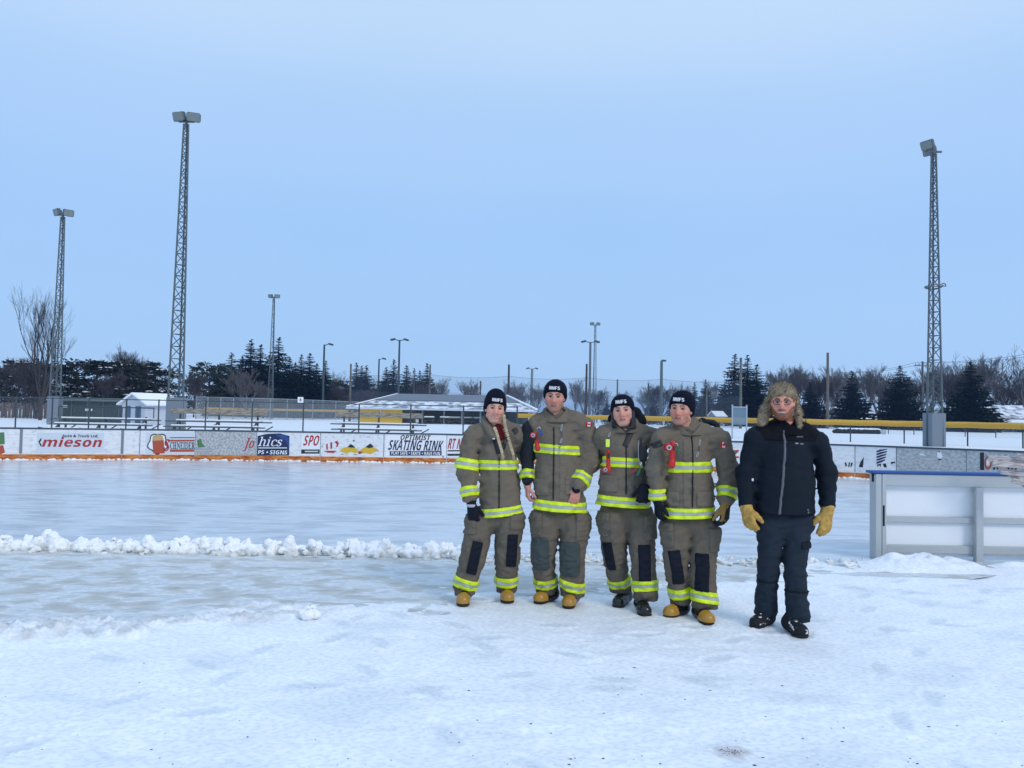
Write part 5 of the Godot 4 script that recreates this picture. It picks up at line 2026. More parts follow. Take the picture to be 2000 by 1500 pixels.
	for part in [[1175, 2040, 96, 1.35, "low dark hedge along the street behind the yellow capped fence"], [560, 700, 105, 1.0, "low dark hedge behind the thin yellow fence at left"]]:
		var a := base(part[0], part[2])
		var b := base(part[1], part[2] - (8 if part[0] > 1000 else 0))
		var m := MB.new()
		var n := int(a.distance_to(b) * 60)
		for k in n:
			var p := a.lerp(b, rn.randf()) - a
			p += Vector3(0, rn.randf() * part[3] * (0.75 + 0.35 * broad.get_noise_1d(p.x * 0.4)), rn.randf_range(-0.5, 0.5))
			var v := rn.randf_range(0.5, 1.5)
			m.tint = Color(0.026 * v, 0.024 * v, 0.026 * v)
			var d := Vector3(rn.randfn(), rn.randfn(), rn.randfn()).normalized() * 0.16
			var s := d.cross(Vector3(rn.randfn(), rn.randfn(), rn.randfn())).normalized() * 0.09
			m.tri(p - s, p + s, p + d)
			m.tri(p - s, p - d, p + s)
		var h := tag(obj("hedge", m, mat(1, 1, 1, 0.9)), part[4], "hedge")
		h.position = a

# ---------------------------------------------------------------- people
var who: Node3D
var who_d := 6.0

func J(px: float, py: float, dz := 0.0) -> Vector3:
	return at(px, py, who_d - dz) - who.position

func many(list: Array, dz := 0.0) -> Array:
	var r := []
	for q in list:
		r.append(J(q[0], q[1], q[2] if q.size() > 2 else dz))
	return r

# five fingers closing from a wrist towards dir; nrm is the back of the hand, thumb the thumb's side
func hand(wrist: Vector3, dir: Vector3, nrm: Vector3, thumb: Vector3, curl: float, s: float, fat: float, spread := 1.0) -> Array:
	dir = dir.normalized()
	nrm = (nrm - dir * nrm.dot(dir)).normalized()
	thumb = (thumb - dir * thumb.dot(dir) - nrm * thumb.dot(nrm)).normalized()
	var r := []
	var roots := [0.031, 0.011, -0.010, -0.029]
	var lens := [0.072, 0.080, 0.074, 0.058]
	for k in 4:
		var root: Vector3 = wrist + (dir * (0.088 - 0.006 * absf(k - 1.3)) + thumb * roots[k]) * s
		r.append(cap(wrist + thumb * roots[k] * 0.6 * s, root, 0.0165 * fat * s, 0.0115 * fat * s))
		var d: Vector3 = (dir + thumb * roots[k] * 4.0 * spread).normalized()
		var p := root
		for j in 3:
			d = d.rotated(thumb, 0.0)
			var ang: float = curl * [0.45, 0.75, 0.6][j] * (1.0 + 0.12 * k)
			var ax := nrm.cross(d).normalized()
			# bend away from the back of the hand
			var b1 := d.rotated(ax, ang)
			d = b1 if b1.dot(nrm) < d.dot(nrm) + 1e-4 else d.rotated(ax, -ang)
			var q: Vector3 = p + d * lens[k] * [0.44, 0.32, 0.24][j] * s
			r.append(cap(p, q, [0.0105, 0.0096, 0.0088][j] * fat * s, [0.0096, 0.0088, 0.0076][j] * fat * s))
			p = q
	var t0 := wrist + (dir * 0.022 + thumb * 0.024 - nrm * 0.006) * s
	var td := (dir * 0.75 + thumb * 0.75 - nrm * (0.2 + 0.3 * curl)).normalized()
	var t1 := t0 + td * 0.040 * s
	var t2 := t1 + (td + dir * 0.45 - nrm * 0.2 * curl).normalized() * 0.032 * s
	var t3 := t2 + (td + dir * 0.8 - nrm * 0.3 * curl).normalized() * 0.026 * s
	r.append(cap(t0, t1, 0.0165 * fat * s, 0.0125 * fat * s))
	r.append(cap(t1, t2, 0.0125 * fat * s, 0.0108 * fat * s))
	r.append(cap(t2, t3, 0.0108 * fat * s, 0.0088 * fat * s))
	return r

func moved(prims: Array, xf: Transform3D) -> Array:
	# prims given about the head's own centre, carried into the person's axes (unflattened ones only)
	var r := []
	for p in prims:
		var a := Vector3(p[0], p[1], p[2])
		var b := a + Vector3(p[3], p[4], p[5])
		var s := xf.basis.x.length()
		r.append(cap(xf * a, xf * b, p[7] * s, (p[7] + p[8]) * s))
	return r

# a head about the midpoint of the eyes, y up, z the face
func head_prims(jaw: float) -> Array:
	var r := []
	# cranium: three balls in depth
	r.append(cap(Vector3(0, 0.040, 0.012), Vector3(0, 0.040, -0.055), 0.074, 0.076))
	r.append(cap(Vector3(0, 0.005, 0.028), Vector3(0, -0.005, -0.04), 0.068, 0.070))
	# face and jaw
	r.append(cap(Vector3(0, -0.02, 0.028), Vector3(0, -0.070, 0.036), 0.065 * jaw, 0.051 * jaw))
	r.append(cap(Vector3(-0.012, -0.094, 0.058), Vector3(0.012, -0.094, 0.058), 0.020 * jaw, 0.020 * jaw))
	r.append(cap(Vector3(-0.054 * jaw, -0.066, 0.0), Vector3(-0.020, -0.097, 0.05), 0.018, 0.017))
	r.append(cap(Vector3(0.054 * jaw, -0.066, 0.0), Vector3(0.020, -0.097, 0.05), 0.018, 0.017))
	# cheeks
	for s in [-1.0, 1.0]:
		r.append(cap(Vector3(s * 0.040, -0.028, 0.056), Vector3(s * 0.043, -0.048, 0.046), 0.028, 0.026))
		r.append(cap(Vector3(s * 0.016, 0.022, 0.082), Vector3(s * 0.046, 0.020, 0.066), 0.012, 0.011))
		r.append(cap(Vector3(s * 0.012, -0.042, 0.086), Vector3(s * 0.013, -0.040, 0.094), 0.0085, 0.0085))
		# ears
		r.append(cap(Vector3(s * 0.076, 0.012, -0.016), Vector3(s * 0.073, -0.032, -0.006), 0.011, 0.008))
	# nose
	r.append(cap(Vector3(0, 0.010, 0.086), Vector3(0, -0.034, 0.106), 0.0085, 0.0125))
	# lips
	r.append(cap(Vector3(-0.022, -0.067, 0.078), Vector3(0, -0.0645, 0.088), 0.0055, 0.0075))
	r.append(cap(Vector3(0.022, -0.067, 0.078), Vector3(0, -0.0645, 0.088), 0.0055, 0.0075))
	r.append(cap(Vector3(-0.018, -0.075, 0.078), Vector3(0.018, -0.075, 0.078), 0.0075, 0.0075))
	return r

func face_paint(xf: Transform3D, f: Dictionary) -> Callable:
	var inv := xf.affine_inverse()
	var base_c: Color = f.skin
	var hair: Color = f.hair
	var beard: float = f.beard
	var beard_c: Color = f.get("beard_color", hair)
	var flush: float = f.get("flush", 0.5)
	var smile: bool = f.get("smile", false)
	var teeth: bool = f.get("teeth", true)
	return func(v: Vector3, _n: Vector3) -> Color:
		var p := inv * v
		var c := base_c
		if p.y < -0.16:
			return c
		var ax := absf(p.x)
		var red := 0.8 * exp(-(pow((ax - 0.040) / 0.036, 2.0) + pow((p.y + 0.036) / 0.036, 2.0))) + exp(-(pow(ax / 0.016, 2.0) + pow((p.y + 0.034) / 0.018, 2.0)))
		c = c.lerp(Color(0.60, 0.15, 0.11), clampf(red * flush * (0.75 + 0.5 * fine.get_noise_3d(p.x * 60, p.y * 60, p.z * 60)), 0.0, 0.6) if p.z > 0.02 else 0.0)
		if beard > 0.0 and p.z > -0.03:
			# chin, jaw and upper lip
			var edge := -0.054 - 0.024 * smoothstep(0.050, 0.018, ax) + 0.03 * smoothstep(0.045, 0.07, ax)
			var b := smoothstep(edge + 0.006, edge - 0.008, p.y)
			b = maxf(b, smoothstep(0.030, 0.024, ax) * smoothstep(-0.046, -0.051, p.y))
			b *= 0.8 + 0.4 * fine.get_noise_3d(p.x * 160, p.y * 160, p.z * 160)
			c = c.lerp(beard_c, clampf(b * beard, 0.0, 1.0) if p.y > -0.135 else 0.0)
		if p.z > 0.06:
			if ax < (0.030 if smile else 0.024) and absf(p.y + 0.069 - (3.5 if smile else 2.2) * p.x * p.x) < 0.0095:
				c = c.lerp(Color(0.36, 0.10, 0.09), 0.75)
			if ax < (0.026 if smile else 0.022) and absf(p.y + 0.0695 - (3.5 if smile else 2.2) * p.x * p.x) < (0.0034 if smile else 0.0021):
				c = Color(0.48, 0.43, 0.40) if smile and teeth else Color(0.16, 0.05, 0.05)
			var brow := 0.021 + 0.006 * smoothstep(0.012, 0.035, ax) - 0.010 * smoothstep(0.035, 0.05, ax)
			if ax > 0.012 and ax < 0.048 and absf(p.y - brow) < 0.0062:
				c = c.lerp(hair * 0.6, 0.85)
			# lids
			if pow((ax - 0.031) / 0.017, 2.0) + pow((p.y - 0.002) / 0.010, 2.0) < 1.0:
				c = c.lerp(Color(0.22, 0.10, 0.08), 0.55)
		return c

func eyes(xf: Transform3D, iris: Color) -> MB:
	var m := MB.new()
	for s in [-1.0, 1.0]:
		var c := xf * Vector3(s * 0.031, 0.001, 0.0735)
		m.tint = Color(0.40, 0.37, 0.36)
		m.ball(c, Vector3(0.0112, 0.0088, 0.0112), 8, 12, xf.basis)
		m.tint = iris
		m.ball(xf * Vector3(s * 0.031, 0.0005, 0.0812), Vector3(0.0064, 0.0060, 0.0048), 6, 10, xf.basis)
		m.tint = Color(0.05, 0.03, 0.028)
		var pts := []
		for k in 6:
			var t := lerpf(-1.0, 1.0, k / 5.0)
			pts.append(xf * Vector3(s * 0.031 + t * 0.0145, 0.0065 - 0.004 * t * t, 0.0845 - 0.006 * t * t - 0.003 * s * t))
		m.path(pts, [0.0016, 0.002, 0.0022, 0.0022, 0.002, 0.0016], 5)
	return m

var stripes: StandardMaterial3D
var coat_cloth: StandardMaterial3D
var trouser_cloth: StandardMaterial3D
var M := {}

func people_materials() -> void:
	var im := Image.create(8, 64, false, Image.FORMAT_RGB8)
	for y in 64:
		var t := y / 63.0
		var c := Color(0.89, 0.97, 0.12)
		if t > 0.36 and t < 0.64:
			c = Color(0.70, 0.72, 0.72)
		if absf(t - 0.36) < 0.02 or absf(t - 0.64) < 0.02:
			c = Color(0.55, 0.66, 0.2)
		for x in 8:
			im.set_pixel(x, y, c)
	stripes = StandardMaterial3D.new()
	stripes.albedo_texture = ImageTexture.create_from_image(im)
	stripes.roughness = 0.45
	stripes.vertex_color_use_as_albedo = true
	M.coat = mat(0.172, 0.142, 0.107, 0.85, 0.0, cloth_normal, 9.0, 0.7)
	M.trousers = mat(0.146, 0.121, 0.093, 0.85, 0.0, cloth_normal, 9.0, 0.7)
	M.knit = mat(0.008, 0.009, 0.022, 0.9, 0.0, knit_normal, 22.0, 1.0)
	M.black = mat(0.010, 0.010, 0.012, 0.55)
	M.patch = mat(0.010, 0.012, 0.020, 0.6, 0.0, cloth_normal, 9.0, 0.8)
	M.green_patch = mat(0.062, 0.075, 0.072, 0.75, 0.0, cloth_normal, 9.0, 0.8)
	M.rubber = mat(0.012, 0.012, 0.013, 0.22)
	M.toe = mat(0.40, 0.205, 0.028, 0.28)
	M.skin = mat(1, 1, 1, 0.5)
	M.white = mat(0.8, 0.8, 0.8, 0.6)
	M.red = mat(0.50, 0.016, 0.010, 0.35)
	M.steel = mat(0.5, 0.5, 0.5, 0.3, 0.8)
	M.leather = mat(1, 1, 1, 0.75, 0.0, cloth_normal, 14.0, 0.5)
	M.flag_red = mat(0.45, 0.03, 0.025, 0.7)
	M.zip = mat(0.02, 0.02, 0.022, 0.6)

# a reflective band round some prims: slab through c with normal n
func band(called: String, prims: Array, c: Vector3, n: Vector3, h: float, o: Dictionary, parent: Node) -> void:
	n = n.normalized()
	var opt := o.duplicate()
	opt.cell = 0.008
	opt.offset = o.get("offset", 0.0) + 0.010
	opt.planes = [[n, n.dot(c) + h * 0.5], [-n, -n.dot(c) + h * 0.5]]
	var ctr := c
	opt.boxes = [[Transform3D(Basis(), ctr), Vector3(o.get("wide", 0.3), h * 0.5 + (0.16 if not o.has("wide") else 0.08), 0.3), 0.0]]
	var dirt: float = maxf(0.22, o.get("dirt", 0.0))
	opt.unwrap = func(v: Vector3) -> Vector2: return Vector2(v.x * 3.0, clampf(0.5 + n.dot(v - c) / h, 0.02, 0.98))
	opt.paint = func(v: Vector3, _n: Vector3) -> Color:
		var q := 1.0 - dirt * clampf(0.5 + wrinkle.get_noise_3d(v.x * 14.0, v.y * 14.0, v.z * 14.0), 0.0, 1.0)
		return Color(q, q, q)
	obj(called, skin(prims, opt), stripes, parent)

func box_at(c: Vector3, along: Vector3) -> Transform3D:
	var y := along.normalized()
	var z := (Vector3.BACK - y * y.z).normalized()
	return Transform3D(Basis(y.cross(z), y, z), c)

func boot(called: String, toe: Array, ankle: Array, kind: String, lift := 0.0) -> Vector3:
	# toe: [px, py, yaw]; returns the ankle joint
	var g := ground_at(toe[0], toe[1]) - who.position
	g.y = lift
	var dir := Vector3(sin(toe[2]), 0, cos(toe[2]))
	var heel := g - dir * 0.25
	var an := heel + dir * 0.045
	var want := J(ankle[0], ankle[1], an.z)
	an = Vector3(an.x, want.y, an.z)
	an.x = lerpf(an.x, want.x, 0.8)
	var side := dir.cross(Vector3.UP)
	var up: Array = [cap(heel + Vector3(0, 0.05, 0) + dir * 0.045, g + Vector3(0, 0.040, 0) - dir * 0.050, 0.042, 0.045),
		cap(heel + dir * 0.05 + Vector3(0, 0.06, 0), g - dir * 0.11 + Vector3(0, 0.055, 0), 0.045, 0.045),
		cap(heel + dir * 0.05 + Vector3(0, 0.07, 0), an + Vector3(0, 0.06, 0), 0.052, 0.056),
		cap(g - dir * 0.075 + side * 0.012 + Vector3(0, 0.035, 0), g - dir * 0.052 + Vector3(0, 0.036, 0), 0.044, 0.043)]
	var body := skin(up, {"cell": 0.009, "k": 0.03, "planes": [[Vector3.DOWN, -0.004]]})
	var main: Material = M.rubber
	if kind == "winter":
		main = mat(0.02, 0.021, 0.023, 0.6, 0.0, cloth_normal, 9.0, 0.6)
	var b := obj("boot", body, main, who)
	b.set_meta("label", called)
	var foot: Array = [up[0], up[3]]
	var sole := skin(foot, {"cell": 0.008, "k": 0.03, "offset": 0.007, "planes": [[Vector3.DOWN, 0.0], [Vector3.UP, 0.02]]})
	obj("sole", sole, mat(0.03, 0.028, 0.026, 0.7), b)
	if kind == "tan":
		var c := g - dir * 0.052
		obj("toe_cap", skin([up[0], up[1], up[3]], {"cell": 0.008, "k": 0.03, "offset": 0.003, "planes": [[Vector3.DOWN, -0.02], [(-dir + Vector3.UP * 0.25).normalized(), (-dir + Vector3.UP * 0.25).normalized().dot(c - dir * 0.045 + Vector3(0, 0.07, 0))]]}), M.toe, b)
	if kind == "winter":
		obj("snow_crust", skin([up[0], up[1], up[3]], {"cell": 0.008, "k": 0.03, "offset": -0.007, "crease": [0.026, Vector3(30, 30, 30)], "planes": [[Vector3.DOWN, -0.03], [-dir, (-dir).dot(g - dir * 0.15)]]}), mat(0.62, 0.63, 0.65, 0.8), b)
		for k in 3:
			var m := MB.new()
			var q := g - dir * (0.115 + 0.03 * k) + Vector3(0, 0.106 + 0.012 * k, 0)
			m.path([q - side * 0.035 - Vector3(0, 0.012, 0), q, q + side * 0.035 - Vector3(0, 0.012, 0)], [0.004, 0.004, 0.004], 5)
			obj("lace", m, mat(0.05, 0.05, 0.055, 0.6), b)
	return an

func maple_flag(c: Vector3, nrm: Vector3, w: float, tilt := 0.0) -> void:
	var z := nrm.normalized()
	var x := Vector3.UP.cross(z).normalized()
	var xf := Transform3D(Basis(x, z.cross(x), z) * Basis(Vector3.BACK, tilt), c)
	var m := MB.new()
	m.box(xf, Vector3(w, w * 0.62, 0.006), 0.001)
	var f := obj("flag_patch", m, M.white, who)
	m = MB.new()
	for s in [-1.0, 1.0]:
		m.box(xf * Transform3D(Basis(), Vector3(s * w * 0.36, 0, 0.001)), Vector3(w * 0.28, w * 0.62, 0.0075))
	var pts := PackedVector2Array()
	for q in [[0, 1], [0.18, 0.6], [0.4, 0.7], [0.34, 0.3], [0.75, 0.45], [0.66, 0.18], [0.9, 0.05], [0.45, -0.4], [0.5, -0.58], [0.06, -0.5], [0.06, -0.95], [-0.06, -0.95], [-0.06, -0.5], [-0.5, -0.58], [-0.45, -0.4], [-0.9, 0.05], [-0.66, 0.18], [-0.75, 0.45], [-0.34, 0.3], [-0.4, 0.7], [-0.18, 0.6]]:
		pts.append(Vector2(q[0], q[1]) * w * 0.24)
	m.slab(pts, xf * Transform3D(Basis(), Vector3(0, 0, 0.003)), 0.002)
	obj("red_leaf", m, M.flag_red, f)

# head, neck, hat; f: skin, hair, beard, iris, hat
func head(px: float, py: float, dz: float, yaw: float, pitch: float, roll: float, s: float, f: Dictionary, neck_to: Vector3) -> Array:
	# heads turn to the photographer first
	yaw -= atan2(who.position.x, who_d)
	var xf := Transform3D(Basis.from_euler(Vector3(pitch, yaw, roll)).scaled(Vector3.ONE * s), J(px, py, dz))
	var prims := moved(head_prims(f.get("jaw", 1.0)), xf)
	prims.append(cap(xf * Vector3(0, -0.06, -0.025), neck_to, 0.055 * s, 0.060 * s))
	var cuts := []
	for sd in [-1.0, 1.0]:
		cuts.append(cap(Vector3(sd * 0.031, 0.002, 0.098), Vector3(sd * 0.034, 0.001, 0.096), 0.0165, 0.0165))
	cuts = moved(cuts, xf)
	var m := skin(prims, {"cell": 0.0042 * s, "k": 0.016, "cut": cuts, "paint": face_paint(xf, f), "planes": [[Vector3.DOWN, -neck_to.y + 0.02]]})
	joined(m, eyes(xf, f.iris))
	return [m, xf]

func beanie(xf: Transform3D, tall: float) -> void:
	var p := moved([cap(Vector3(0, 0.036, 0.010), Vector3(0, 0.030, -0.052), 0.083, 0.084), cap(Vector3(0, 0.048 + tall, -0.010), Vector3(0, 0.048 + tall, -0.035), 0.076, 0.078), cap(Vector3(0, -0.012, -0.03), Vector3(0, 0.03, -0.04), 0.084, 0.082)], xf)
	var n := (xf.basis * Vector3(0, -1.0, 0.62)).normalized()
	var c := xf * Vector3(0, 0.040, 0.09)
	var hat := obj("knit_hat", skin(p, {"cell": 0.007, "k": 0.03, "planes": [[n, n.dot(c)]]}), M.knit, who)
	var c2 := xf * Vector3(0, 0.085, 0.09)
	obj("cuff", skin(p, {"cell": 0.006, "k": 0.03, "offset": 0.006, "planes": [[n, n.dot(c) + 0.002], [-n, -n.dot(c2)]]}), M.knit, hat)
	# white stitched letters, bent round the brow
	var st := SurfaceTool.new()
	var word := "NMFS"
	var letters := []
	for k in 4:
		var t := text_mesh(word[k])
		var bb := t.get_aabb()
		var a := (k - 1.5) * 0.235
		var s := 0.026 / bb.size.y
		var r := 0.0935
		var b := Basis(Vector3.UP, a) * Basis(Vector3.RIGHT, -0.12)
		var o := Vector3(sin(a) * r, 0.070, 0.012 + cos(a) * r)
		var lx := Transform3D(b.scaled_local(Vector3(0.0185 / bb.size.x, s, 1.0)), o)
		st.append_from(t, 0, xf * lx * Transform3D(Basis(), -bb.get_center()))
	obj("lettering", st.commit(), M.white, hat)

func build_people() -> void:
	people_materials()
	person_one()
	person_two()
	person_three()
	person_four()
	person_five()
	build_carried()

# the tan turnout coat and trousers; s holds the surveyed joints
func turnout(s: Dictionary) -> Dictionary:
	var shl := J(s.sl[0], s.sl[1], s.get("slz", 0.0))
	var shr := J(s.sr[0], s.sr[1], s.get("srz", 0.0))
	var nb := J(s.neck[0], s.neck[1], -0.03)
	var chest := J(s.chest[0], s.chest[1], 0.0)
	var waist := J(s.waist[0], s.waist[1], 0.0)
	var hem := J(s.hem[0], s.hem[1], 0.0)
	var torso: Array = chain([chest, waist, hem - Vector3(0, 0.12, 0)], [s.wc, s.ww, s.wh], 0.72)
	torso.append(cap(shl.lerp(shr, 0.18) + Vector3(0, -0.055, -0.02), shr.lerp(shl, 0.18) + Vector3(0, -0.055, -0.02), 0.082, 0.082))
	torso.append(cap(nb + Vector3(-0.02, 0.01, 0), shl + Vector3(0.03, -0.045, -0.01), 0.075, 0.068))
	torso.append(cap(nb + Vector3(0.02, 0.01, 0), shr + Vector3(-0.03, -0.045, -0.01), 0.075, 0.068))
	var arms := []
	var prims := torso.duplicate()
	for a in s.arms:
		# [[shoulder], [elbow], [wrist], radii]
		var pts := many(a.pts)
		var ch: Array = chain(pts, a.r)
		arms.append(ch)
		if not a.get("separate", false):
			prims.append_array(ch)
	var crease := [0.012, Vector3(6.0, 13.0, 6.0), 0.018]
	var hem_y: float = J(s.hem[0], s.hem[1], 0.16).y
	var tilt: Vector3 = (Vector3(0, -1, 0) + Vector3(s.get("hem_tilt", 0.0), 0, 0)).normalized()
	# only the torso is cut at the hem; arms hang past it
	var o := {"cell": 0.0105, "k": 0.045, "crease": crease}
	var to := o.duplicate()
	var hp := J(s.hem[0], s.hem[1], 0.16)
	to.planes = [[tilt, tilt.dot(hp)]]
	if s.get("low_arms", false):
		to.planes = []
	var tint := func(v: Vector3, _n: Vector3) -> Color:
		var q := 1.0 + 0.26 * wrinkle.get_noise_3d(v.x * 5.0, v.y * 4.0, v.z * 5.0) + 0.10 * wrinkle.get_noise_3d(v.x * 30.0, v.y * 30.0, v.z * 30.0)
		return Color(q, q * 0.995, q * 0.985)
	to.paint = tint
	var coat := obj("coat", skin(prims, to), M.coat, who)
	var bo := {"k": 0.045, "crease": crease}
	for b in s.bands:
		# [px, py, end px, end py, height px]
		var l := J(b[0], b[1], 0.0)
		var r := J(b[2], b[3], 0.0)
		var dv := (r - l)
		band("reflective_band", torso, (l + r) * 0.5, Vector3(-dv.y, dv.x, 0.0), b[4] / FOC * who_d, bo, coat)
	for k in s.arms.size():
		var a: Dictionary = s.arms[k]
		for b in a.get("bands", []):
			# [segment, where along it, height m, dirt]
			var seg: PackedFloat32Array = arms[k][b[0]]
			var p0 := Vector3(seg[0], seg[1], seg[2])
			var d := Vector3(seg[3], seg[4], seg[5])
			var opt := {"k": 0.045, "crease": crease, "wide": 0.115, "dirt": b[3] if b.size() > 3 else 0.0}
			if a.get("separate", false):
				opt.offset = 0.003
			band("reflective_band", arms[k], p0 + d * b[1], -d, b[2], opt, coat)
		# rounded inner cuff
		if a.get("cuff", true):
			var w: Vector3 = J(a.pts[-1][0], a.pts[-1][1], a.pts[-1][2] if a.pts[-1].size() > 2 else 0.0)
			var e: Vector3 = J(a.pts[-2][0], a.pts[-2][1], a.pts[-2][2] if a.pts[-2].size() > 2 else 0.0)
			var dir := (w - e).normalized()
			obj("knit_cuff", skin([cap(w, w + dir * a.r[-1] * 0.7, a.r[-1] * 0.7, a.r[-1] * 0.55)], {"cell": 0.008}), M.patch, coat)
	# collar standing round the neck, open in front
	var cb := nb + Vector3(0, -0.035, 0.0)
	var ct := nb + Vector3(0, 0.085, 0.012)
	var open: Vector3 = nb + Vector3(s.get("open_x", 0.0), 0.045, 0.16)
	var wd: float = s.get("open_w", 0.045)
	var col := skin([cap(cb, ct, 0.125, 0.088, 0.95)], {"cell": 0.0075, "shell": 0.009, "crease": [0.006, Vector3(9, 9, 9)], "planes": [[Vector3(0, 1, -0.22).normalized(), Vector3(0, 1, -0.22).normalized().dot(nb + Vector3(0, 0.046, -0.06))], [Vector3.DOWN, -(cb.y - 0.02)]],
		"holes": [[Transform3D(Basis(Vector3.BACK, PI / 4), open), Vector3(wd, wd, 0.2), 0.0]], "paint": tint})
	obj("collar", col, M.coat, coat)
	# storm flap and zip down the front
	if s.has("zip"):
		for z in s.zip:
			# [px0, py0, px1, py1, half width m, material, lift]
			var a := J(z[0], z[1], 0.1)
			var b := J(z[2], z[3], 0.1)
			var mid := (a + b) * 0.5
			obj(z[7] if z.size() > 7 else "zip", skin(torso, {"cell": 0.006, "k": 0.045, "crease": crease, "offset": z[6], "boxes": [[box_at(mid + Vector3(0, 0, 0.06), a - b), Vector3(z[4], a.distance_to(b) * 0.5, 0.12), 0.0]]}), z[5], coat)
	for z in s.get("pockets", []):
		# [px, py, half w m, half h m, lift]
		obj("pocket", skin(torso, {"cell": 0.008, "k": 0.045, "crease": crease, "offset": z[4], "boxes": [[Transform3D(Basis(), J(z[0], z[1], 0.12)), Vector3(z[2], z[3], 0.12), 0.006]]}), M.coat, coat)
	# trousers
	var legs := []
	var all := []
	all.append(cap(J(s.hips[0], s.hips[1], -0.01), J(s.hips[2], s.hips[3], -0.01), s.hip_r, s.hip_r, 0.9))
	for q in s.legs:
		var an: Vector3 = q.ankle_at
		var kn := J(q.knee[0], q.knee[1], an.z * 0.5 + 0.045)
		var hip := J(q.hip[0], q.hip[1], 0.0)
		var ch: Array = chain([hip, kn, J(q.hem[0], q.hem[1], an.z + 0.01)], q.r)
		legs.append(ch)
		all.append_array(ch)
	var tc := [0.012, Vector3(6.0, 11.0, 6.0), 0.018]
	var low: float = 1e3
	for q in s.legs:
		low = minf(low, J(q.cut[0], q.cut[1], q.ankle_at.z + 0.08).y)
	var soil := func(v: Vector3, _n: Vector3) -> Color:
		var q := 1.0 + 0.2 * wrinkle.get_noise_3d(v.x * 5.0, v.y * 5.0, v.z * 5.0) + 0.12 * wrinkle.get_noise_3d(v.x * 30.0, v.y * 30.0, v.z * 30.0)
		var mud := smoothstep(0.25, 0.05, v.y) * (0.5 + wrinkle.get_noise_3d(v.x * 18.0, v.y * 18.0, v.z * 18.0))
		return Color(q, q, q).lerp(Color(0.55, 0.52, 0.5), clampf(mud * 0.8, 0.0, 0.8))
	var pants := obj("trousers", skin(all, {"cell": 0.0105, "k": 0.014, "crease": tc, "paint": soil, "planes": [[Vector3.DOWN, -low], [Vector3.UP, hem.y + 0.12]]}), M.trousers, who)
	for k in s.legs.size():
		var q: Dictionary = s.legs[k]
		var bp := J(q.band[0], q.band[1], q.ankle_at.z + 0.08)
		bp.z = q.ankle_at.z
		var an := J(q.hem[0], q.hem[1], q.ankle_at.z)
		var kn := J(q.knee[0], q.knee[1], q.ankle_at.z * 0.5)
		band("reflective_band", legs[k], bp, (kn - an) + Vector3(q.get("tilt", 0.0), 0, 0.0), q.band[2] / FOC * who_d, {"k": 0.014, "crease": tc, "wide": 0.22, "dirt": q.get("dirt", 0.25)}, pants)
		if q.has("patch"):
			# [top px, py, bottom px, py, half width m, material, rounded]
			var p: Array = q.patch
			var a := J(p[0], p[1], 0.1)
			var b := J(p[2], p[3], 0.1)
			obj("knee_patch", skin(legs[k], {"cell": 0.007, "k": 0.03, "crease": tc, "offset": 0.010, "boxes": [[box_at((a + b) * 0.5 + Vector3(0, 0, 0.12), a - b), Vector3(p[4] - p[6], a.distance_to(b) * 0.5 - p[6], 0.2), p[6]]]}), p[5], pants)
		if q.has("cargo"):
			# [px, py, half w, half h]
			var c: Array = q.cargo
			obj("cargo_pocket", skin(all, {"cell": 0.008, "k": 0.03, "crease": tc, "offset": 0.011, "boxes": [[Transform3D(Basis(), J(c[0], c[1], 0.02)), Vector3(c[2], c[3], 0.12), 0.012]], "paint": soil}), M.trousers, pants)
			obj("pocket_flap", skin(all, {"cell": 0.008, "k": 0.03, "crease": tc, "offset": 0.016, "boxes": [[Transform3D(Basis(), J(c[0], c[1], 0.02) + Vector3(0, c[3] - 0.025, 0)), Vector3(c[2], 0.026, 0.12), 0.008]], "paint": soil}), M.trousers, pants)
	return {"coat": coat, "trousers": pants, "torso": torso, "arms": arms, "neck": nb, "shl": shl, "shr": shr}

# the body itself under the clothes, one skin with the head and the bare hands
func body(h: MB, s: Dictionary, hands: Array, skin_tone: Color) -> void:
	var shl := J(s.sl[0], s.sl[1], -0.02)
	var shr := J(s.sr[0], s.sr[1], -0.02)
	var nb := J(s.neck[0], s.neck[1], -0.03)
	var chest := J(s.chest[0], s.chest[1], 0.0)
	var hem := J(s.hem[0], s.hem[1], 0.0)
	var p: Array = chain([chest, hem + Vector3(0, 0.20, 0)], [s.wc * 0.72, s.ww * 0.66], 0.7)
	p.append(cap(nb + Vector3(0, -0.02, 0), shl.lerp(shr, 0.2) + Vector3(0, -0.07, 0), 0.055, 0.05))
	p.append(cap(nb + Vector3(0, -0.02, 0), shr.lerp(shl, 0.2) + Vector3(0, -0.07, 0), 0.055, 0.05))
	p.append(cap(nb + Vector3(0, -0.12, 0), nb + Vector3(0, 0.02, 0.01), 0.07, 0.058))
	for a in s.arms:
		var pts := many(a.pts)
		p.append_array(chain(pts, [0.045, 0.038, 0.026]))
	for q in s.legs:
		var an: Vector3 = q.ankle_at
		p.append_array(chain([J(q.hip[0], q.hip[1], 0), J(q.knee[0], q.knee[1], an.z * 0.5 + 0.03), J(q.hem[0], q.hem[1], an.z)], [0.075, 0.055, 0.04]))
	var m := skin(p, {"cell": 0.018, "k": 0.04, "tint": skin_tone})
	joined(m, h)
	for hd in hands:
		joined(m, skin(hd, {"cell": 0.0042, "k": 0.007, "paint": func(v: Vector3, _n: Vector3) -> Color:
			return skin_tone.lerp(Color(0.5, 0.16, 0.13), 0.45 + 0.4 * wrinkle.get_noise_3d(v.x * 40.0, v.y * 40.0, v.z * 40.0))}))
	obj("body", m, M.skin, who)

func stand(label: String, px: float, py: float, d: float) -> void:
	who_d = d
	var g := base(px, d, 0.0)
	who = thing("person", label, "person", g, 0.0, "people lined up before the rink")

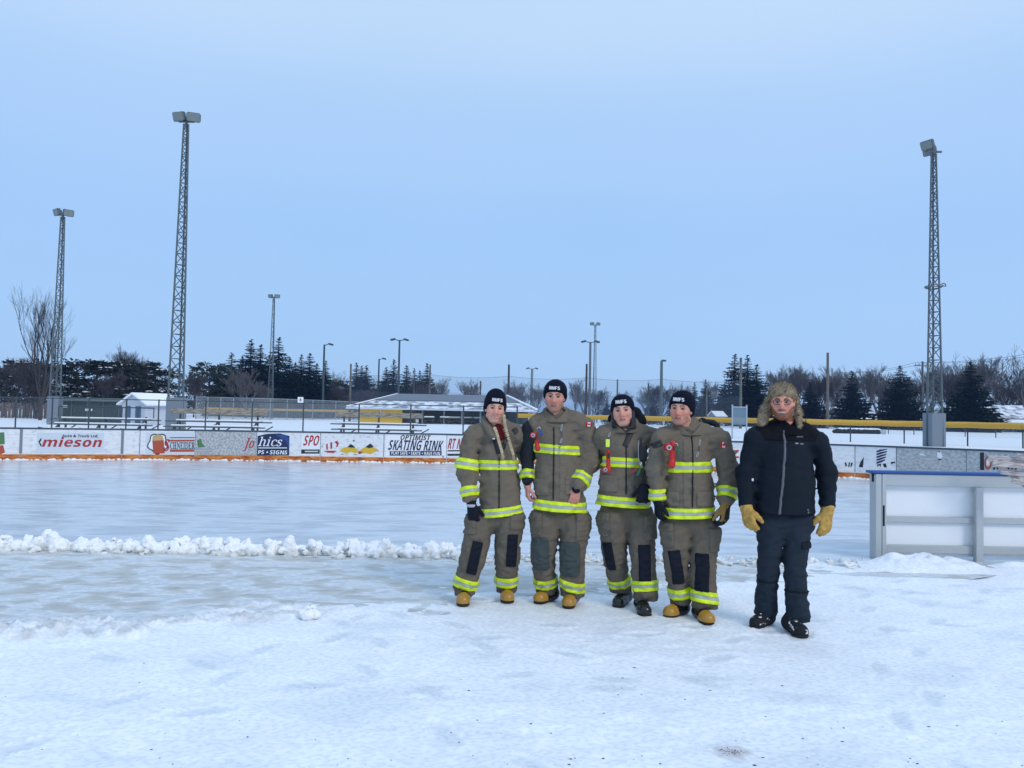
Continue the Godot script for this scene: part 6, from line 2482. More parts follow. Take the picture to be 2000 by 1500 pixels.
func person_one() -> void:
	stand("smiling person in tan turnout gear with blonde braids hanging from a navy knit hat", 950, 1170, 6.4)
	var al := boot("tan toed boot pointing straight ahead", [903, 1186, -0.06], [910, 1150], "tan")
	var ar := boot("tan toed boot pointing straight ahead", [993, 1180, 0.10], [988, 1146], "tan")
	var s := {"sl": [921, 838], "sr": [1014, 838], "neck": [970, 832], "chest": [972, 885], "waist": [976, 950], "hem": [979, 1007], "wc": 0.150, "ww": 0.158, "wh": 0.182, "hem_tilt": -0.0,
		"arms": [{"pts": [[920, 856], [911, 916, 0.03], [919, 972, 0.09]], "r": [0.070, 0.077, 0.060], "bands": [[0, 0.85, 0.092], [1, 0.80, 0.082]]},
			{"pts": [[1012, 852, -0.02], [1028, 885, -0.15], [1055, 880, -0.30]], "r": [0.078, 0.072, 0.06], "cuff": false}],
		"bands": [[936, 907, 1009, 907, 19.0], [938, 1002, 1018, 993, 17.0]], "open_x": 0.01, "open_w": 0.075,
		"zip": [[975, 893, 975, 992, 0.005, M.zip, 0.0125]],
		"hips": [945, 1012, 995, 1010], "hip_r": 0.108,
		"legs": [{"ankle_at": al, "hip": [938, 1022], "knee": [926, 1080], "hem": [907, 1150], "r": [0.118, 0.103, 0.092], "cut": [907, 1164], "band": [911, 1141, 21.0], "patch": [934, 1057, 920, 1121, 0.043, M.patch, 0.004], "cargo": [910, 1022, 0.075, 0.065]},
			{"ankle_at": ar, "hip": [994, 1020], "knee": [990, 1082], "hem": [989, 1145], "r": [0.118, 0.101, 0.086], "cut": [988, 1160], "band": [989, 1131, 21.0], "patch": [1002, 1044, 998, 1110, 0.043, M.patch, 0.004], "cargo": [1013, 1016, 0.06, 0.06]}]}
	var r := turnout(s)
	var f := {"skin": Color(0.68, 0.345, 0.245), "hair": Color(0.30, 0.19, 0.10), "beard": 0.0, "iris": Color(0.012, 0.012, 0.013), "flush": 0.55, "smile": true, "jaw": 0.94}
	var h := head(967, 797, 0.04, 0.10, 0.06, -0.09, 1.02, f, r.neck + Vector3(0, -0.03, 0.02))
	body(h[0], s, [], f.skin)
	beanie(h[1], 0.034)
	# blonde hair falling in two loose braids
	var hm := MB.new()
	var rn := RandomNumberGenerator.new()
	rn.seed = 12
	for q in [[[984, 812], [986, 828], [990, 845], [995, 862], [999, 877], [1003, 889]], [[966, 836], [970, 846], [974, 860], [978, 874], [981, 886]]]:
		var pts := []
		for p in q.size():
			pts.append(J(q[p][0], q[p][1], 0.125 + 0.03 * p / q.size()))
		var n := pts.size() * 6
		for k in n:
			var along := float(k) / (n - 1) * (pts.size() - 1.001)
			var a: Vector3 = pts[int(along)]
			var b: Vector3 = pts[int(along) + 1]
			var c := a.lerp(b, along - int(along))
			var dir := (b - a).normalized()
			var side := dir.cross(Vector3.BACK).normalized() * (0.0045 if k % 2 else -0.0045)
			var v := rn.randf_range(0.75, 1.2)
			hm.tint = Color(0.52 * v, 0.40 * v, 0.255 * v)
			var bs := Basis(side.normalized(), dir, side.normalized().cross(dir)) * Basis(Vector3.BACK, 0.6 if k % 2 else -0.6)
			hm.ball(c + side, Vector3(0.0072, 0.0125, 0.0075) * lerpf(1.15, 0.8, along / pts.size()), 5, 8, bs)
		for k in 9:
			hm.path([pts[-1], pts[-1] + Vector3(rn.randfn(0.004, 0.006), -0.022, 0.004 + rn.randfn(0, 0.004)), pts[-1] + Vector3(rn.randfn(0.007, 0.011), -0.048, 0.004)], [0.003, 0.0026, 0.0008], 4)
	obj("hair", hm, mat(1, 1, 1, 0.55), who).set_meta("kind", "stuff")
	# dark red shirt at the throat, black lining and a pin
	obj("red_shirt", skin([cap(J(974, 838, 0.05), J(978, 852, 0.075), 0.045, 0.035)], {"cell": 0.007}), mat(0.12, 0.010, 0.014, 0.8, 0.0, cloth_normal, 9.0, 0.6), who)
	obj("coat_lining", skin(r.torso, {"cell": 0.007, "k": 0.045, "offset": 0.006, "boxes": [[box_at(J(968, 866, 0.1), J(962, 850, 0.1) - J(975, 890, 0.1)), Vector3(0.016, 0.085, 0.12), 0.004]]}), M.black, r.coat)
	obj("coat_lining", skin(r.torso, {"cell": 0.007, "k": 0.045, "offset": 0.006, "boxes": [[box_at(J(987, 862, 0.1), J(992, 848, 0.1) - J(980, 880, 0.1)), Vector3(0.014, 0.06, 0.12), 0.004]]}), M.black, r.coat)
	var m := MB.new()
	m.ball(J(964, 857, 0.155), Vector3(0.014, 0.008, 0.006), 6, 10)
	obj("pin", m, M.steel, r.coat)
	obj("black_patch", skin(r.torso + r.arms[1], {"cell": 0.007, "k": 0.045, "offset": 0.008, "boxes": [[Transform3D(Basis(Vector3.BACK, 0.5), J(1007, 842, 0.06)), Vector3(0.020, 0.024, 0.1), 0.003]]}), M.black, r.coat)
	# a wider standing collar at both sides of the throat
	obj("collar_wing", skin([cap(J(944, 818, 0.02), J(960, 848, 0.105), 0.022, 0.028), cap(J(948, 830, 0.03), J(966, 854, 0.11), 0.03, 0.02)], {"cell": 0.008, "crease": [0.006, Vector3(9, 9, 9)]}), M.coat, r.coat)
	# black glove with a grey strap
	var w := J(921, 985, 0.11)
	var g := hand(w, Vector3(0.12, -1, 0.05), Vector3(-0.3, 0, 1), Vector3(1, 0, 0.2), 0.55, 1.02, 1.25)
	g.append(cap(J(920, 978, 0.10), w, 0.044, 0.036))
	var gl := obj("glove", skin(g, {"cell": 0.0052, "k": 0.008}), M.patch, who)
	obj("glove_strap", skin([cap(J(920, 978, 0.10), w, 0.044, 0.036)], {"cell": 0.006, "offset": 0.005, "planes": [[Vector3.UP, J(920, 986.5, 0.13).y + 0.006], [Vector3.DOWN, -J(920, 989.5, 0.13).y + 0.006]]}), mat(0.45, 0.47, 0.5, 0.6), gl)

func person_two() -> void:
	stand("tall bare handed person in tan turnout gear with grey knee pads, second from left", 1088, 1170, 6.35)
	var al := boot("tan toed boot turned to the left", [1045, 1180, -0.85], [1066, 1150], "tan")
	var ar := boot("tan toed boot turned a little to the left", [1107, 1190, -0.35], [1118, 1156], "tan")
	var s := {"sl": [1040, 820], "sr": [1140, 815], "neck": [1086, 812], "chest": [1088, 870], "waist": [1092, 930], "hem": [1094, 996], "wc": 0.178, "ww": 0.186, "wh": 0.222, "hem_tilt": -0.06,
		"arms": [{"pts": [[1036, 838, -0.02], [1031, 888, -0.05], [1030, 937, 0.02]], "r": [0.072, 0.058, 0.048], "separate": true, "bands": [[1, 0.80, 0.075, 0.6]]},
			{"pts": [[1142, 835], [1154, 898, 0.0], [1130, 946, 0.13]], "r": [0.082, 0.080, 0.066], "bands": [[1, 0.80, 0.082]]}],
		"bands": [[1046, 874, 1132, 880, 18.0], [1037, 982, 1151, 991, 20.0]], "open_x": -0.005, "open_w": 0.055,
		"zip": [[1082, 835, 1080, 975, 0.005, M.zip, 0.0125], [1100, 833, 1098, 975, 0.028, M.coat, 0.006, "storm_flap"]],
		"pockets": [[1121, 948, 0.07, 0.07, 0.016], [1056, 952, 0.06, 0.06, 0.016]],
		"hips": [1066, 1010, 1122, 1012], "hip_r": 0.112,
		"legs": [{"ankle_at": al, "hip": [1067, 1022], "knee": [1060, 1083], "hem": [1067, 1150], "r": [0.120, 0.097, 0.090], "cut": [1067, 1163], "band": [1067, 1135, 19.0], "dirt": 0.5, "patch": [1055, 1050, 1058, 1118, 0.068, M.green_patch, 0.035], "cargo": [1042, 1020, 0.05, 0.08]},
			{"ankle_at": ar, "hip": [1122, 1024], "knee": [1117, 1090], "hem": [1118, 1156], "r": [0.122, 0.099, 0.094], "cut": [1118, 1168], "band": [1118, 1144, 20.0], "tilt": 0.07, "dirt": 0.4, "patch": [1113, 1058, 1114, 1128, 0.082, M.green_patch, 0.04], "cargo": [1140, 1026, 0.06, 0.10]}]}
	var r := turnout(s)
	var f := {"skin": Color(0.61, 0.295, 0.205), "hair": Color(0.10, 0.06, 0.04), "beard": 0.5, "beard_color": Color(0.22, 0.14, 0.11), "iris": Color(0.010, 0.010, 0.010), "flush": 0.7, "jaw": 1.05}
	var h := head(1084, 773, 0.05, -0.06, 0.12, -0.04, 1.04, f, r.neck + Vector3(0, -0.03, 0.02))
	# bare hands: the right one shows its back, the left hangs half closed
	var wr := J(1127, 953, 0.14)
	var hr := hand(wr, Vector3(-0.22, -1, 0.12), Vector3(0.15, 0.1, 1), Vector3(-1, 0, 0.1), 0.75, 1.0, 1.0)
	hr.append(cap(J(1130, 946, 0.13), wr, 0.034, 0.030))
	var wl := J(1030, 950, 0.02)
	var hl := hand(wl, Vector3(0.05, -1, 0.1), Vector3(-1, 0, 0.2), Vector3(0.2, 0, 1), 1.1, 0.98, 1.0)
	hl.append(cap(J(1030, 938, 0.02), wl, 0.034, 0.030))
	body(h[0], s, [hr, hl], f.skin)
	beanie(h[1], -0.004)
	var sl := obj("dark_sleeve", skin(r.arms[0], {"cell": 0.010, "k": 0.03, "crease": [0.010, Vector3(9, 16, 9)]}), mat(0.022, 0.025, 0.032, 0.8, 0.0, cloth_normal, 9.0, 0.9), who)
	sl.set_meta("label", "dark charcoal sleeve with a dirty band")
	maple_flag(J(1150, 829, 0.088), Vector3(0.35, 0.1, 1), 0.055, -0.12)

func person_three() -> void:
	stand("person in tan turnout gear with shiny black boots and a black hood behind the head", 1228, 1188, 6.27)
	var al := boot("shiny black boot turned to the left", [1203, 1188, -0.55], [1214, 1160], "black")
	var ar := boot("shiny black boot set forward", [1263, 1206, 0.06], [1260, 1168], "black")
	var s := {"sl": [1172, 840], "sr": [1272, 842], "neck": [1219, 832], "chest": [1222, 888], "waist": [1220, 940], "hem": [1215, 989], "wc": 0.176, "ww": 0.192, "wh": 0.222, "hem_tilt": -0.05,
		"arms": [{"pts": [[1176, 856, -0.04], [1160, 900, -0.22], [1120, 892, -0.32]], "r": [0.078, 0.07, 0.06], "cuff": false},
			{"pts": [[1268, 854, -0.05], [1312, 862, -0.20], [1372, 838, -0.2]], "r": [0.078, 0.072, 0.058], "cuff": false}],
		"bands": [[1172, 900, 1270, 904, 19.0], [1158, 974, 1270, 981, 20.0]], "open_x": 0.0, "open_w": 0.072,
		"zip": [[1222, 872, 1221, 965, 0.005, M.zip, 0.0125], [1232, 865, 1231, 965, 0.026, M.coat, 0.006, "storm_flap"]],
		"pockets": [[1190, 945, 0.06, 0.06, 0.016]],
		"hips": [1198, 1004, 1250, 1006], "hip_r": 0.107,
		"legs": [{"ankle_at": al, "hip": [1198, 1016], "knee": [1200, 1088], "hem": [1212, 1148], "r": [0.120, 0.093, 0.088], "cut": [1212, 1161], "band": [1212, 1131, 18.0], "dirt": 0.4, "patch": [1186, 1061, 1197, 1118, 0.036, M.patch, 0.004], "cargo": [1172, 1022, 0.05, 0.085]},
			{"ankle_at": ar, "hip": [1250, 1018], "knee": [1256, 1090], "hem": [1261, 1160], "r": [0.120, 0.096, 0.096], "cut": [1260, 1172], "band": [1260, 1147, 20.0], "dirt": 0.2, "patch": [1256, 1062, 1257, 1132, 0.048, M.patch, 0.004], "cargo": [1268, 1028, 0.05, 0.085]}]}
	var r := turnout(s)
	var f := {"skin": Color(0.68, 0.36, 0.265), "hair": Color(0.16, 0.10, 0.07), "beard": 0.0, "iris": Color(0.012, 0.011, 0.011), "flush": 0.75, "jaw": 1.04}
	var h := head(1216, 802, 0.04, -0.05, 0.02, 0.10, 1.04, f, r.neck + Vector3(0, -0.03, 0.02))
	body(h[0], s, [], f.skin)
	beanie(h[1], -0.002)
	# black neck warmer and the hood hanging behind
	var nx: Transform3D = h[1]
	obj("neck_warmer", skin(moved([cap(Vector3(0, -0.02, -0.015), Vector3(0, -0.14, 0.0), 0.083, 0.088)], nx), {"cell": 0.008, "shell": 0.008, "holes": [[nx * Transform3D(Basis(), Vector3(0, -0.035, 0.12)), Vector3(0.040, 0.075, 0.10), 0.02]], "planes": [[Vector3.DOWN, -(r.neck.y - 0.02)], [Vector3.UP, (nx * Vector3(0, 0.01, 0)).y]]}), M.black, who)
	obj("hood", skin([cap(J(1240, 806, -0.06), J(1250, 822, -0.04), 0.05, 0.045), cap(J(1230, 826, -0.10), J(1252, 824, -0.05), 0.05, 0.04), cap(J(1196, 818, -0.06), J(1205, 826, -0.05), 0.04, 0.04)], {"cell": 0.009, "k": 0.04, "crease": [0.008, Vector3(12, 12, 12)]}), mat(0.011, 0.011, 0.014, 0.85, 0.0, cloth_normal, 9.0, 0.6), who)
	# black gloved hand laid over the neighbour's shoulder
	var w := J(1372, 824, -0.10)
	var g := hand(w, Vector3(1.0, -0.05, 0.55), Vector3(0, 1, 0.25), Vector3(0.4, 0, 1), 0.8, 1.05, 1.35)
	g.append(cap(J(1360, 832, -0.16), w, 0.042, 0.036))
	obj("glove", skin(g, {"cell": 0.0055, "k": 0.008}), mat(0.014, 0.016, 0.018, 0.7, 0.0, cloth_normal, 9.0, 0.6), who)
	obj("black_patch", skin(r.torso, {"cell": 0.006, "k": 0.045, "offset": 0.011, "boxes": [[Transform3D(Basis(Vector3.BACK, -0.45), J(1227, 859, 0.12)), Vector3(0.020, 0.058, 0.12), 0.003]]}), M.black, r.coat)

func person_four() -> void:
	stand("person in tan turnout gear looking aside, with one brown work glove at the hip", 1346, 1202, 6.05)
	var al := boot("tan toed boot turned to the left", [1299, 1208, -0.95], [1327, 1168], "tan")
	var ar := boot("tan toed boot pointing ahead", [1389, 1223, 0.22], [1377, 1178], "tan")
	var s := {"sl": [1292, 842], "sr": [1402, 842], "neck": [1344, 836], "chest": [1344, 890], "waist": [1344, 950], "hem": [1343, 1013], "wc": 0.176, "ww": 0.180, "wh": 0.218, "hem_tilt": 0.02,
		"arms": [{"pts": [[1292, 858, 0.02], [1281, 915, 0.05], [1284, 968, 0.05]], "r": [0.076, 0.070, 0.056], "bands": [[1, 0.95, 0.085]]},
			{"pts": [[1405, 858], [1424, 920, 0.0], [1418, 974, 0.08]], "r": [0.082, 0.078, 0.064], "bands": [[1, 0.80, 0.084]]}],
		"bands": [[1298, 911, 1394, 911, 21.0], [1282, 1000, 1404, 999, 20.0]], "open_x": -0.005, "open_w": 0.070,
		"zip": [[1352, 852, 1350, 990, 0.005, M.zip, 0.0125], [1340, 858, 1339, 990, 0.026, M.coat, 0.006, "storm_flap"]],
		"pockets": [[1376, 975, 0.06, 0.05, 0.014], [1310, 975, 0.06, 0.05, 0.014]],
		"hips": [1322, 1024, 1372, 1024], "hip_r": 0.107,
		"legs": [{"ankle_at": al, "hip": [1321, 1040], "knee": [1321, 1106], "hem": [1329, 1168], "r": [0.116, 0.089, 0.084], "cut": [1329, 1183], "band": [1329, 1158, 22.0], "dirt": 0.25, "patch": [1316, 1075, 1327, 1142, 0.045, M.patch, 0.004], "cargo": [1297, 1042, 0.045, 0.085]},
			{"ankle_at": ar, "hip": [1374, 1042], "knee": [1373, 1112], "hem": [1376, 1178], "r": [0.118, 0.095, 0.096], "cut": [1377, 1192], "band": [1376, 1169, 22.0], "tilt": 0.04, "dirt": 0.15, "patch": [1369, 1079, 1367, 1153, 0.050, M.patch, 0.004], "cargo": [1394, 1052, 0.05, 0.08]}]}
	var r := turnout(s)
	var f := {"skin": Color(0.65, 0.31, 0.215), "hair": Color(0.20, 0.12, 0.07), "beard": 0.35, "beard_color": Color(0.26, 0.13, 0.09), "iris": Color(0.012, 0.011, 0.011), "flush": 0.8, "jaw": 1.03}
	var h := head(1331, 798, 0.05, -0.24, 0.04, -0.07, 1.04, f, r.neck + Vector3(0, -0.03, 0.02))
	body(h[0], s, [], f.skin)
	beanie(h[1], 0.012)
	maple_flag(J(1413, 869, 0.088), Vector3(0.45, 0.1, 1), 0.064, -0.1)
	obj("black_stripe", skin(r.arms[0] + r.torso, {"cell": 0.006, "k": 0.045, "offset": 0.010, "boxes": [[Transform3D(Basis(Vector3.BACK, 0.5), J(1284, 869, 0.1)), Vector3(0.038, 0.020, 0.14), 0.003]]}), M.black, r.coat)
	# work glove, brown with black knuckles
	var w := J(1417, 988, 0.1)
	var g := hand(w, Vector3(-0.08, -1, 0.08), Vector3(0.75, 0, 0.7), Vector3(-0.7, 0, 0.7), 0.9, 1.14, 1.5)
	g.append(cap(J(1418, 979, 0.09), w, 0.048, 0.038))
	var c := w
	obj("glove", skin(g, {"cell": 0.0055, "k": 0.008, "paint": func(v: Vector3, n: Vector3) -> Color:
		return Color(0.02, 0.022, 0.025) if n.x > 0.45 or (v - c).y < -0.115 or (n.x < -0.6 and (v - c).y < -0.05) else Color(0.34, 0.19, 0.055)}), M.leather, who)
	var w2 := J(1285, 982, 0.06)
	var g2 := hand(w2, Vector3(0.0, -1, 0.1), Vector3(-1, 0, 0.3), Vector3(0.3, 0, 1), 0.9, 1.0, 1.3)
	g2.append(cap(J(1284, 972, 0.05), w2, 0.044, 0.036))
	obj("glove", skin(g2, {"cell": 0.0055, "k": 0.008}), M.patch, who)

func fur(m: MB, src: MB, every: int, l: float, rn: RandomNumberGenerator, tone: Callable) -> void:
	for i in range(0, src.v.size(), every):
		for k in 2:
			var p := src.v[i] + Vector3(rn.randfn(), rn.randfn(), rn.randfn()) * 0.003
			var d := (src.n[i] + Vector3(rn.randfn(), rn.randfn() - 0.5, rn.randfn()) * 0.55).normalized() * l * rn.randf_range(0.5, 1.2)
			var s := d.cross(Vector3(rn.randfn(), rn.randfn(), rn.randfn())).normalized() * 0.0022
			m.tint = tone.call(p)
			m.tri(p - s, p + s, p + d)

func person_five() -> void:
	stand("person in a black zip jacket and dark snow trousers wearing a grey fur trapper hat", 1528, 1226, 5.75)
	var al := boot("snow covered winter boot turned to the left", [1469, 1229, -0.9], [1494, 1196], "winter")
	var ar := boot("snow covered winter boot set forward", [1573, 1248, 0.22], [1560, 1206], "winter")
	var navy := mat(0.0085, 0.013, 0.020, 0.62, 0.0, cloth_normal, 8.0, 0.55)
	var yoke := mat(0.005, 0.006, 0.009, 0.7, 0.0, cloth_normal, 8.0, 0.55)
	var pant := mat(0.020, 0.028, 0.040, 0.7, 0.0, cloth_normal, 8.0, 0.6)
	var s := {"sl": [1468, 842], "sr": [1600, 846], "neck": [1538, 832], "chest": [1533, 890], "hem": [1530, 1008], "wc": 0.196, "ww": 0.215,
		"arms": [{"pts": [[1470, 858], [1454, 925, -0.02], [1456, 985, 0.05]]}, {"pts": [[1602, 862], [1620, 925, -0.02], [1617, 990, 0.04]]}],
		"legs": [{"ankle_at": al, "hip": [1506, 1032], "knee": [1501, 1108], "hem": [1495, 1192]}, {"ankle_at": ar, "hip": [1555, 1032], "knee": [1553, 1118], "hem": [1559, 1203]}]}
	var nb := J(1538, 834, -0.02)
	var shl := J(1468, 842)
	var shr := J(1600, 846)
	var torso: Array = chain([J(1533, 893), J(1532, 945), J(1530, 1030)], [0.200, 0.214, 0.232], 0.74)
	torso.append(cap(shl.lerp(shr, 0.18) + Vector3(0, -0.055, -0.02), shr.lerp(shl, 0.18) + Vector3(0, -0.055, -0.02), 0.085, 0.085))
	torso.append(cap(nb + Vector3(-0.02, 0.0, 0), shl + Vector3(0.03, -0.045, -0.01), 0.08, 0.07))
	torso.append(cap(nb + Vector3(0.02, 0.0, 0), shr + Vector3(-0.03, -0.045, -0.01), 0.08, 0.07))
	var a1: Array = chain(many([[1473, 860], [1457, 925, -0.02], [1457, 982, 0.05]]), [0.072, 0.070, 0.056])
	var a2: Array = chain(many([[1599, 864], [1615, 925, -0.02], [1616, 986, 0.04]]), [0.072, 0.069, 0.054])
	var crease := [0.006, Vector3(6.0, 14.0, 6.0), 0.010]
	var hp := J(1530, 1006, 0.16)
	var jacket := obj("jacket", skin(torso + a1 + a2, {"cell": 0.0105, "k": 0.04, "crease": crease, "planes": [[Vector3.DOWN, -hp.y]]}), navy, who)
	obj("yoke", skin(torso, {"cell": 0.009, "k": 0.04, "crease": crease, "offset": 0.005, "planes": [[Vector3.DOWN, -J(1530, 862, 0.15).y]]}), yoke, jacket)
	var zx := skin(torso, {"cell": 0.006, "k": 0.04, "crease": crease, "offset": 0.010, "boxes": [[box_at((J(1533, 845, 0.1) + J(1517, 1006, 0.1)) * 0.5 + Vector3(0, 0, 0.1), J(1533, 845, 0.1) - J(1517, 1006, 0.1)), Vector3(0.0085, 0.32, 0.16), 0.0]], "planes": [[Vector3.DOWN, -hp.y]]})
	obj("zip", zx, mat(0.10, 0.105, 0.115, 0.5), jacket)
	obj("collar", skin([cap(nb + Vector3(0, -0.04, 0), nb + Vector3(0, 0.07, 0.015), 0.115, 0.088)], {"cell": 0.0075, "shell": 0.009, "planes": [[Vector3(0, 1, -0.3).normalized(), Vector3(0, 1, -0.3).normalized().dot(nb + Vector3(0, 0.055, -0.05))], [Vector3.DOWN, -(nb.y - 0.06)]], "holes": [[Transform3D(Basis(Vector3.BACK, PI / 4), nb + Vector3(0, 0.065, 0.16)), Vector3(0.045, 0.045, 0.2), 0.0]]}), yoke, jacket)
	for q in [[1562, 853, 0.046, 0.010], [1556, 866, 0.022, 0.009], [1566, 867, 0.024, 0.006]]:
		var m := MB.new()
		m.box(Transform3D(Basis(), J(q[0], q[1], 0.163)), Vector3(q[2], q[3], 0.012), 0.002)
		obj("logo", m, mat(0.11, 0.12, 0.13, 0.6) if q[1] < 860 else mat(0.3, 0.32, 0.33, 0.5), jacket)
	var bt := MB.new()
	for q in [[1578, 996], [1579, 1001]]:
		bt.ball(J(q[0], q[1], 0.14), Vector3(0.008, 0.008, 0.006), 5, 8)
	obj("snap", bt, mat(0.12, 0.13, 0.14, 0.4), jacket)
	obj("hem_toggle", skin([cap(J(1470, 936, 0.06), J(1470, 938, 0.06), 0.008, 0.008)], {"cell": 0.004}), M.white, jacket)
	# trousers
	var legs := []
	var all: Array = [cap(J(1504, 1018, -0.01), J(1556, 1018, -0.01), 0.130, 0.130, 0.9)]
	for q in s.legs:
		var an: Vector3 = q.ankle_at
		var ch: Array = chain([J(q.hip[0], q.hip[1], 0.0), J(q.knee[0], q.knee[1], an.z * 0.5 + 0.04), J(q.hem[0], q.hem[1], an.z + 0.01)], [0.104, 0.075, 0.083])
		legs.append(ch)
		all.append_array(ch)
	var pants := obj("snow_trousers", skin(all, {"cell": 0.0105, "k": 0.014, "crease": [0.010, Vector3(6.0, 13.0, 6.0), 0.016], "planes": [[Vector3.DOWN, -0.075], [Vector3.UP, hp.y + 0.1]]}), pant, who)
	obj("cargo_flap", skin(all, {"cell": 0.007, "k": 0.03, "crease": [0.010, Vector3(6.0, 13.0, 6.0), 0.016], "offset": 0.012, "boxes": [[Transform3D(Basis(), J(1573, 1064, 0.08)), Vector3(0.04, 0.022, 0.12), 0.004]]}), mat(0.010, 0.014, 0.022, 0.7), pants)
	for k in 2:
		var yy: float = [1141.0, 1155.0][k]
		obj("knee_seam", skin(legs[k], {"cell": 0.006, "k": 0.03, "crease": [0.010, Vector3(6.0, 13.0, 6.0), 0.016], "offset": 0.006, "boxes": [[Transform3D(Basis(), J(1500 if k == 0 else 1557, yy, 0.1)), Vector3(0.12, 0.006, 0.13), 0.0]]}), mat(0.008, 0.011, 0.017, 0.7), pants)
	# gaiter snow
	# head
	var f := {"skin": Color(0.66, 0.30, 0.20), "hair": Color(0.20, 0.09, 0.045), "beard": 1.1, "beard_color": Color(0.19, 0.055, 0.022), "iris": Color(0.012, 0.011, 0.011), "flush": 0.85, "smile": true, "jaw": 1.10}
	var h := head(1528, 786, 0.05, -0.03, 0.02, 0.0, 1.05, f, nb + Vector3(0, -0.03, 0.02))
	body(h[0], s, [], f.skin)
	var xf: Transform3D = h[1]
	# glasses
	var gm := MB.new()
	for sd in [-1.0, 1.0]:
		var pts := []
		var rr := []
		for k in 13:
			var t := TAU * k / 12
			var cx := cos(t)
			var cy := sin(t)
			pts.append(xf * Vector3(sd * 0.032 + signf(cx) * pow(absf(cx), 0.6) * 0.024, 0.0 + signf(cy) * pow(absf(cy), 0.6) * 0.016, 0.101 - 0.006 * absf(cx)))
			rr.append(0.0026)
		gm.path(pts, rr, 5)
		gm.path([xf * Vector3(sd * 0.056, 0.004, 0.094), xf * Vector3(sd * 0.076, 0.008, 0.02)], [0.0017, 0.0017], 5)
	gm.path([xf * Vector3(-0.008, 0.004, 0.101), xf * Vector3(0, 0.007, 0.104), xf * Vector3(0.008, 0.004, 0.101)], [0.0018, 0.0018, 0.0018], 5)
	var gl := obj("glasses", gm, mat(0.02, 0.015, 0.015, 0.3), who)
	var lens := StandardMaterial3D.new()
	lens.albedo_color = Color(0.8, 0.85, 0.9, 0.03)
	lens.transparency = BaseMaterial3D.TRANSPARENCY_ALPHA
	lens.roughness = 0.05
	lens.metallic_specular = 0.1
	for sd in [-1.0, 1.0]:
		var pts := PackedVector2Array()
		for k in 16:
			var t := TAU * k / 16
			pts.append(Vector2(signf(cos(t)) * pow(absf(cos(t)), 0.6) * 0.0235, signf(sin(t)) * pow(absf(sin(t)), 0.6) * 0.0155))
		gm = MB.new()
		gm.slab(pts, xf * Transform3D(Basis(), Vector3(sd * 0.032, 0.0, 0.0965)), 0.0012)
		obj("lens", gm, lens, gl)
	# fur hat
	var rn := RandomNumberGenerator.new()
	rn.seed = 99
	var tone := func(p: Vector3) -> Color:
		var v := clampf(0.5 + 0.6 * wrinkle.get_noise_3d(p.x * 22.0, p.y * 22.0, p.z * 22.0) + rn.randf_range(-0.3, 0.3), 0.0, 1.0)
		return Color(0.10, 0.075, 0.046).lerp(Color(0.50, 0.39, 0.26), v)
	var crown := moved([cap(Vector3(0, 0.050, 0.010), Vector3(0, 0.048, -0.05), 0.079, 0.082), cap(Vector3(-0.036, 0.068, 0.03), Vector3(0.036, 0.068, 0.03), 0.050, 0.050), cap(Vector3(0, -0.01, -0.05), Vector3(0, 0.05, -0.05), 0.082, 0.084)], xf)
	var n := (xf.basis * Vector3(0, -1.0, 0.5)).normalized()
	var cs := skin(crown, {"cell": 0.0065, "k": 0.03, "crease": [0.010, Vector3(22, 22, 22)], "planes": [[n, n.dot(xf * Vector3(0, 0.044, 0.09))]], "paint": func(v: Vector3, _n: Vector3) -> Color: return tone.call(v)})
	fur(cs, skin(crown, {"cell": 0.010, "k": 0.03, "planes": [[n, n.dot(xf * Vector3(0, 0.046, 0.09))]]}), 1, 0.015, rn, tone)
	var hat := obj("fur_hat", cs, mat(1, 1, 1, 0.9), who)
	for fl in [[[[1503, 780, -0.01], [1495, 802, 0.0], [1488, 824, 0.03]], [0.030, 0.036, 0.036]], [[[1554, 780, 0.0], [1559, 806, 0.04], [1562, 831, 0.10]], [0.026, 0.024, 0.018]]]:
		var ch: Array = chain(many(fl[0]), fl[1], 0.65)
		var ear := skin(ch, {"cell": 0.0065, "k": 0.03, "crease": [0.008, Vector3(22, 22, 22)], "paint": func(v: Vector3, _n: Vector3) -> Color: return tone.call(v)})
		fur(ear, skin(ch, {"cell": 0.010, "k": 0.03}), 1, 0.014, rn, tone)
		obj("ear_flap", ear, mat(1, 1, 1, 0.9), hat)
	# tan leather gloves
	var tan := func(v: Vector3, _n: Vector3) -> Color:
		var q := 1.0 + 0.45 * wrinkle.get_noise_3d(v.x * 26.0, v.y * 26.0, v.z * 26.0)
		return Color(0.46 * q, 0.275 * q, 0.075 * q)
	var w1 := J(1458, 994, 0.07)
	var g1 := hand(w1, Vector3(0.18, -1, 0.1), Vector3(-0.75, 0, 0.6), Vector3(0.6, 0, 0.75), 0.5, 1.08, 1.5)
	g1.append(cap(J(1457, 986, 0.06), w1, 0.046, 0.044))
	obj("glove", skin(g1, {"cell": 0.0055, "k": 0.010, "paint": tan}), M.leather, who)
	var w2 := J(1615, 1000, 0.06)
	var g2 := hand(w2, Vector3(-0.14, -1, 0.12), Vector3(0.3, 0, 1), Vector3(-1, 0, 0.2), 0.35, 1.10, 1.5)
	g2.append(cap(J(1617, 990, 0.05), w2, 0.048, 0.046))
	obj("glove", skin(g2, {"cell": 0.0055, "k": 0.010, "paint": tan}), M.leather, who)

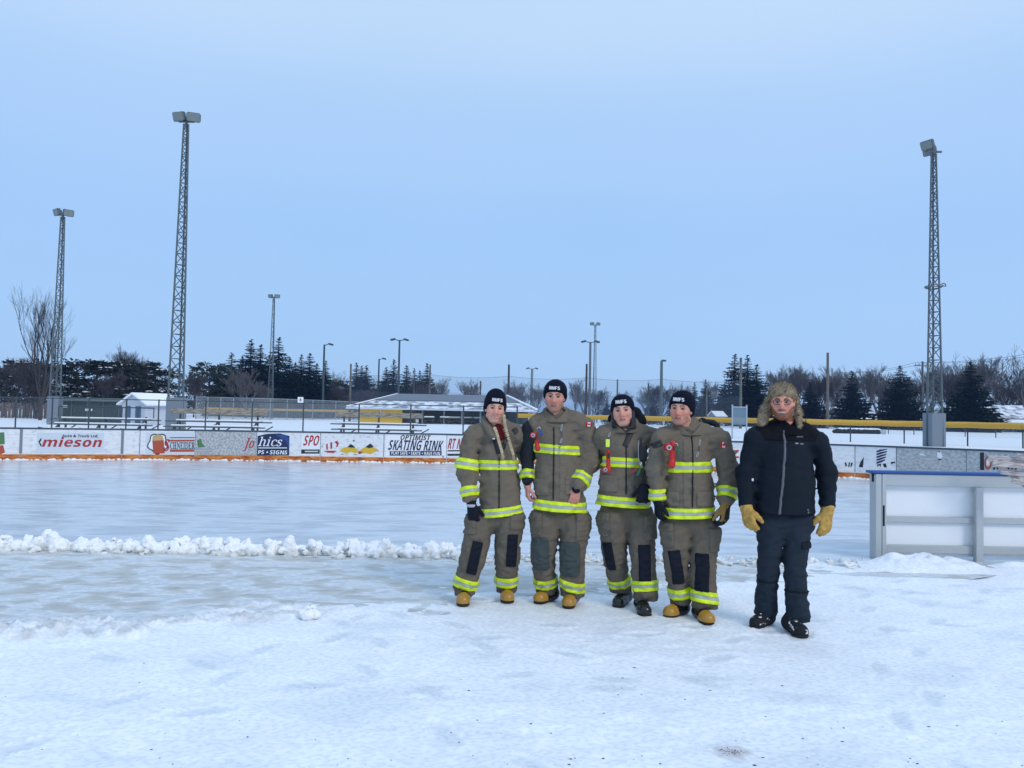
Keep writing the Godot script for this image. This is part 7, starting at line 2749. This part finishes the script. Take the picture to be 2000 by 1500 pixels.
# lamps, radios and clips hanging from the coats
func flashlight(label: String, d: float, top: Array, bottom: Array, lens_at: Array, r: float) -> void:
	var o := at(top[0], top[1], d)
	var t := thing("flashlight", label, "flashlight", o, 0.0, "")
	var b := at(bottom[0], bottom[1], d) - o
	obj("housing", skin([cap(Vector3.ZERO, b, r, r * 0.9), cap(b * 0.9, b, r * 1.2, r * 1.2)], {"cell": 0.006, "k": 0.01}), M.red, t)
	var l := at(lens_at[0], lens_at[1], d - 0.02) - o
	var m := MB.new()
	m.tube(l + Vector3(0, 0, -0.06), l + Vector3(0, 0, 0.012), r * 1.25, r * 1.25, 14, true)
	obj("lamp_head", m, M.red, t)
	m = MB.new()
	m.tube(l + Vector3(0, 0, 0.008), l + Vector3(0, 0, 0.020), r * 0.85, r * 0.8, 14, true)
	var ring := obj("lens_ring", m, mat(0.5, 0.51, 0.52, 0.3), t)
	m = MB.new()
	m.tube(l + Vector3(0, 0, 0.016), l + Vector3(0, 0, 0.0235), r * 0.5, r * 0.45, 12, true)
	obj("bulb", m, mat(0.08, 0.08, 0.09, 0.2), ring)
	m = MB.new()
	m.bar(Vector3(0, 0.01, r * 0.6), Vector3(0, -0.05, r), 0.02, 0.008)
	obj("clip", m, M.black, t)

func clip_chain(label: String, d: float, pts: Array) -> void:
	var o := at(pts[0][0], pts[0][1], d)
	var t := thing("key_clip", label, "snap clip", o)
	for i in pts.size() - 1:
		var a := at(pts[i][0], pts[i][1], d) - o
		var b := at(pts[i + 1][0], pts[i + 1][1], d) - o
		var mid := (a + b) * 0.5
		var m := MB.new()
		var side := (b - a).cross(Vector3.BACK).normalized() * 0.007
		m.path([a, mid + side, b, mid - side, a], [0.0026, 0.0026, 0.0026, 0.0026, 0.0026], 5)
		obj("link", m, M.steel if i % 2 == 0 else mat(0.06, 0.06, 0.07, 0.4, 0.5), t)

func build_carried() -> void:
	# chest of the second person
	flashlight("red right angle flashlight clipped high on the chest of the tall bare handed person", 6.16, [1046, 848], [1050, 876], [1041, 850], 0.018)
	flashlight("red flashlight hanging at the band of the person with the black hood", 6.08, [1188, 882], [1188, 918], [1182, 917], 0.018)
	flashlight("large red flashlight upright on the chest of the person with the brown glove", 5.86, [1314, 866], [1312, 908], [1306, 874], 0.023)
	clip_chain("silver snap clips hanging beside the zip of the tall bare handed person", 6.14, [[1098, 828], [1096, 842], [1098, 856], [1094, 866], [1092, 876], [1091, 888]])
	clip_chain("small silver clips hanging on the chest of the person with the brown glove", 5.84, [[1368, 858], [1366, 870], [1364, 882], [1361, 893]])
	clip_chain("white clip on the shoulder strap of the person with the black hood", 6.08, [[1192, 845], [1188, 854], [1186, 860]])
	# yellow tag
	var o := at(1187, 858, 6.07)
	var t := thing("accountability_tag", "yellow green plastic tag on the chest of the person with the black hood", "tag", o)
	var m := MB.new()
	m.box(Transform3D(Basis(), Vector3(0, -0.03, 0)), Vector3(0.032, 0.062, 0.008), 0.003)
	obj("plate", m, mat(0.66, 0.85, 0.10, 0.4), t)
	# radio with its strap
	o = at(1256, 885, 6.08)
	t = thing("radio", "black two way radio with antenna on the chest of the black hooded person", "radio", o)
	m = MB.new()
	m.box(Transform3D(), Vector3(0.06, 0.13, 0.035), 0.008)
	obj("case", m, M.black, t)
	m = MB.new()
	m.path([Vector3(-0.016, 0.05, 0.0), Vector3(-0.018, 0.12, 0.0)], [0.008, 0.006], 8)
	obj("antenna", m, M.black, t)
	m = MB.new()
	m.path([Vector3(0.0, -0.06, 0.01), Vector3(0.012, -0.12, 0.02), Vector3(-0.004, -0.17, 0.02), Vector3(0.01, -0.23, 0.015)], [0.012, 0.011, 0.010, 0.010], 6)
	obj("strap", m, M.black, t)
	m = MB.new()
	m.path([Vector3(-0.04, 0.1, 0.01), Vector3(-0.042, -0.02, 0.03), Vector3(-0.03, -0.09, 0.03)], [0.003, 0.003, 0.003], 5)
	m.ball(Vector3(-0.02, -0.085, 0.035), Vector3(0.012, 0.018, 0.008), 6, 8)
	obj("wire", m, M.steel, t)
	# folded tool and card at the band
	o = at(1240, 918, 6.07)
	t = thing("belt_tool", "small green and red tool clipped at the band of the person with the black hood", "tool", o)
	m = MB.new()
	m.box(Transform3D(Basis(Vector3.BACK, 0.5), Vector3(-0.01, -0.01, 0)), Vector3(0.07, 0.022, 0.015), 0.004)
	obj("handle", m, mat(0.22, 0.03, 0.03, 0.5), t)
	m = MB.new()
	m.box(Transform3D(Basis(Vector3.BACK, -0.4), Vector3(0.03, -0.015, 0.004)), Vector3(0.018, 0.06, 0.012), 0.004)
	obj("lever", m, mat(0.03, 0.16, 0.12, 0.5), t)
	# gloves hanging on a strap
	o = at(1259, 950, 6.06)
	t = thing("spare_gloves", "pair of black gloves hanging at the hip of the person with the black hood", "gloves", o)
	for k in 2:
		obj("glove", skin(hand(Vector3(0.012 * k - 0.01, 0.0, 0.012 * k), Vector3(0.1 - 0.3 * k, -1, 0.1), Vector3(0, 0, 1), Vector3(1 - 2 * k, 0, 0), 0.8, 0.95, 1.3), {"cell": 0.006, "k": 0.01}), M.patch, t)
	# blue hook tool of the second person, green hook of the fourth
	o = at(1056, 838, 6.13)
	t = thing("rope_hook", "blue handled hook beside the flashlight of the tall bare handed person", "hook", o)
	m = MB.new()
	m.box(Transform3D(Basis(Vector3.BACK, 0.2), Vector3(0, -0.025, 0)), Vector3(0.028, 0.06, 0.016), 0.005)
	obj("handle", m, mat(0.03, 0.07, 0.20, 0.4), t)
	m = MB.new()
	m.path([Vector3(0, 0.0, 0.004), Vector3(-0.012, 0.02, 0.006), Vector3(-0.03, 0.0, 0.006)], [0.004, 0.004, 0.003], 5)
	obj("hook", m, M.steel, t)
	o = at(1324, 880, 5.85)
	t = thing("rope_hook", "green plastic hook beside the flashlight of the person with the brown glove", "hook", o)
	m = MB.new()
	m.path([Vector3(0, 0.03, 0), Vector3(0.006, 0.0, 0.006), Vector3(0.0, -0.03, 0.006), Vector3(-0.006, -0.035, 0.004)], [0.006, 0.007, 0.006, 0.004], 6)
	obj("handle", m, mat(0.01, 0.16, 0.07, 0.4), t)
	m = MB.new()
	m.path([Vector3(0, 0.03, 0), Vector3(-0.006, 0.05, 0.004), Vector3(-0.02, 0.055, 0.004)], [0.004, 0.004, 0.003], 5)
	obj("hook", m, M.steel, t)

func build_small_things() -> void:
	pass
